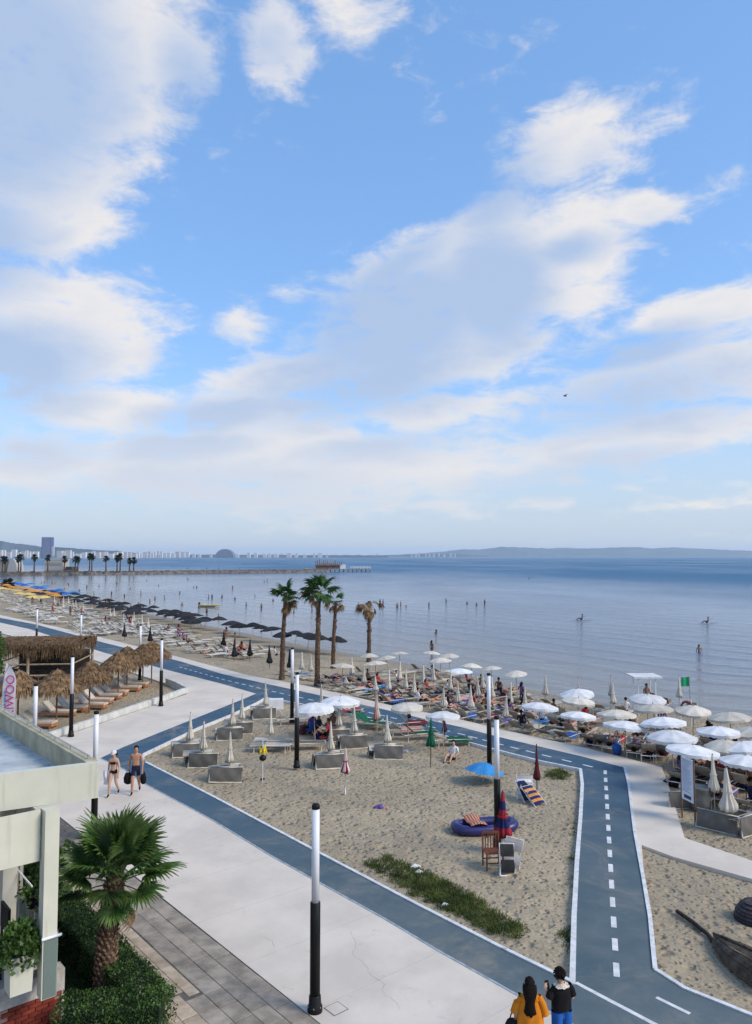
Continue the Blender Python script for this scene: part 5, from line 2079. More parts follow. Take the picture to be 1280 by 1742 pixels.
for (cx, cy, key, w) in OPEN:
    p, up_ = G_free(cx, cy, 1.78)
    r = max(.78, min(1.05, w / 2 / FPX * p.y))
    near_ = p.y < 46
    lab = {'white': 'open white umbrella with scalloped edge among the sunbeds', 'cream': 'open cream umbrella with scalloped edge among the sunbeds'}[key]
    if (cx, cy) == (695, 1199):
        lab = 'open cream umbrella overhanging the edge of the blue path'
    if (cx, cy) == (755, 1215):
        lab = 'open white umbrella standing on the pale walkway edge'
    lab = {(1173, 1273): 'open white umbrella directly above the notice board', (1145, 1247): 'open white umbrella next behind the one above the notice board', (916, 1198): 'open white umbrella standing apart from the cluster beside the walkway', (1101, 1184): 'open white umbrella just below the lifeguard stand canopy',
           (1178, 1203): 'open cream umbrella just below the green flag', (782, 1140): 'whitest open umbrella among the cream ones by the sea', (581, 1131): 'open cream umbrella beside the thin yellowing palm', (641, 1127): 'open cream umbrella beside the nearly bare palm'}.get((cx, cy), lab)
    open_umbrella(p, lab, G_UW, key, round(r, 1), round(up_ + .12, 2), rs.choice((.20, .24, .28)), .11, .13, near_)
    if (cx, cy) not in ((695, 1199), (755, 1215)):
        bed_pair(p, busy=.95 if cx > 1000 else .6, simple=p.y > 60)

G_UC = 'furled cream umbrellas on the beach'
CLOSED = [(620, 1130), (661, 1140), (704, 1146), (721, 1132), (765, 1140), (801, 1166), (815, 1150), (822, 1139), (754, 1170), (859, 1180), (867, 1160), (679, 1125), (927, 1148), (1043, 1161), (1155, 1153), (1214, 1284), (600, 1118), (514, 1109), (530, 1112), (737, 1128), (690, 1138), (640, 1150), (590, 1150), (780, 1158), (838, 1152), (893, 1168)]
for (cx, cy) in CLOSED:
    p, up_ = G_free(cx, cy, 2.0)
    closed_umbrella(p, 'furled cream umbrella standing between beige sunbeds by the sea' if (cx, cy) != (1214, 1284) else 'furled cream umbrella behind the grey bin', G_UC, 'cream', round(up_, 1), .75, .17, lean=.05)
    if cx != 1214:
        bed_pair(p, busy=.35, simple=p.y > 60)
for (cx, cy) in [(985, 1153), (1037, 1150)]:
    closed_umbrella(G(cx, cy, 2.2), 'thin furled grey umbrella near the waterline', 'furled grey umbrellas', 'grey', 2.2, 1.0, .10)
# extra beds between the walkway and the umbrellas
for (x, y) in [(650, 1187), (700, 1192), (735, 1200), (770, 1205), (800, 1210), (830, 1218), (870, 1222), (900, 1232), (930, 1238), (955, 1243), (990, 1252), (1020, 1262), (1060, 1270), (1095, 1280), (880, 1205), (850, 1195), (810, 1190), (760, 1186), (1110, 1300), (1000, 1235), (940, 1222), (620, 1178), (585, 1168), (560, 1160), (640, 1172), (690, 1178), (1180, 1310), (1260, 1335), (1230, 1325)]:
    p = G(x, y)
    bed_pair(p, (rs.choice((-1, 1)),), busy=.75, gap=.3, lab='beige sunbed in the row beside the walkway')
# bathers' bags and chairs under the umbrellas near the walkway
for (x, y, c) in [(1050, 1283, 'blue'), (1005, 1268, 'purple'), (1105, 1290, 'navy'), (1150, 1332, 'navy'), (1215, 1320, 'maroon'), (1270, 1345, 'navy'), (1130, 1285, 'red'), (1250, 1318, 'purple')]:
    p = G(x, y)
    t = thing('beach_bag', '%s beach bag on the sand beside a sunbed' % c, 'bag', p, rs.random() * 6, 'beach bags by the sunbeds')
    MB().lathe([(.20, 0), (.26, .10), (.28, .30), (.22, .42)], 14, wob=lambda a, z: 1 - .25 * abs(math.sin(a)) + .06 * math.sin(4 * a + z * 9)).build('bag_body', M_CANVAS[c], t, True)
    MB().tube([(-.14, 0, .40), (-.08, 0, .58), (.08, 0, .58), (.14, 0, .40)], .012, 5).build('handle', M_CANVAS[c], t)

# ---- rows further along: black shade umbrellas by the waterline
G_BK = 'dark shade umbrellas in rows by the waterline'
def on_shore(i_px, inland):
    """point `inland` metres from the waterline; i_px runs along the shore polyline in photo x"""
    for (x0, y0), (x1, y1) in zip(SHORE_PX[:-1], SHORE_PX[1:]):
        if x1 <= i_px <= x0:
            f = (i_px - x0) / (x1 - x0)
            a, b = P(x0, y0, SEA_Z), P(x1, y1, SEA_Z)
            p = a.lerp(b, f)
            d = (b - a).normalized()
            n = Vector((-d.y, d.x, 0))
            if shore_dist(np.array([p.x + n.x]), np.array([p.y + n.y]))[0] < 0:
                n = -n
            q = p + n * inland
            q.z = bz(q.x, q.y)
            return q


def row(x0, x1, n, inland, key, r, h, label, group, beds=True, rise=.30, jit=.5):
    for k in range(n):
        px = x0 + (x1 - x0) * (k + rs.uniform(-.15, .15)) / max(1, n - 1)
        p = on_shore(min(1279, max(1, px)), inland + rs.uniform(-jit, jit))
        if p is None:
            continue
        open_umbrella(p, label, group, key, rs.choice((r, r, round(r * .8, 2))), rs.choice((h, h, round(h - .25, 2))), rise, .14 if key == 'black' else .06, .1, False)
        if beds:
            bed_pair(p, simple=True, lab='pale sunbed in the rows of dark umbrellas', group='pale sunbeds in the far rows')


row(600, 130, 25, 2.6, 'black', 1.35, 1.9, 'wide dark shade umbrella in a row beside the waterline', G_BK, False, .42)
row(420, 120, 20, 5.6, 'black', 1.35, 1.9, 'wide dark shade umbrella in a row beside the waterline', G_BK, False, .42)
row(340, 110, 13, 8.6, 'black', 1.35, 1.9, 'wide dark shade umbrella in a row beside the waterline', G_BK, False, .42)
# pale sunbeds on the open sand behind them
cnt = 0
for inland, xa, xb, n in ((8.4, 560, 360, 12), (10.2, 590, 200, 26), (11.8, 600, 190, 27), (13.2, 600, 180, 28), (14.6, 600, 170, 28)):
    for k in range(n):
        p = on_shore(xa + (xb - xa) * k / (n - 1) + rs.uniform(-4, 4), inland + rs.uniform(-.8, .8))
        if p is None or on_paving(p.x, p.y):
            continue
        d = shore_dir(p)
        sunbed(p, math.atan2(d.y, d.x) + rs.uniform(-.2, .2), 'pale sunbed in the far rows behind the dark umbrellas', 'pale sunbeds in the far rows', 'beige', rs.choice([0, 30, 45]), True)
        cnt += 1
for (cx, cy) in [(399, 1088), (425, 1088), (459, 1098), (494, 1105), (381, 1073), (256, 1066), (213, 1060)]:
    closed_umbrella(G(cx, cy, 1.9), 'furled black umbrella with shaggy tip standing among pale sunbeds', 'furled black umbrellas', 'black', 1.9, .5, .24, pole=M_BLACK)
for k in range(30):
    p = on_shore(rs.uniform(180, 610), rs.uniform(8, 14))
    if p is None or on_paving(p.x, p.y):
        continue
    v = rs.choice(SIT_V + LIE_V)
    sit = v[0].startswith('s')
    person(v[0], (p.x, p.y, p.z + (.3 if sit else .02)), rs.random() * 6.28, 'small figure sitting among the far rows of pale sunbeds' if sit else 'small figure lying among the far rows of pale sunbeds', 'people among the far sunbeds', 'sit' if sit else 'lie', v[1], v[2], v[3], v[4], 'dark', v[5])
# beyond the beds one can count: a tangle of pale sunbeds in the distance
mb = MB()
rt = random.Random(77)
for k in range(430):
    p = on_shore(rt.uniform(40, 430), rt.uniform(7.0, 20.5))
    if p is None or on_paving(p.x, p.y):
        continue
    d = shore_dir(p)
    rot = Matrix.Rotation(math.atan2(d.y, d.x) + rt.uniform(-.3, .3), 3, 'Z')
    hb = rt.choice((.0, .25, .45))
    q_ = [Vector(v) for v in ((-.9, -.3, .34 + hb), (-.9, .3, .34 + hb), (-.25, -.3, .34), (-.25, .3, .34), (.92, -.3, .34), (.92, .3, .34))]
    mb.add([rot @ v + p for v in q_] + [rot @ v + p - Vector((0, 0, .05)) for v in q_], [(0, 2, 3, 1), (2, 4, 5, 3), (6, 7, 9, 8), (8, 9, 11, 10), (4, 10, 11, 5), (0, 1, 7, 6), (0, 6, 8, 2), (2, 8, 10, 4), (1, 3, 9, 7), (3, 5, 11, 9)])
    for lx in (-.7, .75):
        for ly in (-.27, .27):
            c_ = rot @ Vector((lx, ly, 0)) + p
            mb.box((c_.x, c_.y, p.z + .15), (.04, .04, .34))
tag(mb.build('distant_sunbeds', mat('distant_sling', (.56, .53, .48), .9, .35, .9, coords='World', col2=(.72, .70, .66))), 'tangle of pale sunbeds on the far beach', kind='stuff')
for k in range(16):
    p = on_shore(rt.uniform(150, 420), rt.uniform(8, 14.5))
    if p is None or on_paving(p.x, p.y):
        continue
    closed_umbrella(p, 'furled cream umbrella among the far rows of pale sunbeds', 'furled cream umbrellas in the far rows', 'cream', 2.0, .75, .17, lean=.05)
# coloured umbrellas further along the shore
row(190, 18, 12, 12.5, 'yellow', 1.5, 2.0, 'yellow umbrella in the row in front of the orange ones', 'yellow umbrellas along the far shore', False, .35)
row(175, 20, 13, 8.5, 'orange', 1.5, 2.1, 'orange umbrella in the row between yellow and blue ones', 'orange umbrellas along the far shore', False, .35)
row(150, 10, 11, 4.5, 'blue', 1.6, 2.2, 'blue umbrella in the row nearest the far water', 'blue umbrellas along the far shore', False, .4)
row(140, 40, 5, 1.5, 'sky', 1.6, 2.3, 'light blue umbrella at the far waterline', 'light blue umbrellas along the far shore', False, .4)
for inland, xa, xb, n in ((15.5, 170, 10, 14), (17.6, 165, 5, 13)):
    for k in range(n):
        p = on_shore(max(2, xa + (xb - xa) * k / (n - 1)), inland)
        d = shore_dir(p)
        sunbed(p, math.atan2(d.y, d.x), 'pale sunbed behind the yellow umbrellas of the far shore', 'pale sunbeds behind the yellow umbrellas', 'beige', 30, True)

# ================================================================== THE SAND PLOT BETWEEN THE PATHS
G_FS = 'folded sunbeds stood on their sides in the sand plot'
G_FU = 'furled cream umbrellas in the sand plot'
PLOT = [(324, 1213, .0), (347, 1227, .1), (396, 1191, .0), (412, 1183, -.1), (453, 1163, .1), (391, 1246, .1), (564, 1228, .25), (604, 1202, .1), (660, 1216, -.05), (460, 1205, .6), (642, 1182, .2), (547, 1164, .1), (576, 1193, .1)]
WHERE = ['at the plot corner beside the promenade kerb', 'in front of the one at the plot corner', 'in the second pair by the narrow kerb, sand side', 'in the second pair by the narrow kerb, path side', 'at the tip of the plot where the paths meet', 'standing apart near the promenade cycle path',
         'between the lamp post and the red striped umbrella', 'behind the red striped umbrella by the white canopies', 'between the green sunbeds and the green furled umbrella', 'above two flat beige sunbeds', 'just behind the green sunbeds by the path', 'at the kerb opposite the tallest palm', 'under the edge of the white canopies by the path']
for i, (cx, cy, a) in enumerate(PLOT):
    p = P(cx, cy, 1.80)
    p.z = -.1
    closed_umbrella(p, 'furled cream umbrella ' + WHERE[i], G_FU, 'cream', 1.9, .72, .15, lean=.03)
    if cx in (547, 642):
        continue
    if cx == 460:
        for s in (-.5, .45):
            sunbed(Vector((p.x + .1, p.y + s, -.1)), R(-4), 'beige sunbed lying flat around the furled umbrella in the plot', 'flat sunbeds in the sand plot', 'beige', 0)
        continue
    folded_sunbed(Vector((p.x + rs.uniform(-.1, .1), p.y - .46, -.1)), a + rs.uniform(-.22, .22), 'front grey folded sunbed ' + WHERE[i], G_FS, -rs.uniform(.25, .5))
    folded_sunbed(Vector((p.x - .3, p.y + .42, -.1)), a + PI + rs.uniform(-.35, .35), 'rear grey folded sunbed ' + WHERE[i], G_FS, -rs.uniform(.25, .5))
# open white umbrellas with a seated group
for (cx, cy, lab) in [(537, 1195, 'open white umbrella over the seated group in the sand plot'), (578, 1184, 'open white square umbrella beside the cycle path')]:
    p = P(cx, cy, 1.95)
    p.z = -.1
    open_umbrella(p, lab, 'open white umbrellas in the sand plot', 'white', 1.0, 2.05, .26, .04, .16, True)
for (x, y, v, a, lab) in [(556, 1252, 1, 1.4, 'person in red top sitting in the group by the lamp post'), (545, 1244, 0, -2.0, 'person in navy top sitting in the group by the lamp post'), (530, 1240, 3, .6, 'person in purple top sitting in the group by the lamp post'), (566, 1238, 2, 2.6, 'bare-chested person sitting in the group by the lamp post')]:
    p = P(x, y, .2)
    s = SIT_V[v]
    person(s[0], (p.x, p.y, .18), a, lab, None, 'sit', s[1], s[2], s[3], s[4], 'dark', s[5])
    t = thing('low_seat', '%s low beach seat under the group by the lamp post' % ('navy', 'red', 'black', 'blue')[v % 4], 'seat', (p.x, p.y, -.1), a)
    c_ = M_CANVAS[('navy', 'red', 'navy', 'blue')[v % 4]]
    MB().box((0, .05, .27), (.5, .5, .04)).build('seat', c_, t)
    MB().box((0, -.24, .48), (.5, .04, .42), Matrix.Rotation(R(-15), 3, 'X')).build('backrest', c_, t)
    for xx in (-.23, .23):
        MB().tube([(xx, -.22, 0), (xx, .25, .26)], .014, 5).build('leg', M_STEEL, t)
        MB().tube([(xx, .28, 0), (xx, -.22, .27)], .014, 5).build('leg', M_STEEL, t)
for (x, y, c, lab) in [(548, 1257, 'navy', 'navy cool box on the sand by the lamp post'), (519, 1248, 'maroon', 'maroon cool box near the seated group')]:
    p = P(x, y, -.1)
    t = thing('cool_box', lab, 'cool box', p, rs.random())
    MB().box((0, 0, .18), (.62, .38, .36)).build('box_body', M_CANVAS[c], t)
    MB().box((0, 0, .40), (.65, .41, .06)).build('lid', M_CANVAS[c], t)
    MB().tube([(-.33, 0, .3), (-.33, 0, .52), (.33, 0, .52), (.33, 0, .3)], .012, 5).build('handle', M_WHITE, t)
# flat and odd sunbeds around the plot
for (x, y, a, k, lab) in [(500, 1232, .2, 'beige', 'beige sunbed left open beside the lamp post'), (590, 1216, -.2, 'beige', 'beige sunbed left open near the white umbrellas'), (635, 1240, -.4, 'green', 'green sunbed with raised back in the sand plot'), (622, 1234, -.3, 'green', 'green sunbed behind its neighbour in the sand plot'), (715, 1258, .3, 'green', 'green sunbed beside the furled green umbrella'), (690, 1250, .2, 'beige', 'beige sunbed cluttered with towels near the blue path'), (700, 1238, .3, 'beige', 'beige sunbed close to the kerb of the blue path'), (520, 1275, .1, 'grey', 'grey sunbed left open behind the black pole of the lamp')]:
    p = P(x, y, -.1)
    sunbed(p, a, lab, None, k, 40)
p = P(770, 1268, -.1)
sunbed(p, .1, 'beige sunbed with pale green towel near the crouching person', None, 'beige', 20)
towel_on(p, .1, 'green', 'green towel over the sunbed near the crouching person', None)
for (x, y, c) in [(690, 1250, 'pink'), (700, 1238, 'maroon'), (590, 1216, 'red')]:
    towel_on(P(x, y, -.1), .2, c, '%s towel on an open sunbed in the sand plot' % c, None)
# upright white crate frames
p = P(470, 1207, -.1)
t = thing('white_cabinet', 'small white cabinet standing on the sand near the path', 'cabinet', p, .1)
MB().box((0, 0, .32), (.85, .45, .62)).build('body', M_WHITE, t)
for x in (-.21, .21):
    MB().box((x, -.232, .32), (.39, .012, .54)).build('door', M_WHITE, t)
# crouching person in white shirt
p = P(771, 1292, -.1)
person('s4', (p.x, p.y, -.14), R(150), 'person in white shirt sitting on the sand with back turned', None, 'sit', 'tan', 'white', 'navy', 'dressed', 'dark', 0)
# lone furled umbrellas on thin poles
closed_umbrella(P(588, 1352, -.1), 'furled red and white striped umbrella on a thin pole', None, 'red', 1.75, .85, .15, 'white', M_STEEL, .01)
closed_umbrella(P(733, 1306, -.1), 'furled green umbrella on a thin dark pole', None, 'green', 2.05, .95, .17, None, M_BLACK, .01)
closed_umbrella(P(757, 1262, -.1), 'small furled maroon umbrella by the blue path kerb', None, 'maroon', 1.25, .55, .12, 'navy', M_BLACK, .02)
closed_umbrella(P(696, 1238, -.1), 'small furled black umbrella on the far side of the sand plot', None, 'black', 1.2, .55, .10, None, M_BLACK, .02)
closed_umbrella(P(914, 1352, -.1), 'furled dark maroon umbrella above the striped deck chairs', None, 'maroon', 1.85, .60, .12, None, M_BLACK, .01)
closed_umbrella(P(856, 1452, -.1), 'furled umbrella with broad navy and red bands beside the lamp post', None, 'red', 1.85, .55, .24, 'navy', M_STEEL, .01, lambda i: (i // 2) % 2 == 1)
closed_umbrella(P(640, 1252, -.1), 'furled pinkish umbrella near the green sunbeds', None, 'pink', 1.9, .8, .12, None, M_PALEWOOD, .02)
# yellow and black kite-like float on a stick
p = P(447, 1330, -.1)
t = thing('toy_float', 'yellow inflatable toy hung on a white stick in the sand', 'toy', p)
MB().tube([(0, 0, -.1), (0, 0, 1.65)], .016, 6).build('stick', M_WHITE, t)
yb = MB()
for k in range(6):
    a = 2 * PI * k / 6
    yb.tube([(0, 0, 1.15), (math.cos(a) * .14, math.sin(a) * .14, 1.25 + .12 * (k % 2)), (math.cos(a) * .17, math.sin(a) * .17, 1.12)], [.05, .06, .02], 7)
yb.build('float_body', mat('float_yellow', (.62, .46, .03), .5, .2, 9), t, True)
MB().lathe([(.03, .82), (.13, .88), (.15, .98), (.05, 1.08)], 10).build('float_foot', M_BLACK, t, True)
# blue parasol tipped on its rim
p = P(822, 1332, -.1)
t = thing('parasol', 'open sky blue parasol tipped low over the sand', 'umbrella', (p.x, p.y, -.05))
t.rotation_euler = (R(-4), R(9), 0)
c = link('canopy', canopy_mesh(.80, .34, .1, 'sky'), t, (0, 0, .42))
MB().tube([(0, 0, .0), (0, 0, .80)], .015, 6).build('pole', M_STEEL, t)
rb = MB()
for k in range(8):
    a = 2 * PI * k / 8
    rb.tube([(math.cos(a) * q_, math.sin(a) * q_, .34 * (1 - (q_ / .80) ** 1.55) - .012) for q_ in (.02, .4, .78)], .006, 4)
rb.build('ribs', M_STEEL, c)


# striped deck chairs leaning together
def deck_chair(p, rz, label, c1, c2, lean):
    t = thing('deck_chair', label, 'chair', p, rz)
    t.rotation_euler = (lean, 0, rz)
    MB().tube([(-.28, 0, 0), (-.28, 0, .95), (.28, 0, .95), (.28, 0, 0)], .018, 6).tube([(-.24, .10, 0), (-.24, .06, .62), (.24, .06, .62), (.24, .10, 0)], .018, 6).build('frame', M_WHITE, t)
    for k in range(7):
        z0, z1 = .10 + k * .115, .10 + (k + 1) * .115
        MB().grid(lambda u, v: ((u - .5) * .52, -.02 - .04 * math.sin(PI * u), z0 + v * (z1 - z0)), 4, 2).build('stripe', M_CANVAS[c1 if k % 2 else c2], t)
    for s in (-.24, .24):
        MB().tube([(s, .05, .6), (s * 1.1, -.25, .62)], .014, 5).build('armrest', M_WHITE, t)


p = P(905, 1366, -.1)
deck_chair(p, R(20), 'folded deck chair with dark canvas under the maroon umbrella', 'black', 'navy', -.85)
p = P(922, 1372, -.1)
deck_chair(p, R(35), 'folded deck chair with navy, white and orange stripes', 'orange', 'navy', -.95)
p = P(893, 1362, -.1)
deck_chair(p, R(-10), 'folded white-framed deck chair behind the striped ones', 'white', 'grey', -.6)


# inflatable boat
def dinghy():
    p = P(825, 1414, -.1)
    t = thing('inflatable_boat', 'navy inflatable boat with striped towel on the sand', 'boat', p, R(12))
    nb = mat('navy_pvc', (.022, .022, .12), .35, .2, 3, spec=.5)
    pts = []
    for k in range(33):
        a = 2 * PI * k / 32
        ca, sa = math.cos(a), math.sin(a)
        pts.append((1.0 * abs(ca) ** .7 * (1 if ca > 0 else -1), .40 * abs(sa) ** .7 * (1 if sa > 0 else -1), .17 + .10 * max(0, abs(ca) - .6)))
    MB().tube(pts, .155, 12, False).build('tube_ring', nb, t, True)
    MB().lathe([(.01, .06), (.9, .06)], 24, cap=False, wob=None).build('floor', nb, t).scale = (1, .42, 1)
    MB().tube([(-.1, -.38, .28), (-.1, .38, .28)], .10, 10).build('seat', nb, t, True)
    o = tag(MB().grid(lambda u, v: (-.62 + u * .55, (v - .5) * .95, .36 + .06 * math.sin(u * PI) + .03 * math.sin(v * 9)), 10, 10).build('towel', None), 'red and brown striped towel lying over the inflatable boat', 'towel')
    mt = mat('striped_towel', (.30, .08, .05), .9, .2, 4)
    nt = mt.node_tree
    wv = nt.nodes.new('ShaderNodeTexWave')
    wv.bands_direction = 'X'
    wv.inputs['Scale'].default_value = 3.2
    tcx = nt.nodes.new('ShaderNodeTexCoord')
    nt.links.new(tcx.outputs['Object'], wv.inputs['Vector'])
    nt.links.new(mixcol(nt, V(nt, wv.outputs['Fac']).step(.4, .6), (.34, .06, .05), (.45, .30, .18)), nt.nodes['Principled BSDF'].inputs['Base Color'])
    o.data.materials.clear()
    o.data.materials.append(mt)
    o.location = p
    o.rotation_euler = (0, 0, R(12))


dinghy()


# wooden slatted chair and folded chairs
def wood_chair():
    p = P(839, 1476, -.1)
    t = thing('wooden_chair', 'brown wooden chair with slatted back on the sand', 'chair', p, R(8))
    m = mat('red_brown_wood', (.16, .055, .03), .6, .3, 8)
    for x in (-.24, .24):
        MB().box((x, .22, .46), (.04, .04, .98)).build('leg', m, t)
        MB().box((x, -.20, .22), (.04, .04, .48)).build('leg', m, t)
    for k in range(5):
        MB().box((-.16 + k * .08, .22, .70), (.03, .02, .46)).build('slat', m, t)
    for z in (.94, .46):
        MB().box((0, .22, z), (.46, .03, .06)).build('rail', m, t)
    for k in range(6):
        MB().box((0, -.19 + k * .075, .47), (.52, .06, .02)).build('slat', m, t)
    for y in (-.2, .2):
        MB().box((0, y, .2), (.46, .025, .03)).build('stretcher', m, t)


wood_chair()


def folded_chair(px, py, rz, lean, label, fabric):
    p = P(px, py, -.1)
    t = thing('folding_chair', label, 'chair', p)
    t.rotation_euler = (lean, R(10), rz)
    MB().tube([(-.25, 0, 0), (-.25, 0, .85), (.25, 0, .85), (.25, 0, 0), (-.25, 0, 0)], .018, 6).tube([(-.22, .09, .02), (-.22, .07, .6), (.22, .07, .6), (.22, .09, .02)], .016, 6).build('frame', M_WHITE, t)
    MB().grid(lambda u, v: ((u - .5) * .47, -.012 - .03 * math.sin(PI * v), .08 + v * .34), 4, 4).build('seat', fabric, t)
    MB().grid(lambda u, v: ((u - .5) * .47, -.012 - .02 * math.sin(PI * v), .50 + v * .33), 4, 4).build('backrest', fabric, t)


folded_chair(864, 1490, R(25), -.3, 'folded chair with black fabric leaning by the wooden chair', M_CANVAS['black'])
folded_chair(868, 1478, R(-15), -.25, 'folded chair with pale fabric leaning behind the black one', M_CANVAS['grey'])

# litter, branch, small things on the sand
for (x, y, w, c, lab) in [(645, 1374, .35, 'purple', 'crumpled purple cloth on the open sand'), (657, 1375, .2, 'pink', 'crumpled pink cloth beside the purple one'), (447, 1326, .18, 'black', 'dark pebble-like lump under the yellow toy'), (706, 1475, .28, 'white', 'crumpled white paper on the grass strip'), (713, 1484, .22, 'white', 'crumpled white bag on the grass strip'), (757, 1540, .2, 'white', 'scrap of white paper in the grass'), (690, 1279, .35, 'grey', 'grey bundle on the sand near the green umbrella')]:
    p = P(x, y, -.08)
    mb = MB()
    r_ = random.Random(x)
    mb.lathe([(w * .5, 0), (w * .46, w * .14), (w * .25, w * .26), (w * .04, w * .3)], 10, wob=lambda a, z: 1 + .3 * math.sin(3 * a + x) + .2 * math.sin(5 * a + z * 30))
    o = mb.build('crumpled_cloth', M_CANVAS[c])
    o.location = p
    tag(o, lab, 'litter')


# access cover beside the near lamp post
p = P(572, 1716)
t = thing('access_cover', 'small square access cover in the concrete beside the near lamp post', 'access cover', (p.x, p.y, 0), ANG_U)
MB().box((0, 0, .002), (.36, .36, .006)).build('frame', mat('cover_frame', (.20, .19, .18), .8, .2, 8), t)
MB().box((0, 0, .005), (.32, .32, .006)).build('lid', M_CONC, t)


# ---- grass patches
def grass(name, label, polys, n, hmin, hmax, seed):
    rnd = random.Random(seed)
    mb = MB()
    for (pts, frac) in polys:
        P3 = [P(x, y, -.08) for x, y in pts]
        mnx, mxx = min(p.x for p in P3), max(p.x for p in P3)
        mny, mxy = min(p.y for p in P3), max(p.y for p in P3)

        def inside_(x, y):
            c = False
            for i in range(len(P3)):
                a, b = P3[i], P3[i - 1]
                if (a.y > y) != (b.y > y) and x < (b.x - a.x) * (y - a.y) / (b.y - a.y) + a.x:
                    c = not c
            return c
        k = 0
        while k < n * frac:
            cx, cy = rnd.uniform(mnx, mxx), rnd.uniform(mny, mxy)
            if not inside_(cx, cy):
                continue
            # blades come in tufts
            for b_ in range(14):
                x, y = cx + rnd.gauss(0, .07), cy + rnd.gauss(0, .07)
                a = rnd.uniform(0, 6.28)
                h = rnd.uniform(hmin, hmax)
                w = Vector((math.cos(a), math.sin(a), 0)) * .011
                p0 = Vector((x, y, -.10))
                tp = p0 + Vector((rnd.gauss(0, .6) * h, rnd.gauss(0, .6) * h, h))
                md = (p0 + tp) / 2 + Vector((0, 0, h * .15))
                mb.add([p0 - w, p0 + w, md + w * .7, md - w * .7, tp], [(0, 1, 2, 3), (3, 2, 4)])
                k += 1
    g_ = mat('beach_grass', (.06, .11, .02), .7, .5, 1.2, coords='World', translucent=.3, col2=(.16, .19, .05))
    tag(mb.build(name, g_), label, kind='stuff')


grass('grass_patch', 'green grass strip on the sand', [
    ([(622, 1468), (660, 1455), (700, 1472), (760, 1500), (800, 1520), (850, 1552), (893, 1578), (890, 1596), (850, 1592), (800, 1566), (750, 1545), (700, 1520), (650, 1488)], .7),
    ([(690, 1490), (800, 1530), (890, 1580), (850, 1590), (760, 1545)], .25),
    ([(700, 1470), (830, 1540), (770, 1545)], .15)], 9500, .04, .12, 5)
grass('grass_patch', 'small green grass tuft by the path corner', [([(925, 1312), (950, 1308), (972, 1318), (960, 1326), (935, 1325)], 1)], 1200, .05, .13, 6)
grass('grass_patch', 'low weeds along the straight path kerb', [([(955, 1585), (975, 1575), (975, 1625), (962, 1615)], .7), ([(968, 1400), (984, 1400), (978, 1560), (970, 1560)], .3)], 500, .04, .1, 7)


# ---- right side: sign board, bin, folded sunbeds with furled umbrella, driftwood, collapsed umbrella
def sign_board():
    a, b = P(1161, 1392, -.1), P(1183, 1404, -.1)
    c = (a + b) / 2
    t = thing('sign_board', 'white notice board between two dark posts on the sand', 'sign', c)
    ang = math.atan2((b - a).y, (b - a).x)
    for q in (a, b):
        MB().tube([(q.x - c.x, q.y - c.y, -.2), (q.x - c.x, q.y - c.y, 2.15)], .03, 8).build('post', M_WOOD, t)
    w = (b - a).length - .06
    bd = MB().box((0, 0, 1.42), (w, .03, 1.44), ang).build('board', mat('sign_pale_blue', (.56, .62, .70), .5, .06), t)
    mb = MB()
    r_ = random.Random(6)
    z = 2.06
    while z > .98:
        ln = w * r_.uniform(.45, .85)
        mb.box((Vector((math.cos(ang), math.sin(ang), 0)) * (ln / 2 - w * .43) + Vector((math.sin(ang), -math.cos(ang), 0)) * .017 + Vector((0, 0, z)))[:], (ln, .003, .022), ang)
        z -= .062
    mb.build('print', mat('sign_print', (.22, .28, .42), .7, .2), bd)
    MB().box((Vector((math.sin(ang), -math.cos(ang), 0)) * .018 + Vector((0, 0, .83)))[:], (w * .6, .004, .12), ang).build('emblem', mat('sign_dark', (.05, .06, .10), .7, .2), bd)


sign_board()
p = P(1192, 1378, -.1)
t = thing('rubbish_bin', 'round grey rubbish bin behind the notice board', 'bin', p)
MB().lathe([(.30, 0), (.34, .35), (.36, .78), (.38, .80), (.36, .83)], 20).build('bin_body', mat('bin_grey', (.16, .165, .16), .7, .2, 4), t, True)
MB().lathe([(.37, .83), (.33, .85), (.33, .80)], 20, cap=False).build('rim', mat('bin_rim', (.11, .115, .11), .6), t, True)
p = P(1243, 1416, -.1)
closed_umbrella(Vector((p.x, p.y, -.1)), 'large furled cream umbrella between folded sunbeds near the walkway', None, 'cream', 2.05, .72, .26, lean=.05)
folded_sunbed(Vector((p.x + .65, p.y - .25, -.1)), R(35), 'pale green folded sunbed leaning on the large furled umbrella', None, -.2)
folded_sunbed(Vector((p.x - .45, p.y + .05, -.1)), R(-40), 'grey folded sunbed on the other side of the large furled umbrella', None, -.2)
folded_sunbed(Vector((p.x - .5, p.y + 2.3, -.1)), R(10), 'grey folded sunbed beside the rubbish bin', None, -.2)
# black bag at the walkway edge
p = P(1148, 1336, -.1)
t = thing('bin_bag', 'black bag with a white bundle at the walkway edge', 'bag', p)
MB().lathe([(.3, 0), (.36, .10), (.22, .26), (.04, .32)], 12, wob=lambda a, z: 1 + .2 * math.sin(3 * a) + .1 * math.sin(7 * a + z * 20)).build('sack', wear('black'), t, True)
MB().lathe([(.14, 0), (.17, .08), (.08, .18), (.02, .2)], 10, c=(.15, -.35, 0), wob=lambda a, z: 1 + .2 * math.sin(4 * a)).build('bundle', wear('white'), t, True)
# driftwood pole
a, b, c = P(1152, 1550, -.02), P(1205, 1590, -.04), P(1252, 1652, -.06)
o = MB().tube([a, a.lerp(b, .5) + Vector((0, 0, .02)), b, b.lerp(c, .5), c], [.05, .055, .05, .055, .04], 9).build('driftwood_pole', mat('charred_wood', (.022, .019, .018), .8, .4, 9, .5, 40), None, True)
tag(o, 'long dark curved pole lying on the sand', 'pole')


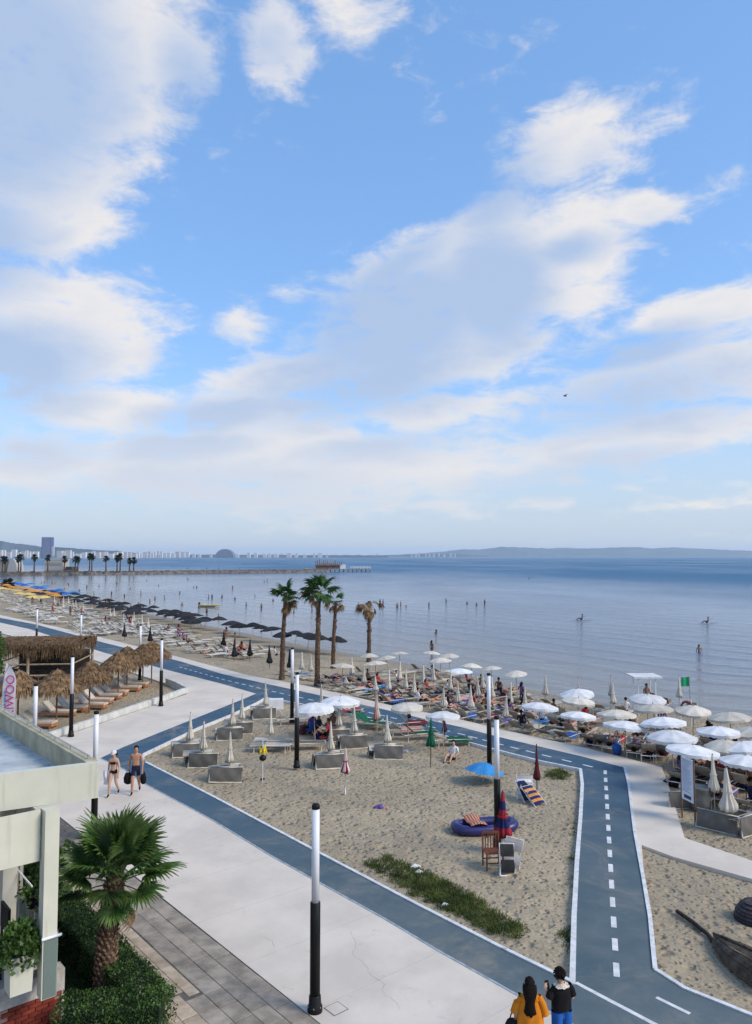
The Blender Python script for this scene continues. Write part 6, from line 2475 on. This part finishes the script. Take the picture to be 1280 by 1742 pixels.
def old_skiff():
    bow, mid = P(1214, 1588, .12), P(1300, 1640, .25)
    t = thing('old_skiff', 'dark weathered wooden skiff lying upturned on the sand', 'boat', (bow.x, bow.y, -.1), math.atan2((mid - bow).y, (mid - bow).x))
    dark = mat('weathered_planks', (.060, .045, .034), .9, .45, 5, .6, 25, col2=(.11, .085, .06))
    L, n_ = 2.3, 6
    for k in range(n_):                  # one strake after another
        a0, a1 = PI * k / n_, PI * (k + 1.0) / n_

        def pl(u, v):
            w = .46 * (1 - (1 - min(1, u * 1.7)) ** 2.0) + .015
            a = a0 + (a1 - a0) * v
            return (u * L, math.cos(a) * w, .10 + (.12 + .26 * min(1, u * 1.6)) * math.sin(a) + .012 * v)
        MB().grid(pl, 14, 2).build('strake', dark, t)
    MB().tube([(0, 0, .22), (.5, 0, .34), (1.4, 0, .48), (L, 0, .48)], .03, 6).build('keel', dark, t)
    for s_ in (-1, 1):
        MB().tube([(u_ * L, s_ * (.46 * (1 - (1 - min(1, u_ * 1.7)) ** 2.0) + .02), .08) for u_ in (0, .1, .2, .35, .6, 1)], .03, 6).build('gunwale', dark, t)


old_skiff()
p = P(1284, 1566, -.1)
t = thing('wicker_basket', 'dark rounded wicker shade lying on the sand by the walkway', 'basket', (p.x, p.y, -.1))
mb = MB().lathe([(.44, 0), (.46, .12), (.40, .30), (.24, .44), (.05, .50)], 24)
mb.build('shell', mat('wicker_purple', (.075, .06, .065), .85, .4, 14, .8, 60), t)
for k in range(6):
    z = .04 + k * .08
    r_ = .47 * math.sqrt(max(.05, 1 - (z / .52) ** 2))
    MB().tube([(math.cos(2 * PI * q_ / 24) * r_, math.sin(2 * PI * q_ / 24) * r_, z) for q_ in range(25)], .018, 5, False).build('hoop', M_BLACK, t)

# ---- lifeguard post and green flag
p = G(1175, 1225)
t = thing('flag_pole', 'green flag on a pole at the waterline', 'flag', p)
MB().tube([(0, 0, -.3), (0, 0, 2.6)], .025, 6).build('pole', M_STEEL, t)
MB().grid(lambda u, v: (-.03 - u * .48, .05 * math.sin(u * 6), 2.0 + v * .55), 10, 5).build('flag', mat('flag_green', (.01, .28, .12), .8, .1), t, True)
p = G(1168, 1236)
t = thing('life_ring_stand', 'dark red life ring hung on a pale stand below the flag', 'life ring', p)
MB().tube([(-.3, 0, -.2), (-.3, 0, 1.5), (.3, 0, 1.5), (.3, 0, -.2)], .03, 6).build('stand', M_WHITE, t)
MB().tube([(math.cos(2 * PI * k / 20) * .27, -.06, 1.15 + math.sin(2 * PI * k / 20) * .27) for k in range(21)], .07, 8, False).build('ring', mat('ring_red', (.14, .025, .03), .6, .2), t, True)
p = G(1097, 1216)
t = thing('lifeguard_stand', 'white lifeguard stand with flat canopy and seated guard place', 'stand', p)
for x in (-.55, .55):
    for y in (-.5, .5):
        MB().tube([(x, y, -.3), (x * .95, y * .95, 2.35)], .035, 6).build('post', M_WHITE, t)
MB().box((0, 0, 2.39), (1.75, 1.6, .10)).build('roof', M_CANVAS['white'], t)
MB().box((0, 0, 1.0), (1.2, 1.1, .07)).build('platform', M_WHITE, t)
person('s2', (p.x + .2, p.y, p.z + 1.02), R(200), 'person sitting on the white lifeguard stand', None, 'sit', 'brown', None, 'navy', 'shorts', 'dark', 0)

# ================================================================== ON AND BEYOND THE WATER
# ---- small boat and paddle boards
def small_boat():
    p = P(357, 1032, SEA_Z)
    t = thing('small_boat', 'pale yellow motor boat moored in the shallow sea', 'boat', (p.x, p.y, SEA_Z - .12), R(5))
    L = 3.9
    m = mat('boat_yellow', (.66, .56, .28), .5, .15, 3)

    def hull(u, v):
        x = (u - .5) * L
        w = .75 * (1 - max(0, u - .55) ** 2 * 4.4) * (1 - .12 * (u < .1))
        a = (v - .5) * PI
        return (x, math.sin(a) * max(.02, w), .55 - .50 * math.cos(a) * (1 - .5 * max(0, u - .6)) + .22 * max(0, u - .5))
    MB().grid(hull, 14, 10).build('hull', m, t, True)
    MB().box((-.3, 0, .42), (2.3, 1.1, .05)).build('deck', M_WHITE, t)
    for x in (-1.0, 0, .9):
        MB().box((x, 0, .55), (.25, 1.0, .08)).build('bench', M_WHITE, t)
    MB().box((-1.98, 0, .75), (.25, .3, .5)).build('outboard_motor', M_BLACK, t)
    MB().tube([(.4, -.55, .5), (.4, -.5, 1.1), (.4, .5, 1.1), (.4, .55, .5)], .02, 5).build('rail', M_STEEL, t)


small_boat()
for (x, y, L, lab, lab2) in [(990, 1056, 3.4, 'long dark paddle board far from the beach', 'person kneeling on the long dark paddle board'), (1204, 1061, 2.8, 'short dark paddle board far from the beach', 'person crouching on the short dark paddle board')]:
    p = P(x, y, SEA_Z)
    t = thing('paddle_board', lab, 'paddle board', (p.x, p.y, SEA_Z), R(3))
    MB().grid(lambda u, v: ((u - .5) * L, (v - .5) * .75 * math.sin(PI * min(.97, max(.03, u))) ** .5, .08 + .05 * (2 * u - 1) ** 4), 14, 5).grid(lambda u, v: ((u - .5) * L, (.5 - v) * .75 * math.sin(PI * min(.97, max(.03, u))) ** .5, -.04 + .05 * (2 * u - 1) ** 4), 14, 5).build('deck', mat('board_dark', (.05, .055, .065), .5, .2), t, True)
    MB().grid(lambda u, v: (-L / 2 + .15 + .2 * u, .02 * v, -.05 - .2 * v * (1 - u * .5)), 2, 2).build('fin', M_BLACK, t)
    person('s2', (p.x, p.y, SEA_Z + .06), R(60), lab2, None, 'sit', 'brown', None, 'navy', 'shorts', 'dark', 0, 1.1)
    MB().tube([(p.x - .9, p.y - .3, SEA_Z + .25), (p.x + .9, p.y + .3, SEA_Z + .75)], .018, 5).build('paddle', M_BLACK)
    tag(bpy.data.objects[[o.name for o in COL.objects][-1]], 'thin dark paddle held across the %s' % ('long dark board' if L > 3 else 'short dark board'), 'paddle')

# ---- stone pier with palms and a pier head
M_ROCK = mat('jetty_stone', (.13, .115, .10), .95, .35, .5, .8, 3, coords='World', col2=(.20, .18, .16))
M_DECK = mat('pier_deck', (.30, .28, .26), .9, .2, .3, coords='World')
PY0 = P(-60, 980, SEA_Z)
PY1 = P(560, 974, SEA_Z)
pier = thing('stone_pier', 'long low stone pier running out into the bay', 'pier', ((PY0 + PY1) / 2)[:])
inv_ = -Vector(pier.location)
d = (PY1 - PY0).normalized()
n = Vector((-d.y, d.x, 0))
mb = MB()
L_ = (PY1 - PY0).length


def wallp(u, v):
    p = PY0 + d * (L_ * u)
    j = .5 * math.sin(u * 190) + .4 * math.sin(u * 521 + v * 3)
    if v < .34:
        q = p - n * (2.6 - 2.2 * v / .34 + .4 * j * (1 - v / .34)) + Vector((0, 0, -1 + 2.5 * v / .34 + .25 * j))
    elif v < .67:
        q = p + n * ((v - .34) / .33 * 6.0) + Vector((0, 0, 1.55))
    else:
        q = p + n * (6.2 + 2.4 * (v - .67) / .33) + Vector((0, 0, 1.5 - 2.5 * (v - .67) / .33))
    return q + inv_


mb.grid(wallp, 220, 9)
mb.build('breakwater', M_ROCK, pier)
# parapet on top
mb = MB()
for k in range(60):
    c = PY0 + d * (L_ * (k + .5) / 60) + inv_ + n * .8
    mb.box((c.x, c.y, 1.75 + .1 * math.sin(k * 3)), (L_ / 60 * .85, .5, .6), math.atan2(d.y, d.x))
mb.build('low_parapet', M_ROCK, pier)
# pier head: deck on piles with a ragged wooden house
hd = thing('pier_house', 'ramshackle wooden pier house on piles at the end of the stone pier', 'pier house', (P(575, 973, SEA_Z))[:])
dd = hd.location.y
k1 = dd / FPX
mb = MB().box((0, 6, 1.7), (112 * k1, 12, .5))
mb.build('deck', M_DECK, hd)
for i in range(15):
    MB().tube([((-50 + i * 7.5) * k1, .8, -1), ((-50 + i * 7.5) * k1, .8, 1.5)], .35, 6).build('pile', M_ROCK, hd)
brown = mat('pier_house_wood', (.20, .14, .12), .9, .3, .6)
r_ = random.Random(17)
MB().box((-18 * k1, 6, 3.0), (40 * k1, 8, 2.2)).build('house', brown, hd)
MB().add([(-42 * k1, 1, 4.1), (6 * k1, 1, 4.1), (6 * k1, 11, 4.1), (-42 * k1, 11, 4.1), (-30 * k1, 6, 5.4), (-8 * k1, 6, 5.6)], [(0, 1, 5, 4), (1, 2, 5), (2, 3, 4, 5), (3, 0, 4)]).build('roof', brown, hd)
for i in range(14):
    x = (-38 + i * 3.4) * k1
    MB().tube([(x, 2, 4.5), (x, 2, 4.5 + r_.uniform(.6, 3.6))], .26, 5).build('mast', brown, hd)
MB().box((8 * k1, 5, 3.2), (8 * k1, 6, 2.6)).build('kiosk', M_WHITE, hd)
for z in (2.6, 3.2):
    MB().tube([(22 * k1, 1, z), (56 * k1, 1, z)], .14, 5).build('rail', M_WHITE, hd)
for i in range(7):
    MB().tube([((22 + i * 5.6) * k1, 1, 1.9), ((22 + i * 5.6) * k1, 1, 3.3)], .14, 5).build('rail_post', M_WHITE, hd)
# people on the pier
for x in (265, 300, 322, 360):
    b_ = BATH[rs.randrange(6)]
    p = P(x, 974.5, 1.0)
    person(b_[0], (p.x, PY0.y + (PY1.y - PY0.y) * ((p.x - PY0.x) / (PY1.x - PY0.x)) + 2, 1.0), 0, 'tiny figure standing on the stone pier', 'figures on the stone pier', b_[1], b_[2], b_[3], b_[4], b_[5], 'dark', 0)


def far_palm(px, top_py, hgt_px, i, y=None, s=1.0):
    p = P(px, 975, SEA_Z)
    yy = PY0.y + (PY1.y - PY0.y) * ((p.x - PY0.x) / (PY1.x - PY0.x)) + 4
    q = PD(px, top_py, y or yy)
    base = .9 if y is None else bz(q.x, q.y)
    t = thing('pier_palm' if y is None else 'shore_palm', 'dark palm standing in the row on the stone pier' if y is None else 'dark palm pair member on the far beach beside the blue umbrellas', 'palm tree', (q.x, q.y, base), rs.random() * 6, 'palms on the stone pier' if y is None else 'palms on the far beach')
    h = q.z - base
    link('trunk', cached(('fpt', round(h, 0)), lambda: MB().tube([(0, 0, 0), (.1, 0, h * .5), (0, 0, h)], [.42, .30, .26], 7).mesh('trunk', M_BARK)), t)

    def cr():
        r2 = random.Random(i % 3)
        mb_ = MB()
        for k in range(34):
            a, e = r2.uniform(0, 6.28), R(r2.uniform(-70, 80))
            dv = Vector((math.cos(a) * math.cos(e), math.sin(a) * math.cos(e), math.sin(e)))
            sd = dv.cross(Vector((0, 0, 1))).normalized() * .75
            ln = r2.uniform(1.7, 2.5)
            e0 = Vector((0, 0, 0))
            m_ = dv * ln * .6
            mb_.add([e0, m_ + sd, dv * ln + Vector((0, 0, -.5)), m_ - sd], [(0, 1, 2, 3)])
        return mb_.mesh('crown', mat('far_palm_green_%d' % (i % 3), (.020, .035, .018), .8, .4, 2))
    o = link('crown', cached(('fpc', i % 3), cr), t, (0, 0, h))
    o.scale = (s,) * 3


for i, (px, ty) in enumerate([(5, 950), (10, 951), (36, 946.5), (32, 949), (59, 947), (82, 948), (110, 950), (133, 951), (129, 950), (157, 946), (153, 945), (181, 949), (205, 945.5), (200, 948), (221, 953), (228, 952)]):
    far_palm(px, ty + 1, 28, i)
far_palm(10, 993, 0, 1, 215.0, .8)
far_palm(18, 992, 0, 2, 212.0, .8)

# grey arched hangar on the pier root and low buildings
def far_block(x0, x1, ytop, ybase, dist, col, label, name='building', group=None, roof=None, arch=False):
    a, b = PD(x0, ybase, dist), PD(x1, ytop, dist)
    w, h = b.x - a.x, max(b.z, SEA_Z + 1) - SEA_Z
    t = thing(name, label, 'building', ((a.x + b.x) / 2, dist, SEA_Z), 0, group)
    dep = max(w * .7, 8)
    key = ('fb', round(col[0], 2), round(col[1], 2))
    m = cached(('fbm',) + tuple(round(c, 2) for c in col), lambda: mat('far_wall', col, .9, .05, .05))
    if arch:
        mb_ = MB()
        n_ = 12
        vs = [(math.cos(PI * k / n_) * w / 2, y_, math.sin(PI * k / n_) * h) for y_ in (0, dep) for k in range(n_ + 1)]
        fs = [(k, k + 1, n_ + 2 + k, n_ + 1 + k) for k in range(n_)] + [tuple(range(n_ + 1)), tuple(reversed(range(n_ + 1, 2 * n_ + 2)))]
        mb_.add(vs, fs).build('wall', m, t)
        return t
    MB().box((0, dep / 2, h / 2), (w, dep, h)).build('wall', m, t)
    MB().box((0, dep / 2, h + .3), (w * 1.02, dep * 1.02, .6)).build('roof', roof or m, t)
    fl = max(1, int(h / 3.3))
    win = cached('fwin', lambda: mat('far_window', (.30, .32, .35), .4, .2, .05))
    for f in range(fl):
        MB().box((0, -.06, (f + .5) * h / fl), (w * .86, .15, h / fl * .38)).build('window', win, t)
    return t


far_block(12, 30, 951, 975, 395, (.42, .43, .44), 'grey arched hangar at the root of the pier', 'hangar', None, None, True)
far_block(-20, 14, 958, 977, 396, (.30, .25, .21), 'low brown shed at the root of the pier', 'shed')
far_block(76, 108, 953, 975, 401, (.45, .44, .40), 'pale low pavilion on the pier between the palms', 'pier_pavilion')
far_block(112, 122, 966, 976, 402, (.10, .09, .085), 'dark hut on the pier beside the pale pavilion', 'hut')

# ---- city on the far shore
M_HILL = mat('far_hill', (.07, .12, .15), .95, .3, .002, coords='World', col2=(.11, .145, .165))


def hill(pts, dist, depth, label, name='hills'):
    """ridge seen as a skyline: pts = (px, py) of the crest"""
    vs, fs = [], []
    n_ = len(pts)
    fine = []
    for (x0, y0), (x1, y1) in zip(pts[:-1], pts[1:]):
        for k in range(6):
            f = k / 6
            fine.append((x0 + (x1 - x0) * f, y0 + (y1 - y0) * f + rs.uniform(-.5, .5)))
    fine.append(pts[-1])
    for r_i, (dy, hf) in enumerate(((-depth * .5, -.02), (-depth * .25, .45), (0, 1), (depth * .3, .7), (depth * .6, -.02))):
        for (x, y) in fine:
            c = PD(x, y, dist)
            h_ = max(c.z - SEA_Z, 1)
            vs.append((c.x * (1 + dy / dist), dist + dy + rs.uniform(-.1, .1) * depth * .2, SEA_Z - 1 + h_ * hf * (1 + rs.uniform(-.12, .12) * (hf != 1)) + 1 * (hf > 0)))
    m_ = len(fine)
    for r_i in range(4):
        for k in range(m_ - 1):
            fs.append((r_i * m_ + k, r_i * m_ + k + 1, (r_i + 1) * m_ + k + 1, (r_i + 1) * m_ + k))
    tag(MB().add(vs, fs).build(name, M_HILL, None, True), label, kind='structure')


hill([(-120, 915), (-60, 916), (0, 920), (20, 924), (45, 926), (70, 930), (100, 931), (140, 934), (170, 936), (200, 937), (235, 941), (260, 944)], 4600, 900, 'low wooded hill behind the far city', 'hill')
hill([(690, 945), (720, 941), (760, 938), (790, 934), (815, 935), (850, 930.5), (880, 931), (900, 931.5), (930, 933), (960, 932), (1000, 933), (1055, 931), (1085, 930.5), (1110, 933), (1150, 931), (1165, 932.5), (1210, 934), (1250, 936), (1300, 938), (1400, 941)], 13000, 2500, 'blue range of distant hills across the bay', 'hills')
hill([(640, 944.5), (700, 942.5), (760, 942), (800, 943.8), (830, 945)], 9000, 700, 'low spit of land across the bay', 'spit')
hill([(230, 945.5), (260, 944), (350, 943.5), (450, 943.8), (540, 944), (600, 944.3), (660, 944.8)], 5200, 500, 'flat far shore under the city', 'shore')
CITY = 3600
far_block(70.5, 87.5, 914, 946, CITY, (.085, .10, .24), 'tall dark blue tower standing above the far city', 'tower')
far_block(87.8, 92, 930, 946, CITY, (.66, .62, .58), 'white block against the foot of the dark blue tower', 'building')
far_block(366, 398, 934, 946, 4300, (.16, .20, .28), 'wide dark domed building on the far shore', 'domed_building', None, None, True)
rr_ = random.Random(44)
x = -30
rf_ = mat('far_terracotta', (.42, .22, .15), .9, .1, .05)
while x < 560:
    w = rr_.uniform(3.5, 9.5) if x < 260 else rr_.uniform(3, 8)
    top = rr_.uniform(934, 941) if x < 120 else rr_.uniform(937.5, 942.5) if x < 330 else rr_.uniform(940, 943.5)
    if not (64 < x < 92) and not (360 < x < 400):
        col = rr_.choice([(.78, .75, .71), (.82, .80, .77), (.70, .62, .55), (.76, .76, .78)])
        far_block(x, x + w, top, 946, CITY + rr_.uniform(-150, 350) + (900 if x > 260 else 0), col, 'small pale building in the far white city', 'building', 'pale buildings of the far city', rf_ if rr_.random() < .3 else None)
    x += w + rr_.uniform(.2, 1.6) + (rr_.uniform(0, 14) if x > 300 else 0)
for x in [447, 478, 504, 640, 700, 706, 712, 724, 730, 737, 746, 755, 766, 774]:
    w = rr_.uniform(1.6, 3.6)
    far_block(x, x + w, rr_.uniform(940, 942.8), 946, 5600 if x < 600 else 8200, (.74, .74, .74), 'bright white speck of a building on the thin far shore', 'building', 'white buildings on the thin far shore')

# ---- bird
p = PD(962, 674, 95)
t = thing('bird', 'small dark bird flying across the clouds', 'bird', p, R(200))
bm = wear('black')
MB().tube([(-.22, 0, 0), (-.1, 0, .01), (.06, 0, .015), (.18, 0, .0), (.26, 0, -.01)], [.02, .05, .06, .04, .01], 8).build('body', bm, t, True)
for s in (-1, 1):
    MB().grid(lambda u, v: (.08 - .16 * v - .12 * u * u, s * u * .48, .05 + .16 * math.sin(u * 2.4)), 6, 2).grid(lambda u, v: (-.08 + .16 * v - .12 * u * u, s * u * .48, .04 + .16 * math.sin(u * 2.4)), 6, 2).build('wing', bm, t)

# ---- haze between here and the far hills
hz = MB().box((0, 6000, 100), (50000, 40000, 2 * 100 + 6)).build('haze', None)
hz.location.z = 0
tag(hz, 'thin pale sea haze over the bay', kind='stuff')
mh = bpy.data.materials.new('sea_haze')
mh.use_nodes = True
nt = mh.node_tree
nt.nodes.clear()
ot = nt.nodes.new('ShaderNodeOutputMaterial')
pv = nt.nodes.new('ShaderNodeVolumePrincipled')
pv.inputs['Color'].default_value = (.82, .91, 1.0, 1)
pv.inputs['Density'].default_value = 5.5e-5
pv.inputs['Anisotropy'].default_value = .2
nt.links.new(pv.outputs[0], ot.inputs['Volume'])
hz.data.materials.clear()
hz.data.materials.append(mh)
